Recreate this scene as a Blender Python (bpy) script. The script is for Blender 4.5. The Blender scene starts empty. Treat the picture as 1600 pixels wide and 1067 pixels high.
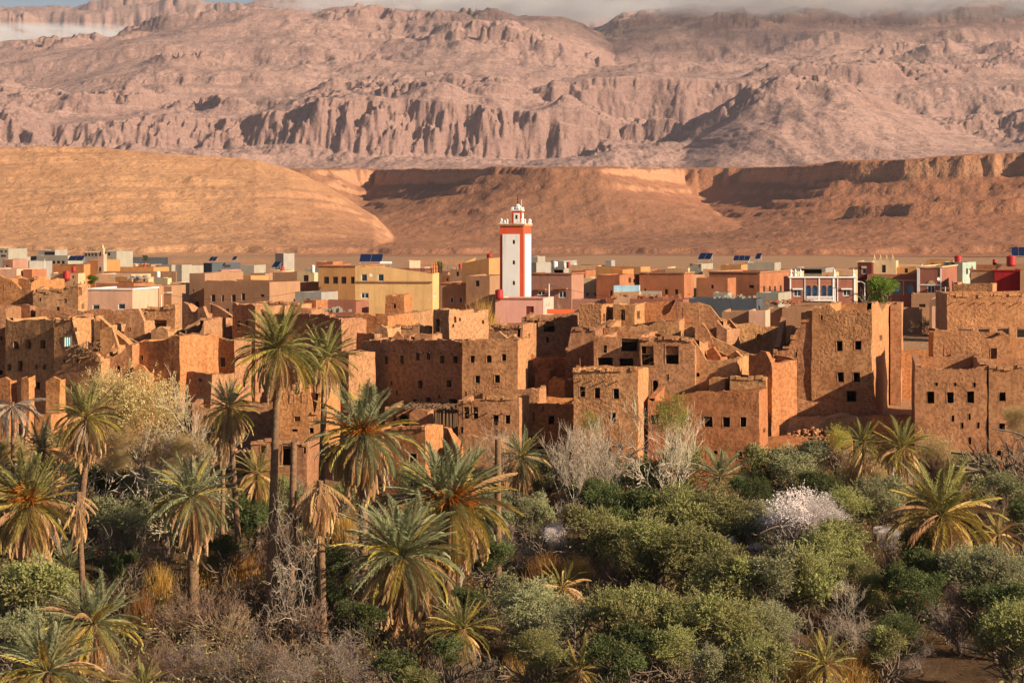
import bpy, math, random
import numpy as np
from mathutils import Vector, noise as mnoise

# ---------------------------------------------------------------- camera, sky, sun, exposure
F, HY, H = 3500.0, 360.0, 28.0          # focal length in photo pixels, eye-level row, eye height
S = bpy.context.scene
COL = S.collection
cam_d = bpy.data.cameras.new('camera')
cam_d.sensor_width = 36.0
cam_d.lens = 36.0 * F / 1600.0
cam_d.shift_y = -(533.5 - HY) / 1600.0
cam_d.clip_start = 1.0
cam_d.clip_end = 60000.0
cam = bpy.data.objects.new('camera', cam_d)
COL.objects.link(cam)
cam.location = (0, 0, H)
cam.rotation_euler = (math.radians(90), 0, 0)
S.camera = cam

SUN_EL, SUN_AZ = math.radians(24), math.radians(31)   # AZ: turned from straight right towards the camera
sx, sy, sz = math.cos(SUN_EL)*math.cos(SUN_AZ), -math.cos(SUN_EL)*math.sin(SUN_AZ), math.sin(SUN_EL)
world = bpy.data.worlds.new('World')
S.world = world
world.use_nodes = True
wn = world.node_tree
bg = wn.nodes['Background']
sky = wn.nodes.new('ShaderNodeTexSky')
sky.sky_type = 'NISHITA'
sky.sun_disc = False
sky.sun_elevation = SUN_EL
sky.sun_rotation = math.atan2(sx, sy)
sky.altitude = 1300
sky.dust_density = 2.6
sky.air_density = 0.8
sky.ozone_density = 0.6
wn.links.new(sky.outputs[0], bg.inputs[0])
bg.inputs[1].default_value = 0.05
sun_d = bpy.data.lights.new('sun', 'SUN')
sun_d.energy = 5.0
sun_d.color = (1.0, 0.81, 0.57)
sun_d.angle = math.radians(0.5)
sun = bpy.data.objects.new('sun', sun_d)
COL.objects.link(sun)
sun.rotation_euler = Vector((sx, sy, sz)).to_track_quat('Z', 'Y').to_euler()
S.view_settings.view_transform = 'Standard'
S.view_settings.look = 'None'
S.view_settings.exposure = 0.66
S.view_settings.gamma = 1.0
S.view_settings.use_curve_mapping = False
S.render.engine = 'CYCLES'
S.cycles.use_denoising = True
S.cycles.max_bounces = 5
S.cycles.diffuse_bounces = 2
S.cycles.transmission_bounces = 3
S.cycles.transparent_max_bounces = 8
S.cycles.volume_bounces = 2

rnd = random.Random(7)
RNG = np.random.default_rng(11)

# ---------------------------------------------------------------- small helpers
LABELS = {}
def tag(o, label=None, cat=None, group=None, kind=None):
    if label:
        if kind is None and label in LABELS and LABELS[label] is not o:
            print('DUPLICATE LABEL', label)
        LABELS[label] = o
        o['label'] = label
    if cat: o['category'] = cat
    if group: o['group'] = group
    if kind: o['kind'] = kind
    return o
def link(name, data, parent=None, mat=None):
    o = bpy.data.objects.new(name, data)
    COL.objects.link(o)
    if parent is not None: o.parent = parent
    return o
def empty(name, loc, rz=0.0):
    o = bpy.data.objects.new(name, None)
    COL.objects.link(o)
    o.location = loc
    o.rotation_euler = (0, 0, rz)
    o.empty_display_size = 0.5
    return o
def npmesh(name, v, f, mats=(), mi=None, smooth=False):
    """v (N,3) array, f (M,k) array with k = 3 or 4"""
    m = bpy.data.meshes.new(name)
    v = np.asarray(v, dtype=np.float32); f = np.asarray(f, dtype=np.int32)
    M, k = f.shape
    m.vertices.add(len(v)); m.vertices.foreach_set('co', v.ravel())
    m.loops.add(M*k); m.loops.foreach_set('vertex_index', f.ravel())
    m.polygons.add(M)
    m.polygons.foreach_set('loop_start', np.arange(0, M*k, k, dtype=np.int32))
    m.polygons.foreach_set('loop_total', np.full(M, k, dtype=np.int32))
    for x in mats: m.materials.append(x)
    if mi is not None: m.polygons.foreach_set('material_index', np.asarray(mi, dtype=np.int32))
    if smooth: m.polygons.foreach_set('use_smooth', np.ones(M, dtype=bool))
    m.update(calc_edges=True)
    return m

class MB:
    def __init__(s): s.v, s.f, s.m = [], [], []
    def add(s, pts, faces, mi=0):
        b = len(s.v); s.v += [tuple(p) for p in pts]
        for f in faces: s.f.append(tuple(i+b for i in f)); s.m.append(mi)
    def quad(s, a, b, c, d, mi=0): s.add([a, b, c, d], [(0, 1, 2, 3)], mi)
    def box(s, x0, x1, y0, y1, z0, z1, mi=0):
        s.add([(x0,y0,z0),(x1,y0,z0),(x1,y1,z0),(x0,y1,z0),(x0,y0,z1),(x1,y0,z1),(x1,y1,z1),(x0,y1,z1)],
              [(3,2,1,0),(4,5,6,7),(0,1,5,4),(1,2,6,5),(2,3,7,6),(3,0,4,7)], mi)
    def tube(s, p, q, r0, r1=None, n=6, mi=0, caps=True):
        p, q = Vector(p), Vector(q); r1 = r0 if r1 is None else r1
        d = (q-p).normalized()
        a = d.orthogonal().normalized(); b = d.cross(a)
        pts = []
        for c, r in ((p, r0), (q, r1)):
            for k in range(n):
                t = 2*math.pi*k/n
                pts.append(c + a*(r*math.cos(t)) + b*(r*math.sin(t)))
        fs = [(k, (k+1) % n, n+(k+1) % n, n+k) for k in range(n)]
        if caps: fs += [tuple(range(n-1, -1, -1)), tuple(range(n, 2*n))]
        s.add(pts, fs, mi)
    def lathe(s, prof, n=12, c=(0, 0, 0), mi=0):
        pts = [(c[0]+r*math.cos(2*math.pi*k/n), c[1]+r*math.sin(2*math.pi*k/n), c[2]+z) for r, z in prof for k in range(n)]
        fs = [(j*n+k, j*n+(k+1) % n, (j+1)*n+(k+1) % n, (j+1)*n+k) for j in range(len(prof)-1) for k in range(n)]
        fs += [tuple(range(n-1, -1, -1)), tuple((len(prof)-1)*n+k for k in range(n))]
        s.add(pts, fs, mi)
    def build(s, name, mats, parent=None, smooth=False):
        m = bpy.data.meshes.new(name)
        m.from_pydata([tuple(p) for p in s.v], [], s.f)
        if not isinstance(mats, (list, tuple)): mats = [mats]
        for x in mats: m.materials.append(x)
        m.polygons.foreach_set('material_index', s.m)
        if smooth: m.polygons.foreach_set('use_smooth', [True]*len(s.f))
        m.update()
        return link(name, m, parent)

# ---------------------------------------------------------------- materials
def newmat(name):
    m = bpy.data.materials.new(name); m.use_nodes = True
    n = m.node_tree
    p = n.nodes['Principled BSDF']
    p.inputs['Roughness'].default_value = 0.95
    p.inputs['Specular IOR Level'].default_value = 0.1
    return m, n, p
def N(n, t, **k):
    x = n.nodes.new(t)
    for a, b in k.items():
        if a.startswith('_'): setattr(x, a[1:], b)
        else: x.inputs[a.replace('9', ' ')].default_value = b
    return x
def ramp(n, fac, stops):
    r = n.nodes.new('ShaderNodeValToRGB')
    e = r.color_ramp.elements
    while len(e) < len(stops): e.new(0.5)
    for el, (p, c) in zip(e, stops):
        el.position = p; el.color = (c[0], c[1], c[2], 1)
    n.links.new(fac, r.inputs[0])
    return r.outputs[0]
def mix(n, fac, a, b, mode='MIX'):
    x = n.nodes.new('ShaderNodeMix'); x.data_type = 'RGBA'; x.blend_type = mode
    for s, v in ((x.inputs[0], fac), (x.inputs[6], a), (x.inputs[7], b)):
        if hasattr(v, 'links'): n.links.new(v, s)
        elif isinstance(v, (tuple, list)): s.default_value = (v[0], v[1], v[2], 1)
        else: s.default_value = v
    return x.outputs[2]
def math_(n, op, a, b=0.0, clamp=False):
    x = n.nodes.new('ShaderNodeMath'); x.operation = op; x.use_clamp = clamp
    for s, v in ((x.inputs[0], a), (x.inputs[1], b)):
        if hasattr(v, 'links'): n.links.new(v, s)
        else: s.default_value = v
    return x.outputs[0]
def noise_(n, scale, detail=4, rough=0.55, vec=None):
    x = N(n, 'ShaderNodeTexNoise', Scale=scale, Detail=detail, Roughness=rough)
    if vec is not None: n.links.new(vec, x.inputs[0])
    return x
def pos(n): return n.nodes.new('ShaderNodeNewGeometry').outputs['Position']
def stretch(n, vec, s):
    x = n.nodes.new('ShaderNodeVectorMath'); x.operation = 'MULTIPLY'
    n.links.new(vec, x.inputs[0]); x.inputs[1].default_value = s
    return x.outputs[0]

def earth(name, c1, c2, rough=1.0, bump=0.10, dark=0.8, sc=1.0):
    """rammed earth and straw plaster: blotches, run-off streaks, coarse pitted relief"""
    m, n, p = newmat(name)
    P = pos(n)
    big = noise_(n, 0.35*sc, 5, 0.6, P)
    fine = noise_(n, 3.6*sc, 3, 0.6, P)
    streak = noise_(n, 0.8, 4, 0.6, stretch(n, P, (2.2, 2.2, 0.16)))
    col = mix(n, ramp(n, big.outputs[0], [(0.32, (0,0,0)), (0.68, (1,1,1))]), c1, c2)
    d = tuple(x*dark for x in c1)
    col = mix(n, ramp(n, streak.outputs[0], [(0.5, (0,0,0)), (0.72, (.75,.75,.75))]), col, d)
    col = mix(n, ramp(n, fine.outputs[0], [(0.44, (0,0,0)), (0.60, (.7,.7,.7))]), col, tuple(x*0.55 for x in c1))
    stain = noise_(n, 1.1*sc, 5, 0.65, P)
    col = mix(n, ramp(n, stain.outputs[0], [(0.54, (0,0,0)), (0.70, (.5,.5,.5))]), col, tuple(min(1, x*1.15) for x in c2))
    oi = n.nodes.new('ShaderNodeObjectInfo')
    hv = n.nodes.new('ShaderNodeHueSaturation')
    n.links.new(col, hv.inputs['Color'])
    n.links.new(math_(n, 'ADD', math_(n, 'MULTIPLY', oi.outputs['Random'], 0.22), 0.89), hv.inputs['Value'])
    n.links.new(math_(n, 'ADD', math_(n, 'MULTIPLY', oi.outputs['Random'], 0.012), 0.494), hv.inputs['Hue'])
    n.links.new(hv.outputs[0], p.inputs['Base Color'])
    # relief: coarse pits where the rendering has weathered away
    worn = ramp(n, noise_(n, 0.22, 3, 0.5, P).outputs[0], [(0.40, (.12,.12,.12)), (0.58, (1,1,1))])
    pit = noise_(n, 4.6*sc, 2.5, 0.6, P)
    h = math_(n, 'MULTIPLY', pit.outputs[0], worn)
    lay = noise_(n, 1.0, 3, 0.5, stretch(n, P, (0.5, 0.5, 3.2)))
    h = math_(n, 'ADD', h, math_(n, 'MULTIPLY', lay.outputs[0], 0.10))
    b = N(n, 'ShaderNodeBump', Strength=rough, Distance=bump*0.36)
    n.links.new(h, b.inputs['Height']); n.links.new(b.outputs[0], p.inputs['Normal'])
    return m
def plaster(name, c, bump=0.02, var=0.16):
    m, n, p = newmat(name)
    P = pos(n)
    a = noise_(n, 0.5, 5, 0.6, P)
    s = noise_(n, 1.0, 4, 0.6, stretch(n, P, (1.6, 1.6, 0.18)))
    col = mix(n, ramp(n, a.outputs[0], [(0.3, (0,0,0)), (0.7, (1,1,1))]), tuple(x*(1-var) for x in c), tuple(min(1, x*(1+var*.5)) for x in c))
    col = mix(n, ramp(n, s.outputs[0], [(0.52, (0,0,0)), (0.75, (.6,.6,.6))]), col, tuple(x*0.66 for x in c))
    n.links.new(col, p.inputs['Base Color'])
    b = N(n, 'ShaderNodeBump', Strength=0.6, Distance=bump*3)
    n.links.new(noise_(n, 3, 7, 0.7, P).outputs[0], b.inputs['Height']); n.links.new(b.outputs[0], p.inputs['Normal'])
    return m
def flat(name, c, rough=0.6, metal=0.0, spec=0.3):
    m, n, p = newmat(name)
    a = noise_(n, 6.0, 3, 0.6, pos(n))
    n.links.new(mix(n, a.outputs[0], tuple(x*0.85 for x in c), tuple(min(1, x*1.1) for x in c)), p.inputs['Base Color'])
    p.inputs['Roughness'].default_value = rough; p.inputs['Metallic'].default_value = metal
    p.inputs['Specular IOR Level'].default_value = spec
    return m
def leafmat(name, c1, c2, trans=0.3, hue=0.03):
    m, n, p = newmat(name)
    g = n.nodes.new('ShaderNodeNewGeometry'); oi = n.nodes.new('ShaderNodeObjectInfo')
    cl = noise_(n, 0.8, 3, 0.6, g.outputs['Position'])
    f = math_(n, 'ADD', math_(n, 'MULTIPLY', g.outputs['Random Per Island'], 0.6), math_(n, 'MULTIPLY', ramp(n, cl.outputs[0], [(0.35, (0,0,0)), (0.65, (1,1,1))]), 0.4))
    col = mix(n, f, c1, c2)
    hv = n.nodes.new('ShaderNodeHueSaturation')
    n.links.new(col, hv.inputs['Color'])
    n.links.new(math_(n, 'ADD', math_(n, 'MULTIPLY', oi.outputs['Random'], 0.5), 0.75), hv.inputs['Value'])
    n.links.new(math_(n, 'ADD', math_(n, 'MULTIPLY', oi.outputs['Random'], hue), 0.5-hue/2), hv.inputs['Hue'])
    n.links.new(hv.outputs[0], p.inputs['Base Color'])
    p.inputs['Roughness'].default_value = 0.6
    p.inputs['Specular IOR Level'].default_value = 0.25
    tr = n.nodes.new('ShaderNodeBsdfTranslucent'); n.links.new(hv.outputs[0], tr.inputs[0])
    ms = n.nodes.new('ShaderNodeMixShader'); ms.inputs[0].default_value = trans
    n.links.new(p.outputs[0], ms.inputs[1]); n.links.new(tr.outputs[0], ms.inputs[2])
    n.links.new(ms.outputs[0], n.nodes['Material Output'].inputs[0])
    return m

M = {}
M['mud']    = earth('rammed earth', (0.424,0.202,0.097), (0.515,0.262,0.131), 1.0, 0.18)
M['mudr']   = earth('coarse straw plaster', (0.442,0.205,0.097), (0.550,0.278,0.134), 1.0, 0.30)
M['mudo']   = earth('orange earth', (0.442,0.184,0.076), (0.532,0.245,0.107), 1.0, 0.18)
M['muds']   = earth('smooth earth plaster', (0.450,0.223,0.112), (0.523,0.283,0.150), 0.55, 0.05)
M['mudd']   = earth('shaded brown earth', (0.342,0.166,0.089), (0.433,0.219,0.115), 1.0, 0.14)  # darker earth for shaded walls: part of their shade is in the colour
M['rubble'] = earth('fallen earth blocks', (0.42,0.215,0.11), (0.56,0.31,0.17), 1.0, 0.1, sc=2)
M['wood']   = flat('weathered wood', (0.20,0.12,0.07), 0.9)
M['dwood']  = flat('dark wood', (0.10,0.045,0.025), 0.8)
M['rimp']   = plaster('pale window rendering', (0.56,0.36,0.24))
M['pink']   = plaster('pink plaster', (0.632,0.371,0.263))
M['rose']   = plaster('rose plaster', (0.394,0.205,0.147))
M['peach']  = plaster('peach plaster', (0.665,0.403,0.233))
M['yellow'] = plaster('yellow plaster', (0.70,0.44,0.20))
M['cream']  = plaster('cream plaster', (0.600,0.444,0.263))
M['ochre']  = plaster('ochre plaster', (0.499,0.251,0.105))
M['orange'] = plaster('orange plaster', (0.550,0.219,0.083))
M['terra']  = plaster('terracotta plaster', (0.399,0.161,0.083), var=0.25)
M['brown']  = plaster('brown plaster', (0.375,0.210,0.123))
M['redbr']  = plaster('red brown plaster', (0.32,0.13,0.09))
M['maroon'] = plaster('maroon plaster', (0.13,0.035,0.03))
M['dred']   = plaster('deep red plaster', (0.30,0.018,0.022))
M['grey']   = plaster('bare grey concrete', (0.33,0.30,0.27))
M['lgrey']  = plaster('pale concrete', (0.348,0.310,0.252))
M['slate']  = plaster('slate blue plaster', (0.085,0.10,0.12))
M['green']  = plaster('pale green plaster', (0.36,0.43,0.37))
M['white']  = plaster('white paint', (0.80,0.80,0.78), 0.01, 0.05)
M['minor']  = plaster('orange red paint', (0.62,0.105,0.05), 0.01, 0.06)
M['minpink']= plaster('pink paint', (0.80,0.42,0.34), 0.01, 0.08)
M['blue']   = plaster('blue paint', (0.12,0.40,0.75), 0.01)
M['lblue']  = plaster('light blue paint', (0.40,0.62,0.78), 0.01)
M['turq']   = plaster('turquoise cloth', (0.35,0.62,0.62), 0.03)
M['glass']  = flat('window glass', (0.03,0.045,0.06), 0.12, 0, 0.5)
M['dark']   = flat('dark shutter', (0.05,0.03,0.025), 0.7)  # very dark brown, for shutters, small window backs and a finial
M['frame']  = flat('white window frame', (0.72,0.72,0.70), 0.5)
M['solar']  = flat('solar cell', (0.012,0.022,0.07), 0.18, 0.0, 0.5)
M['alu']    = flat('aluminium', (0.6,0.6,0.62), 0.4, 0.8)
M['tank']   = flat('red plastic tank', (0.42,0.035,0.03), 0.5)
M['tankw']  = flat('white plastic tank', (0.72,0.70,0.66), 0.5)
M['steel']  = flat('galvanised steel', (0.45,0.45,0.44), 0.5, 0.5)
M['door']   = flat('dark red door', (0.20,0.03,0.025), 0.6)
M['tarp']   = flat('orange tarpaulin', (0.75,0.13,0.04), 0.6)
M['roofm']  = earth('trodden roof earth', (0.50,0.30,0.17), (0.60,0.38,0.24), 0.7, 0.05)
M['wire']   = flat('black cable', (0.03,0.03,0.03), 0.6)
M['bark']   = flat('grey brown bark', (0.17,0.125,0.095), 0.9)
M['palew']  = flat('pale bare bark', (0.42,0.35,0.27), 0.9)
M['twig']   = leafmat('brown bare twigs', (0.215,0.140,0.091), (0.367,0.248,0.168), 0.0)
M['brush']  = leafmat('dark dry brush', (0.07,0.045,0.028), (0.21,0.14,0.085), 0.0)  # darkened so that its colour carries the deep shade between the shrubs
M['twigp']  = leafmat('pale bare twigs', (0.40,0.32,0.24), (0.62,0.52,0.40), 0.0)
M['twigg']  = leafmat('grey bare twigs', (0.205,0.155,0.126), (0.356,0.281,0.234), 0.0)
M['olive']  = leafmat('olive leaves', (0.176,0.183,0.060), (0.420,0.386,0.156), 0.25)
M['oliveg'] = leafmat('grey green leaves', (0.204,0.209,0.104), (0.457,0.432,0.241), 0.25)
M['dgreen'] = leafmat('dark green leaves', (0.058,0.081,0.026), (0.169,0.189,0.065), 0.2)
M['ygreen'] = leafmat('spring green leaves', (0.286,0.286,0.052), (0.546,0.494,0.117), 0.35)
M['lime']   = leafmat('bright green leaves', (0.11,0.16,0.02), (0.26,0.33,0.05), 0.35)
M['gold']   = leafmat('dry golden leaves', (0.44,0.32,0.14), (0.72,0.55,0.28), 0.35)
M['reed']   = leafmat('dry orange reeds', (0.356,0.178,0.047), (0.580,0.337,0.112), 0.3)
M['bloss']  = leafmat('pale blossom', (0.72,0.62,0.60), (0.90,0.83,0.80), 0.3, 0.0)
M['purple'] = leafmat('pinkish leaves', (0.12,0.07,0.06), (0.30,0.18,0.15), 0.2, 0.0)
M['frond']  = leafmat('green frond', (0.163,0.157,0.047), (0.361,0.308,0.105), 0.22)
M['frondb'] = leafmat('blue green frond', (0.169,0.181,0.087), (0.361,0.355,0.192), 0.22)
M['frondy'] = leafmat('yellowing frond', (0.277,0.215,0.048), (0.581,0.415,0.098), 0.25)
M['frondd'] = leafmat('dry frond', (0.437,0.247,0.109), (0.728,0.465,0.233), 0.2)
M['frondg'] = leafmat('grey dead frond', (0.28,0.21,0.16), (0.42,0.34,0.27), 0.1)
M['fruit']  = leafmat('orange fruit stalk', (0.48,0.14,0.02), (0.70,0.25,0.03), 0.2, 0.0)
M['ptrunk'] = earth('palm trunk fibre', (0.20,0.12,0.07), (0.30,0.18,0.105), 1.0, 0.05, sc=3)

# pixel of the photo (px,row) at distance Y -> point of the place
def at(px, row, Y): return Vector(((px-800.0)/F*Y, Y, H+(HY-row)/F*Y))
# ---------------------------------------------------------------- numpy noise
def _hash(ix, iy, seed):
    h = (ix*374761393 + iy*668265263 + seed*974634777) & 0xffffffff
    h = ((h ^ (h >> 13))*1274126177) & 0xffffffff
    return ((h ^ (h >> 16)) & 0xffff)/65535.0
def vnoise(x, y, seed=0):
    ix = np.floor(x).astype(np.int64); iy = np.floor(y).astype(np.int64)
    fx, fy = x-ix, y-iy
    def g(jx, jy):
        a = _hash(jx, jy, seed)*2*np.pi
        return np.cos(a)*(x-jx) + np.sin(a)*(y-jy)
    u = fx*fx*fx*(fx*(fx*6-15)+10); v = fy*fy*fy*(fy*(fy*6-15)+10)
    a = g(ix, iy)*(1-u)+g(ix+1, iy)*u; b = g(ix, iy+1)*(1-u)+g(ix+1, iy+1)*u
    return (a*(1-v)+b*v)*1.5
def fbm(x, y, oc=5, seed=0, gain=0.5, lac=2.03):
    s = 0.0; a = 1.0; t = 0.0
    for k in range(oc):
        s = s + a*vnoise(x, y, seed+k*17); t += a
        x = x*lac+13.7; y = y*lac-7.1; a *= gain
    return s/t
def ridged(x, y, oc=5, seed=0, gain=0.5, lac=2.07):
    s = 0.0; a = 1.0; t = 0.0
    for k in range(oc):
        s = s + a*(1-np.abs(vnoise(x, y, seed+k*31))*2); t += a
        x = x*lac+3.3; y = y*lac+9.2; a *= gain
    return s/t
def sstep(a, b, x):
    t = np.clip((x-a)/(b-a), 0, 1); return t*t*(3-2*t)
# ---------------------------------------------------------------- the land
GY = [0, 115, 140, 160, 176, 190, 205, 230, 262, 300, 1100, 1300]
GZ = [0, 0.0, 0.4, 2.4, 5.0, 7.6, 9.6, 12.0, 15.0, 15.4, 14.6, 14.6]
def ground0(Y): return np.interp(Y, GY, GZ)
def ground(x, Y):
    x = np.asarray(x, float); Y = np.asarray(Y, float)
    z = ground0(Y)
    z = z + fbm(x*0.05, Y*0.05, 4, 5)*0.9*sstep(60, 100, Y)*(1-sstep(240, 300, Y)) + fbm(x*0.01, Y*0.01, 3, 9)*0.5*sstep(300, 500, Y)
    return z

def gridmesh(name, cols, Ys, zfun, mat, smooth=True):
    """terrain sheet: columns fan out from the viewpoint so that its cells keep their size in view"""
    A = (cols-800.0)/F
    Yg, Ag = np.meshgrid(Ys, A, indexing='ij')
    X = Ag*Yg
    Z = zfun(X, Yg)
    v = np.stack([X, Yg, Z], -1).reshape(-1, 3)
    r, c = len(Ys), len(cols)
    i = np.arange(r*c).reshape(r, c)
    f = np.stack([i[:-1, :-1], i[:-1, 1:], i[1:, 1:], i[1:, :-1]], -1).reshape(-1, 4)
    m = npmesh(name, v, f, [mat], smooth=smooth)
    return link(name, m)

def land_mat(name, lo, hi, rock, darkrock, sc=1.0, bumpd=3.0, strata=0.0, zones=False):
    m, n, p = newmat(name)
    g = n.nodes.new('ShaderNodeNewGeometry'); P = g.outputs['Position']
    big = noise_(n, 0.004*sc, 5, 0.6, P); mid = noise_(n, 0.03*sc, 5, 0.65, P); fine = noise_(n, 0.13*sc, 3, 0.6, P)
    col = mix(n, ramp(n, big.outputs[0], [(0.35, (0,0,0)), (0.65, (1,1,1))]), lo, hi)
    col = mix(n, math_(n, 'MULTIPLY', ramp(n, mid.outputs[0], [(0.42, (0,0,0)), (0.66, (1,1,1))]), 0.55), col, rock)
    sep = n.nodes.new('ShaderNodeSeparateXYZ'); n.links.new(g.outputs['Normal'], sep.inputs[0])
    if zones:
        sx_ = n.nodes.new('ShaderNodeSeparateXYZ'); n.links.new(P, sx_.inputs[0])
        xr = math_(n, 'ADD', math_(n, 'DIVIDE', sx_.outputs[0], 1000.0), math_(n, 'MULTIPLY', big.outputs[0], 0.25))
        xr = math_(n, 'ADD', xr, 0.5)
        xr = math_(n, 'ADD', xr, math_(n, 'MAXIMUM', math_(n, 'MULTIPLY', math_(n, 'SUBTRACT', sx_.outputs[1], 1800.0), 0.0005), 0.0))
        col = mix(n, 1.0, col, ramp(n, xr, [(0.0, (1,1,1)), (0.44, (1,1,1)), (0.54, (0.60,0.52,0.56)), (0.72, (0.50,0.43,0.48)), (0.9, (0.60,0.48,0.52)), (1.0, (0.68,0.54,0.56))]), 'MULTIPLY')
    steep = ramp(n, math_(n, 'ADD', sep.outputs[2], math_(n, 'MULTIPLY', fine.outputs[0], 0.22)), [(0.80, (1,1,1)), (0.98, (0,0,0))])
    col = mix(n, steep, col, rock)
    if strata > 0:
        bands = noise_(n, 1.0, 6, 0.7, stretch(n, P, (0.0012*sc, 0.0012*sc, 0.09*sc)))
        col = mix(n, math_(n, 'MULTIPLY', ramp(n, bands.outputs[0], [(0.48, (0,0,0)), (0.56, (1,1,1))]), strata), col, darkrock)
    spots = ramp(n, fine.outputs[0], [(0.52, (0,0,0)), (0.62, (1,1,1))])
    col = mix(n, math_(n, 'MULTIPLY', spots, 0.62), col, darkrock)
    gr = noise_(n, 0.32*sc, 2, 0.55, P)
    col = mix(n, ramp(n, gr.outputs[0], [(0.54, (0,0,0)), (0.66, (.5,.5,.5))]), col, darkrock)
    sc2 = noise_(n, 0.22*sc, 5, 0.75, stretch(n, P, (1.0, 1.0, 1.0)))
    col = mix(n, ramp(n, sc2.outputs[0], [(0.55, (0,0,0)), (0.68, (.4,.4,.4))]), col, tuple(min(1, x*1.2) for x in hi))
    n.links.new(col, p.inputs['Base Color'])
    b = N(n, 'ShaderNodeBump', Strength=1.0, Distance=bumpd)
    h = math_(n, 'ADD', math_(n, 'MULTIPLY', mid.outputs[0], 1.0), math_(n, 'MULTIPLY', fine.outputs[0], 0.22))
    n.links.new(h, b.inputs['Height']); n.links.new(b.outputs[0], p.inputs['Normal'])
    return m

# near ground: oasis floor, casbah slope, town plain
gm, gn, gp = newmat('oasis and town earth')
P_ = pos(gn)
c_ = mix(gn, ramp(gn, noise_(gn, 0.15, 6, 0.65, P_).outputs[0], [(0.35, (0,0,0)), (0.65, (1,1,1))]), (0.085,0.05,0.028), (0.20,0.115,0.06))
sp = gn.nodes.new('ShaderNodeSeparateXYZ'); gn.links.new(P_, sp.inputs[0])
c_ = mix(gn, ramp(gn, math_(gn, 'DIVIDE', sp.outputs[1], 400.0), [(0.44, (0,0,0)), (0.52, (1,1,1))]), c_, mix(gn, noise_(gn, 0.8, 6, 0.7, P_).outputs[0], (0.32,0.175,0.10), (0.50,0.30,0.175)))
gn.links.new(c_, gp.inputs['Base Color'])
b_ = N(gn, 'ShaderNodeBump', Strength=1.0, Distance=0.3)
gn.links.new(noise_(gn, 2.0, 8, 0.75, P_).outputs[0], b_.inputs['Height']); gn.links.new(b_.outputs[0], gp.inputs['Normal'])
Ys = np.concatenate([np.linspace(-60, 85, 8), np.linspace(95, 320, 150), np.geomspace(330, 1250, 60)])
def near_z(X, Y): return ground(X, Y)
A_ = np.linspace(-400, 2000, 200)
def near_grid():
    Xs = []
    rows = []
    for Yv in Ys:
        half = max(60.0, abs(Yv)*0.36)
        rows.append(np.linspace(-half, half, 200))
    X = np.array(rows); Yg = np.repeat(Ys[:, None], 200, 1)
    Z = ground(X, Yg)
    v = np.stack([X, Yg, Z], -1).reshape(-1, 3)
    i = np.arange(v.shape[0]).reshape(X.shape)
    f = np.stack([i[:-1, :-1], i[:-1, 1:], i[1:, 1:], i[1:, :-1]], -1).reshape(-1, 4)
    return npmesh('ground', v, f, [gm], smooth=True)
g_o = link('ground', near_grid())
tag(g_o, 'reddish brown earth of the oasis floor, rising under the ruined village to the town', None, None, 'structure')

# ---- mesas and foothills behind the town (1150 m to 3400 m)
def seg_dist(X, Y, poly):
    """distance to a polygon in plan, negative inside; poly closed list of (x,y)"""
    d = np.full(X.shape, 1e9); inside = np.zeros(X.shape, bool)
    n = len(poly)
    for k in range(n):
        ax, ay = poly[k]; bx, by = poly[(k+1) % n]
        ex, ey = bx-ax, by-ay
        t = np.clip(((X-ax)*ex+(Y-ay)*ey)/(ex*ex+ey*ey), 0, 1)
        d = np.minimum(d, np.hypot(X-ax-t*ex, Y-ay-t*ey))
        cond = ((ay > Y) != (by > Y)) & (X < (bx-ax)*(Y-ay)/(by-ay+1e-9)+ax)
        inside ^= cond
    return np.where(inside, -d, d)
def pp(px, Y): return ((px-800.0)/F*Y, Y)
def zrow(row, Y): return H+(HY-row)/F*Y

MESA_POLYS = [
 # (plan outline, (top row, at distance) -> top height, cliff share, slope reach, wobble)
 # far mesa behind everything
 dict(poly=[pp(-500,2500),pp(380,2450),pp(455,2250),pp(480,2230),pp(520,2500),pp(585,2720),pp(640,2420),pp(690,2150),pp(770,1960),pp(860,1880),pp(935,1880),pp(965,2050),pp(1000,2480),pp(1060,2800),pp(1150,2750),pp(1215,2400),pp(1270,1990),pp(1330,1890),pp(1500,1820),pp(1700,1760),pp(2100,1700),pp(2300,3750),pp(-600,3750)],
      top=lambda X, Y: 28+np.interp(X/Y*F+800, [-500,300,470,800,960,1240,1300,1400,1500,1600,2000], [92,92,90,90,91,94,99,103,110,114,117])/F*Y, cliff=0.24, reach=250, wob=13, seed=3),
 # low red hill, right foreground
 dict(poly=[pp(1340,1480),pp(1420,1420),pp(1560,1400),pp(1800,1380),pp(2000,1500),pp(2000,1800),pp(1600,1750),pp(1380,1620)],
      top=lambda X, Y: 28+np.interp(X/Y*F+800, [1300,1420,1600,1900],[27,33,39,44])/F*1480, cliff=0.30, reach=210, wob=8, seed=8),
]
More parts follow.
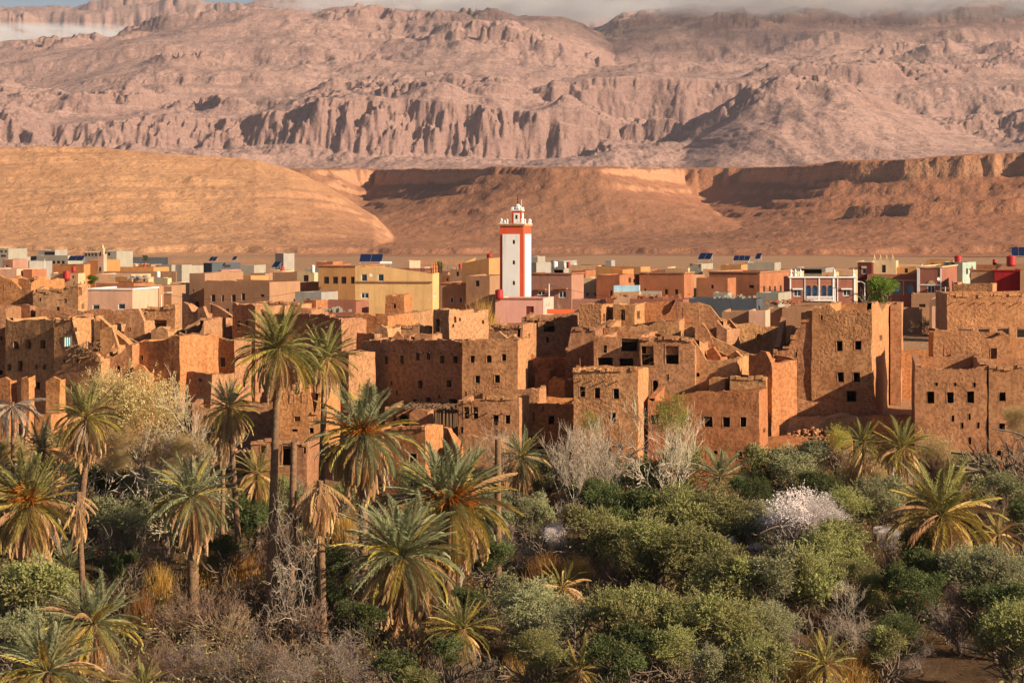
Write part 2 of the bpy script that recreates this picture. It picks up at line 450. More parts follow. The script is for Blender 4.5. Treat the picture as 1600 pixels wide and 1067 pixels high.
def hills(X, Y):
    base = ground0(np.minimum(Y, 1250)) + np.maximum(0, Y-1150)*0.006 + fbm(X*0.006, Y*0.006, 4, 40)*2.0*sstep(1150, 1300, Y)
    Z = base.copy()
    px = X/Y*F+800
    for k, q in enumerate(MESA_POLYS):
        wx = fbm(X*0.006, Y*0.006, 5, q['seed'])*q['wob']*2.2 + ridged(X*0.02, Y*0.02, 4, q['seed']+5)*q['wob']*0.5
        d = seg_dist(X, Y, q['poly']) + wx
        top = q['top'](X, np.maximum(Y, 1))
        hh = np.maximum(top-base, 1.0)
        c = q['cliff']*np.interp(px, [-500, 520, 560, 700, 760, 940, 1040, 1100, 2000], [.25,.3,1,.9,.3,.25,.8,1,1.0])
        gul = ridged(X*0.012, Y*0.012, 5, q['seed']+50, 0.55)*0.5
        t = np.clip(d/q['reach'], 0, 1)
        talus = (1-c)*(1-t)**1.75
        led = sstep(0.0, 9.0, d)
        prof = np.where(d < 0, 1.0, talus + c*(1-led))
        # a lower ledge
        prof = prof + 0.05*(1-sstep(30, 36, d))*(d > 0)*(1-c) * 1.0
        z = base + hh*np.minimum(prof, 1.0) + gul*np.where(d > 0, 5.0*(t*(1-t))*4, 0.5)
        Z = np.maximum(Z, z)
    # smooth orange hill at the left, nearer than the mesa; its right flank runs down to px 600
    wl = fbm(X*0.004, Y*0.004, 4, 77)*30
    crest = np.interp(px, [-500,-100,60,180,260,330,400,450,520,580,640,700], [110,113,112,109,103,96,92,80,46,8,-30,-60])
    zc = 28+crest/F*1750.0
    dY = (1750.0 - Y - wl)
    base2 = base
    sl = 1-sstep(0, 560, dY)
    # concave foot, convex brow
    prof = np.clip(1-np.abs(dY)/580.0, 0, 1)
    prof = np.where(dY > 0, 0.35*prof**2.2+0.65*(1-(1-prof)**1.6)*prof**0.9, 1-sstep(0, 900, -dY)*0.6)
    zl = base2 + np.maximum(zc-base2, 0)*prof + ridged(X*0.01+Y*0.004, Y*0.006, 5, 91)*2.2*sstep(0.02, 0.3, prof)
    # thin ledges of harder rock
    for zz, hgt in ((0.82, 1.5), (0.62, 1.8), (0.40, 1.2)):
        q = (prof-zz)*60+fbm(X*0.01, Y*0.01, 4, int(zz*100))*4
        zl = zl + hgt*sstep(-1, 1, q)
    zl = zl - np.maximum(0, 5-crest)*0.3
    Z = np.maximum(Z, zl)
    zz = (Z + fbm(X*0.004, Y*0.004, 4, 63)*9)/9.0
    fr_ = zz-np.floor(zz)
    Z = Z + 9.0*0.40*(sstep(0.3, 0.55, fr_)-fr_)*sstep(0.02, 0.22, fbm(X*0.006, Y*0.006, 4, 64))*sstep(1250, 1400, Y)
    # low broken terrace at the foot of the hills
    edge = 1215+fbm(X*0.01, Y*0*0.01, 4, 61)*60
    Z = Z + 3.2*sstep(0, 10, Y-edge-fbm(X*0.05, Y*0.05, 3, 62)*10)
    Z = Z + fbm(X*0.03, Y*0.03, 5, 21, 0.6)*1.6*sstep(1180, 1260, Y) + fbm(X*0.12, Y*0.12, 3, 22, 0.6)*0.7*sstep(1200, 1300, Y)
    return Z
hm = land_mat('foothill gravel and rock', (0.58,0.30,0.145), (0.67,0.37,0.19), (0.52,0.27,0.15), (0.30,0.15,0.10), 3.0, 2.5, 0.25, True)
hills_o = gridmesh('hills', np.linspace(-260, 1860, 820), np.concatenate([np.linspace(1130, 1500, 70), np.linspace(1505, 2600, 190), np.linspace(2610, 3650, 50)]), hills, hm)
tag(hills_o, 'bare orange foothills and flat topped mesas with rocky cliffs behind the town', None, None, 'structure')

# ---- the big mountain range
def lev(px, pts): return np.interp(px, [a for a, b in pts], [b for a, b in pts])
def stack(px, Y, levels):
    """levels: list of (distance curve, row curve); returns height with the row run linearly between levels"""
    D = [lev(px, d) if isinstance(d, list) else np.full(px.shape, float(d)) for d, r in levels]
    R = [lev(px, r) if isinstance(r, list) else np.full(px.shape, float(r)) for d, r in levels]
    Zs = [H+(HY-r)/F*d for d, r in zip(D, R)]
    Z = Zs[0]-np.maximum(0, D[0]-Y)*0.6
    for k in range(len(levels)-1):
        t = np.clip((Y-D[k])/(D[k+1]-D[k]), 0, 1)
        Z = np.where(Y >= D[k], Zs[k]*(1-t)+Zs[k+1]*t, Z)
    return Z
def mountains(X, Y):
    px = X/Y*F+800
    rid = ridged(X*0.0022, Y*0.0022, 6, 101, 0.55)
    rid2 = ridged(X*0.008, Y*0.003, 5, 111, 0.6)
    w1 = rid*(80+130*sstep(760, 900, px)) + rid2*45 + fbm(X*0.012, Y*0.006, 5, 112, 0.65)*55 + fbm(X*0.0011, Y*0.0011, 4, 121)*160
    calm = 1-0.62*sstep(4500, 4900, Y)*(1-0.7*sstep(0.05, 0.3, fbm(X*0.0013, Y*0.0013, 3, 190)))
    Yw = Y + w1*calm - 120*calm
    pw = px + fbm(X*0.0016, Y*0.0016, 5, 131)*26 + fbm(X*0.01, Y*0.01, 4, 132)*6
    left = stack(pw, Yw, [
        (3800, 290),
        (4250, [(-400,262),(0,256),(500,256),(700,268),(900,275)]),
        (4330, [(-400,246),(0,244),(500,243),(650,254),(900,270)]),
        (4420, [(-400,215),(0,212),(60,200),(300,194),(480,180),(640,173),(760,182),(840,196),(920,225),(1000,262)]),
        (4750, [(-400,200),(0,196),(300,180),(640,166),(760,172),(880,190),(1000,250)]),
        (5150, [(-400,160),(0,165),(140,150),(260,145),(500,150),(760,140),(900,165),(1000,235)]),
        (5230, [(-400,150),(0,158),(140,138),(270,118),(370,126),(500,140),(760,133),(900,150),(1000,225)]),
        (5600, [(-400,120),(0,125),(200,105),(350,100),(600,95),(800,100),(940,120),(1000,200)]),
        (5680, [(-400,112),(0,115),(200,88),(350,80),(600,80),(800,88),(940,108),(1000,190)]),
        (6400, [(-400,88),(0,72),(90,78),(170,64),(300,44),(400,31),(450,27),(560,28),(700,34),(800,33),(870,38),(905,48),(950,76),(1000,160)]),
        (7200, [(-400,130),(1000,130)]),
        (8600, 190)])
    right = stack(pw, Yw*0.94+260, [
        (3900, 300),
        (4200, [(700,300),(800,275),(900,272),(1100,268),(1300,262),(2000,250)]),
        (4700, [(700,320),(780,262),(850,240),(1000,225),(1110,235),(1250,215),(1500,190),(2000,170)]),
        (4840, [(700,320),(780,240),(815,172),(870,145),(990,124),(1060,130),(1120,136),(1200,134),(1290,150),(1400,162),(1520,140),(2000,140)]),
        (5300, [(700,320),(780,240),(870,140),(1000,117),(1120,120),(1300,125),(1520,118),(2000,110)]),
        (5900, [(700,320),(820,230),(900,120),(1000,98),(1200,88),(1500,82),(2000,80)]),
        (6000, [(700,320),(820,225),(900,104),(1000,82),(1100,68),(1200,62),(1500,58),(2000,58)]),
        (6600, [(700,320),(860,150),(905,75),(960,48),(1040,28),(1140,20),(1300,20),(1600,16),(2000,10)]),
        (7400, [(700,330),(860,120),(920,52),(1000,28),(1100,14),(1300,-6),(1600,-24),(2000,-30)]),
        (9000, 140)])
    w3 = ridged(X*0.006+Y*0.002, Y*0.003, 4, 151, 0.5)*60
    round_ = stack(pw, Y+w3, [
        (3750, 300),
        (3900, [(960,300),(1040,285),(1120,266),(1500,262),(2000,262)]),
        (4350, [(940,310),(1000,288),(1080,250),(1150,208),(1215,178),(1290,176),(1400,205),(1560,240),(2000,262)]),
        (4800, [(940,300),(1000,276),(1060,244),(1120,208),(1180,174),(1235,156),(1300,156),(1340,164),(1400,184),(1480,206),(1560,228),(1700,245),(2000,262)]),
        (5600, 330)])
    far = stack(px + fbm(X*0.001, Y*0.001, 4, 171)*14, Y + ridged(X*0.001, Y*0.001, 6, 161, 0.6)*500, [
        (8600, 190),
        (9800, [(-400,60),(0,62),(200,60),(420,52),(800,50),(2000,60)]),
        (10000, [(-400,44),(0,42),(200,38),(420,34),(800,36),(2000,50)]),
        (11300, [(-400,36),(0,30),(60,22),(120,24),(190,20),(250,11),(300,14),(350,17),(420,10),(560,2),(700,2),(800,12),(870,16),(940,30),(1100,40),(2000,60)]),
        (13000, 120)])
    Z = np.maximum(np.maximum(left, right), np.maximum(round_, far))
    amp = sstep(3800, 4300, Y)
    rg = ridged(X*0.006, Y*0.006, 6, 141, 0.62)
    patch = sstep(0.0, 0.26, fbm(X*0.0012, Y*0.0016, 4, 181))
    Z = Z + amp*(rg*14*(0.12+patch) + ridged(X*0.0012, Y*0.0010, 4, 142, 0.45)*36)
    # crags: narrow broken outcrops
    cr = ridged(X*0.0035, Y*0.0055, 5, 143, 0.6)
    Z = Z + amp*patch*30*sstep(0.26, 0.48, cr)
    Z = Z + amp*fbm(X*0.022, Y*0.016, 5, 144, 0.65)*10*(0.12+patch)
    # hard rock layers stand out as ledges where the ground is cragged
    zz = (Z + fbm(X*0.0008, Y*0.0008, 4, 147)*60 + X*0.03)/34.0
    fr_ = zz-np.floor(zz)
    Z = Z + amp*34.0*0.26*(sstep(0.30, 0.62, fr_)-fr_)*sstep(-0.1, 0.25, fbm(X*0.0018, Y*0.0018, 4, 148)+patch*0.15)
    zz = (Z + fbm(X*0.002, Y*0.002, 4, 149)*26)/11.0
    fr_ = zz-np.floor(zz)
    Z = Z + amp*11.0*0.26*(sstep(0.3, 0.6, fr_)-fr_)*sstep(-0.05, 0.2, fbm(X*0.003, Y*0.003, 4, 150))
    return Z
mm = land_mat('mountain rock', (0.42,0.262,0.225), (0.49,0.312,0.265), (0.29,0.178,0.158), (0.17,0.105,0.09), 1.0, 6.0, 0.15)
mt_o = gridmesh('mountains', np.linspace(-260, 1860, 1080), np.concatenate([np.linspace(3750, 5300, 270), np.linspace(5307, 7600, 190), np.linspace(7650, 13000, 60)]), mountains, mm)
tag(mt_o, 'hazy pinkish brown mountain range with broken cliffs, its tops under mist', None, None, 'structure')

# link the two sheets: valley floor hidden between mesa and mountain
fl = gridmesh('terrain', np.linspace(-420, 2020, 30), np.linspace(3600, 3950, 4), lambda X, Y: np.full(X.shape, 60.0), mm)
tag(fl, 'dry upland behind the mesas', None, None, 'structure')

# ---- air
def volmat(name, col, dens, aniso=0.0):
    m = bpy.data.materials.new(name); m.use_nodes = True
    n = m.node_tree; n.nodes.remove(n.nodes['Principled BSDF'])
    v = n.nodes.new('ShaderNodeVolumePrincipled')
    v.inputs['Color'].default_value = (*col, 1); v.inputs['Density'].default_value = dens
    v.inputs['Anisotropy'].default_value = aniso
    n.links.new(v.outputs[0], n.nodes['Material Output'].inputs['Volume'])
    return m, n, v
hzm, _, _ = volmat('haze', (0.82,0.88,1.0), HAZE if 'HAZE' in globals() else 0.000028, 0.2)
hb = MB(); hb.box(-6500, 6500, -120, 14500, -2.5, 1500)
hz = hb.build('haze', hzm); tag(hz, 'thin pale haze filling the valley air', None, None, 'stuff')

def mist(label, cat, c, size, dens, seed, sc=3.0, thr=(0.42, 0.62)):
    """a bank of mist: an ellipsoid whose density is broken up by noise and thins to nothing at its skin"""
    m, n, v = volmat('mist', (0.92,0.955,1.0), 0.0, 0.0)
    tc = n.nodes.new('ShaderNodeTexCoord')
    ln = n.nodes.new('ShaderNodeVectorMath'); ln.operation = 'LENGTH'; n.links.new(tc.outputs['Object'], ln.inputs[0])
    fall = math_(n, 'SUBTRACT', 1.0, ln.outputs['Value'], True)
    ns = noise_(n, sc, 5, 0.6, stretch(n, tc.outputs['Object'], (size[0]/size[2]*0.28, 1.0, 1.0)))
    ns.inputs['Distortion'].default_value = 0.6
    ns.noise_dimensions = '4D'; ns.inputs['W'].default_value = seed
    dn = math_(n, 'MULTIPLY', math_(n, 'MULTIPLY', ramp(n, ns.outputs[0], [(thr[0], (0,0,0)), (thr[1], (1,1,1))]), math_(n, 'MINIMUM', math_(n, 'MULTIPLY', fall, 2.5), 1.0)), dens)
    n.links.new(dn, v.inputs['Density'])
    b = MB(); b.lathe([(0.02,-1),(0.38,-0.92),(0.7,-0.71),(0.92,-0.38),(1,0),(0.92,0.38),(0.7,0.71),(0.38,0.92),(0.02,1)], 20)
    o = b.build('mist_bank', m)
    o.location = c; o.scale = size
    tag(o, label, cat, 'mist banks on the mountain tops', 'stuff')
    return o
mist('low white mist lying behind the left end of the mountain ridge', 'mist', at(30, 64, 8300), (800, 450, 62), 0.010, 1.0)
mist('thin mist hanging over the middle of the mountain ridge', 'mist', at(760, 2, 8600), (900, 600, 95), 0.011, 2.0)
mist('thick grey mist in the saddle between the two mountains', 'mist', at(960, 6, 8300), (620, 500, 100), 0.008, 3.0)
mist('bank of mist covering the summit of the right mountain', 'mist', at(1450, -30, 6300), (1500, 600, 115), 0.011, 4.0)
# ---------------------------------------------------------------- building kit
def wob(p, amp, seed=0.0):
    q = Vector((p[0]*0.45+seed, p[1]*0.45, p[2]*0.45))
    n1 = mnoise.noise_vector(q)
    n2 = mnoise.noise_vector(q*3.1)
    return Vector(p) + n1*amp + n2*(amp*0.45)

def cuts(a, b, extra, step):
    xs = sorted(set([round(a, 4), round(b, 4)] + [round(x, 4) for x in extra if a < x < b]))
    if step:
        out = [xs[0]]
        for x0, x1 in zip(xs, xs[1:]):
            k = max(1, int(round((x1-x0)/step)))
            out += [x0+(x1-x0)*j/k for j in range(1, k+1)]
        xs = out
    return xs

def slab(mb, fr, L, z0, topf, holes, t, zin=None, step=None, cap=(0, None), inner=True, s0=0.0):
    """one wall: outer sheet with openings, reveals, inner sheet above zin, cap.  fr(s, inward, z) -> local point"""
    hx = [e for h in holes for e in (h[0], h[1])]; hz = [e for h in holes for e in (h[2], h[3])]
    xs = cuts(s0, L, hx, step)
    tmin = min(topf(x) for x in xs)
    zs = cuts(z0, tmin-0.05, [z for z in hz if z < tmin-0.06], step)
    def inhole(x, z): return any(h[0] < x < h[1] and h[2] < z < h[3] for h in holes)
    for x0, x1 in zip(xs, xs[1:]):
        xm = (x0+x1)/2
        for a, b in zip(zs, zs[1:]):
            if not inhole(xm, (a+b)/2):
                mb.quad(fr(x0,0,a), fr(x1,0,a), fr(x1,0,b), fr(x0,0,b))
        mb.quad(fr(x0,0,zs[-1]), fr(x1,0,zs[-1]), fr(x1,0,topf(x1)), fr(x0,0,topf(x0)))
        c0, c1 = cap[0], L-(cap[1] if cap[1] is not None else cap[0])
        if x1 > c0 and x0 < c1:
            a0, a1 = max(x0, c0), min(x1, c1)
            if a1-a0 > 1e-4:
                mb.quad(fr(a0,0,topf(a0)), fr(a1,0,topf(a1)), fr(a1,t,topf(a1)), fr(a0,t,topf(a0)))
        if inner:
            zi = z0 if zin is None else zin
            i0, i1 = max(x0, t), min(x1, L-t)
            if i1 > i0:
                if zin is None:
                    for a, b in zip(zs, zs[1:]):
                        if not inhole(xm, (a+b)/2): mb.quad(fr(i0,t,a), fr(i1,t,a), fr(i1,t,b), fr(i0,t,b))
                    mb.quad(fr(i0,t,zs[-1]), fr(i1,t,zs[-1]), fr(i1,t,topf(i1)), fr(i0,t,topf(i0)))
                else:
                    mb.quad(fr(i0,t,zi), fr(i1,t,zi), fr(i1,t,max(zi, topf(i1))), fr(i0,t,max(zi, topf(i0))))
    for h in holes:
        x0, x1, a, b = h[:4]; d = t if zin is None else min(0.55, t+0.1)
        mb.quad(fr(x0,0,a), fr(x0,d,a), fr(x0,d,b), fr(x0,0,b)); mb.quad(fr(x1,0,a), fr(x1,d,a), fr(x1,d,b), fr(x1,0,b))
        mb.quad(fr(x0,0,a), fr(x1,0,a), fr(x1,d,a), fr(x0,d,a)); mb.quad(fr(x0,0,b), fr(x1,0,b), fr(x1,d,b), fr(x0,d,b))
        if len(h) > 4 and h[4] == 'a':      # arch: fill the two upper corners
            r = (x1-x0)/2; cx = (x0+x1)/2; zc = b-r*1.15
            for sgn in (-1, 1):
                arc = [(cx+sgn*r*math.cos(k*math.pi/10), zc+r*1.15*math.sin(k*math.pi/10)) for k in range(6)]
                for (u0, w0), (u1, w1) in zip(arc, arc[1:]):
                    mb.quad(fr(u0,0,w0), fr(u1,0,w1), fr(u1,0,b), fr(u0,0,b))
                    mb.quad(fr(u0,0,w0), fr(u1,0,w1), fr(u1,d,w1), fr(u0,d,w0))

def rag(seed, amp, f=0.9):
    def g(s):
        return amp*(0.7*mnoise.noise((s*0.25*f, seed, 0))+0.5*mnoise.noise((s*0.8*f, seed, 3))+0.45*mnoise.noise((s*2.2*f, seed, 6))-0.15)+(0.13+amp*.2)*(mnoise.noise((s*5.1, seed, 9))+abs(mnoise.noise((s*1.7, seed, 12)))*-1.2)
    return g

class Place:
    """front plane of a house: left corner on pixel column px0 at distance Y, turned by yaw degrees"""
    def __init__(s, px0, px1, Y, yaw):
        s.r = math.radians(yaw); c, n = math.cos(s.r), math.sin(s.r)
        s.a0, s.a1 = (px0-800)/F, (px1-800)/F
        s.x0, s.y0 = s.a0*Y, Y
        s.w = (s.a1-s.a0)*Y/(c+s.a1*n)
        s.x1, s.y1 = s.x0+s.w*c, Y-s.w*n
        s.c, s.n = c, n
    def u(s, px):
        a = (px-800)/F; return (a*s.y0-s.x0)/(s.c+a*s.n)
    def z(s, px, row):
        u = s.u(px); return H+(HY-row)/F*(s.y0-u*s.n)
    def v(s, px):
        a = (px-800)/F; return (a*s.y1-s.x1)/(s.n-a*s.c)
    def vz(s, px, row):
        v = s.v(px); return H+(HY-row)/F*(s.y1+v*s.c)

def window(parent, fr, x0, x1, a, b, kind, sd):
    """window as a part; fr maps (s, inward, z)"""
    w, h = x1-x0, b-a
    if kind in 'hasA':                       # bare opening in earth: thin uneven rendering round it, maybe a bit of wood
        mb = MB(); e = (0.05+0.04*((sd*3.7+x0*5.1) % 1.0)) if kind != 's' else 0.035
        o = 0.02
        for (p, q, r, s_) in ((x0-e,x0,a-e,b+e),(x1,x1+e,a-e,b+e),(x0,x1,a-e,a),(x0,x1,b,b+e)):
            P = [fr(p,-o,r), fr(q,-o,r), fr(q,-o,s_), fr(p,-o,s_)]; Q = [fr(p,0.12,r), fr(q,0.12,r), fr(q,0.12,s_), fr(p,0.12,s_)]
            mb.add(P+Q, [(0,1,2,3),(0,1,5,4),(1,2,6,5),(2,3,7,6),(3,0,4,7)])
        return mb.build('window', M['muds'] if kind in 'hA' else M['mud'], parent)
    mats = {'w': 'frame', 'l': 'rimp', 'b': 'lblue', 'd': 'door', 'k': 'dwood'}
    mb = MB(); e = max(0.05, min(0.10, w*0.09)); d0 = 0.10
    def bx(p, q, r, s_, y0, y1, mbb, mi=0):
        pts = [fr(X, Yy, Z) for Yy in (y0, y1) for (X, Z) in ((p,r),(q,r),(q,s_),(p,s_))]
        mbb.add(pts, [(0,1,2,3),(4,5,6,7),(0,1,5,4),(1,2,6,5),(2,3,7,6),(3,0,4,7)], mi)
    for (p, q, r, s_) in ((x0,x0+e,a,b),(x1-e,x1,a,b),(x0+e,x1-e,a,a+e),(x0+e,x1-e,b-e,b)):
        bx(p, q, r, s_, d0-0.05, d0+0.05, mb)
    if kind in 'wb' and w > 0.9: bx((x0+x1)/2-e*0.4, (x0+x1)/2+e*0.4, a+e, b-e, d0-0.04, d0+0.04, mb)
    win = mb.build('door' if kind == 'd' else 'window', M[mats[kind]], parent)
    pb = MB()
    if kind == 'd':
        bx(x0+e, x1-e, a+e, b-e, d0+0.0, d0+0.03, pb)
        p_ = pb.build('door_leaf', M['door'], win)
    elif kind in 'lk':
        k = max(4, int(h/0.16))
        bx(x0+e, x1-e, a+e, b-e, d0+0.06, d0+0.08, pb)
        for j in range(k):
            z_ = a+e+(h-2*e)*(j+0.2)/k
            bx(x0+e, x1-e, z_, z_+(h-2*e)/k*0.55, d0-0.02, d0+0.06, pb)
        p_ = pb.build('shutter', M['dark'], win)
    else:
        bx(x0+e, x1-e, a+e, b-e, d0+0.0, d0+0.02, pb)
        p_ = pb.build('pane', M['glass'], win)
    return win

SEEDN = [0]
def house(name, label, px0, px1, top, Y, yaw=12, px2=None, depth=8.0, mat='mud', wins=(), swins=(), prof=None, sprof=None,
          cat='house', group=None, roof=0.7, base=None, t=None, step=None, amp=None, ragged=None, coping=None, below=2.5):
    """top / prof rows and all openings are read from the photograph and cast on the wall planes, which stand at their own distance"""
    earthy = mat in ('mud', 'mudr', 'mudo', 'muds', 'mudd')
    SEEDN[0] += 1; sd = SEEDN[0]*7.31
    if t is None: t = 0.5 if earthy else 0.25
    if step is None: step = 0.6 if earthy else None
    if amp is None: amp = 0.09 if earthy else 0.0
    if ragged is None: ragged = 0.32 if earthy else 0.0
    if ragged > .3: ragged *= .75
    pl = Place(px0, px1, Y, yaw)
    if px2 is not None:
        v = pl.v(px2)
        if 0 < v < 60: depth = v
        else: print('bad side', label, v)
    g = float(ground0(Y)) if base is None else base
    zb = g - below
    root = empty(name, (pl.x0, pl.y0, 0), -pl.r)
    tag(root, label, cat, group)
    rg = rag(sd, ragged)
    if prof:
        us = [pl.u(p) for p, _ in prof]; zs = [pl.z(p, r_) for p, r_ in prof]
        ftop = lambda s: float(np.interp(s, us, zs))+rg(s)
        px_cuts = us
    else:
        zt = pl.z(px0, top); ftop = lambda s: zt+rg(s); px_cuts = []
    zr = ftop(pl.w)
    if sprof:
        vs = [pl.v(p) for p, _ in sprof]; vz = [pl.vz(p, r_) for p, r_ in sprof]
        rtop = lambda s: float(np.interp(s, vs, vz))+rg(s+31)*0.7
    else:
        rtop = lambda s: zr + (rg(s+31)-rg(31))*0.8
    zbk = rtop(depth)
    zl = ftop(0)
    def F_(s, i, z): return (s, i, z)
    def R_(s, i, z): return (pl.w-i, s, z)
    def L_(s, i, z): return (i, s, z)
    def B_(s, i, z): return (s, depth-i, z)
    hol = []
    for q in wins:
        px, row, wp, hp = q[:4]; k = q[4] if len(q) > 4 else 'h'
        x0, x1 = pl.u(px-wp/2), pl.u(px+wp/2); a, b = pl.z(px, row+hp/2), pl.z(px, row-hp/2)
        x0 = max(0.12, x0); x1 = min(pl.w-0.12, x1)
        if x1 > x0+0.1: hol.append((x0, x1, a, b, k))
    shol = []
    for q in swins:
        px, row, wp, hp = q[:4]; k = q[4] if len(q) > 4 else 'h'
        x0, x1 = pl.v(px-wp/2), pl.v(px+wp/2); a, b = pl.vz(px, row+hp/2), pl.vz(px, row-hp/2)
        x0 = max(0.12, x0); x1 = min(depth-0.12, x1)
        if x1 > x0+0.1: shol.append((x0, x1, a, b, k))
    topmin = min([ftop(pl.w*k/12) for k in range(13)]+[rtop(depth*k/6) for k in range(7)])
    zin = None if roof is None else topmin-roof
    fh = [h for h in hol if h[3] < min(ftop(h[0]), ftop(h[1]))-0.05]
    sh = [h for h in shol if h[3] < min(rtop(h[0]), rtop(h[1]))-0.05]
    mb = MB()
    slab(mb, F_, pl.w, zb, ftop, fh, t, zin, step)
    slab(mb, R_, depth, zb, rtop, sh, t, zin, step, cap=(t, t))
    slab(mb, L_, depth, zb, lambda s: zl+(zbk-zl)*s/depth+rg(s+57)*0.8-rg(57)*0.8, [], t, zin, step and step*1.6, cap=(t, t))
    slab(mb, B_, pl.w, zb, lambda s: zl+(zbk-zl)*0+ (zbk-zl)*(s/pl.w)+rg(s+91)*0.8, [], t, zin, step and step*1.6)
    if amp: mb.v = [wob(p, amp, sd) for p in mb.v]
    mb.build('wall', M[mat], root)
    if earthy and roof is not None and pl.w > 2.5 and (SEEDN[0] % 2 == 0):
        eb = MB(); r2 = random.Random(SEEDN[0]); x = 0.0
        o_ = 0.10+0.08*r2.random()
        while x < pl.w-.25:
            l_ = r2.uniform(.25, .7); x1_ = min(pl.w+.05, x+l_); zt_ = ftop(min(x+l_*.5, pl.w)); hh_ = r2.uniform(.12, .34); q_ = o_*r2.uniform(.5, 1.25)
            if r2.random() < .86:
                pts_ = [(x,-q_,zt_-hh_),(x1_,-q_*.8,zt_-hh_*r2.uniform(.7,1.2)),(x1_,.2,zt_-hh_),(x,.2,zt_-hh_),(x+.02,-q_*.7,zt_+r2.uniform(0,.12)),(x1_-.02,-q_*.6,zt_+r2.uniform(0,.12)),(x1_-.02,t*.8,zt_+.07),(x+.02,t*.8,zt_+.05)]
                eb.add([wob(p, amp, sd) for p in pts_], [(3,2,1,0),(4,5,6,7),(0,1,5,4),(1,2,6,5),(2,3,7,6),(3,0,4,7)])
            x += l_
        bo = eb.build('parapet_crust', M[mat], root); bo['kind'] = 'stuff'
    if earthy and roof is not None and pl.w > 5 and SEEDN[0] % 4 == 0:
        for k_ in range(int(pl.w/1.1)):
            vb = MB(); x = .6+k_*1.1+rnd.uniform(-.15,.15); z_ = zin-.12
            if x < pl.w-.3: vb.tube((x, -rnd.uniform(.2,.5), z_), (x, .3, z_), .055, n=6); vb.build('roof_beam', M['wood'], root)
    if roof is not None:
        rb = MB(); k = 4
        for i in range(k):
            for j in range(k):
                rb.quad((pl.w*i/k+.02, depth*j/k+.02, zin), (pl.w*(i+1)/k-.0, depth*j/k+.02, zin), (pl.w*(i+1)/k, depth*(j+1)/k, zin), (pl.w*i/k+.02, depth*(j+1)/k, zin))
        rb.build('roof', M['roofm'] if earthy or mat not in ('grey','lgrey','slate') else M['lgrey'], root)
    def wf(f):
        return (lambda s, i, z: tuple(wob(f(s, i, z), amp, sd))) if amp else f
    for h in fh: window(root, wf(F_), h[0], h[1], h[2], h[3], h[4], sd)
    for h in sh: window(root, wf(R_), h[0], h[1], h[2], h[3], h[4], sd)
    if coping:
        cb = MB(); o = 0.12; hh = 0.16
        z_ = zl
        cb.box(-o, pl.w+o, -o, t+0.02, z_+0.003, z_+hh); cb.box(pl.w-t, pl.w+o, t+0.021, depth+o, z_+0.003, z_+hh)
        cb.box(-o, t, t+0.021, depth+o, z_+0.003, z_+hh)
        cb.build('coping', M[coping], root)
    root['_w'] = pl.w; root['_z'] = zl; root['_d'] = depth; root['_zin'] = zin if zin is not None else zl
    return root, pl

def frontbox(pl, root, name, px0, px1, r0, r1, mat, out=0.06, inn=0.0):
    """trim standing proud of the front wall, pixel rectangle on the front plane"""
    mb = MB()
    mb.box(pl.u(px0), pl.u(px1), -out, -inn if inn else -0.003, pl.z(px0, r1), pl.z(px0, r0))
    return mb.build(name, M[mat], root)

# things on roofs -------------------------------------------------
def solar(label, px, row, wpx, hpx, Y, n=2, yaw=20):
    c = at(px, row+hpx/2, Y); w = wpx/F*Y; h = hpx/F*Y/0.62
    r = empty('solar_panel', c, -math.radians(yaw)); tag(r, label, 'solar panel', 'solar panels on the roofs')
    tl = math.radians(40)
    fb = MB()
    for sx_ in (-w/2+0.1, w/2-0.15):
        fb.tube((sx_, 0, 0), (sx_, h*math.cos(tl)*0.55, 0), 0.03); fb.tube((sx_, h*math.cos(tl)*0.95, -0.3), (sx_, h*math.cos(tl)*0.95, h*math.sin(tl)*0.95), 0.03)
        fb.tube((sx_, 0, -0.3), (sx_, 0, 0.02), 0.03)
    fb.build('stand', M['alu'], r)
    for k in range(n):
        x0 = -w/2+w*k/n+0.02; x1 = -w/2+w*(k+1)/n-0.02
        pb = MB()
        def P(x, s, o): return (x, s*math.cos(tl)-o*math.sin(tl)*-0+0, s*math.sin(tl)+o)
        pb.add([P(x0,0,0),P(x1,0,0),P(x1,h,0),P(x0,h,0),P(x0,0,.06),P(x1,0,.06),P(x1,h,.06),P(x0,h,.06)],
               [(0,1,2,3),(0,1,5,4),(1,2,6,5),(2,3,7,6),(3,0,4,7)])
        e = 0.05
        po = pb.build('panel', M['alu'], r)
        gb = MB()
        nc = 3
        for j in range(nc):
            s0 = e+(h-2*e)*j/nc+.02; s1 = e+(h-2*e)*(j+1)/nc-.02
            gb.quad(P(x0+e,s0,.065),P(x1-e,s0,.065),P(x1-e,s1,.065),P(x0+e,s1,.065))
        gb.quad(P(x0,0,.06),P(x1,0,.06),P(x1,h,.06),P(x0,h,.06))
        gb.build('cell_sheet', M['solar'], po)
    return r
def tank(label, px, base_row, wpx, hpx, Y, mat='tank'):
    c = at(px, base_row, Y); r_ = wpx/2/F*Y; h = hpx/F*Y
    o = empty('water_tank', c); tag(o, label, 'water tank', 'water tanks on the roofs')
    b = MB(); pr = [(r_*0.97, -0.3), (r_, 0.05)]
    for k in range(1, 6):
        z = h*0.86*k/6
        pr += [(r_, z-0.03), (r_*0.965, z), (r_, z+0.03)]
    pr += [(r_, h*0.86), (r_*0.72, h*0.93)]
    b.lathe(pr, 16); b.build('barrel', M[mat], o, True)
    b = MB(); b.lathe([(r_*0.5, h*0.925), (r_*0.5, h*0.99), (r_*0.42, h)], 12); b.build('lid', M[mat], o)
    return o
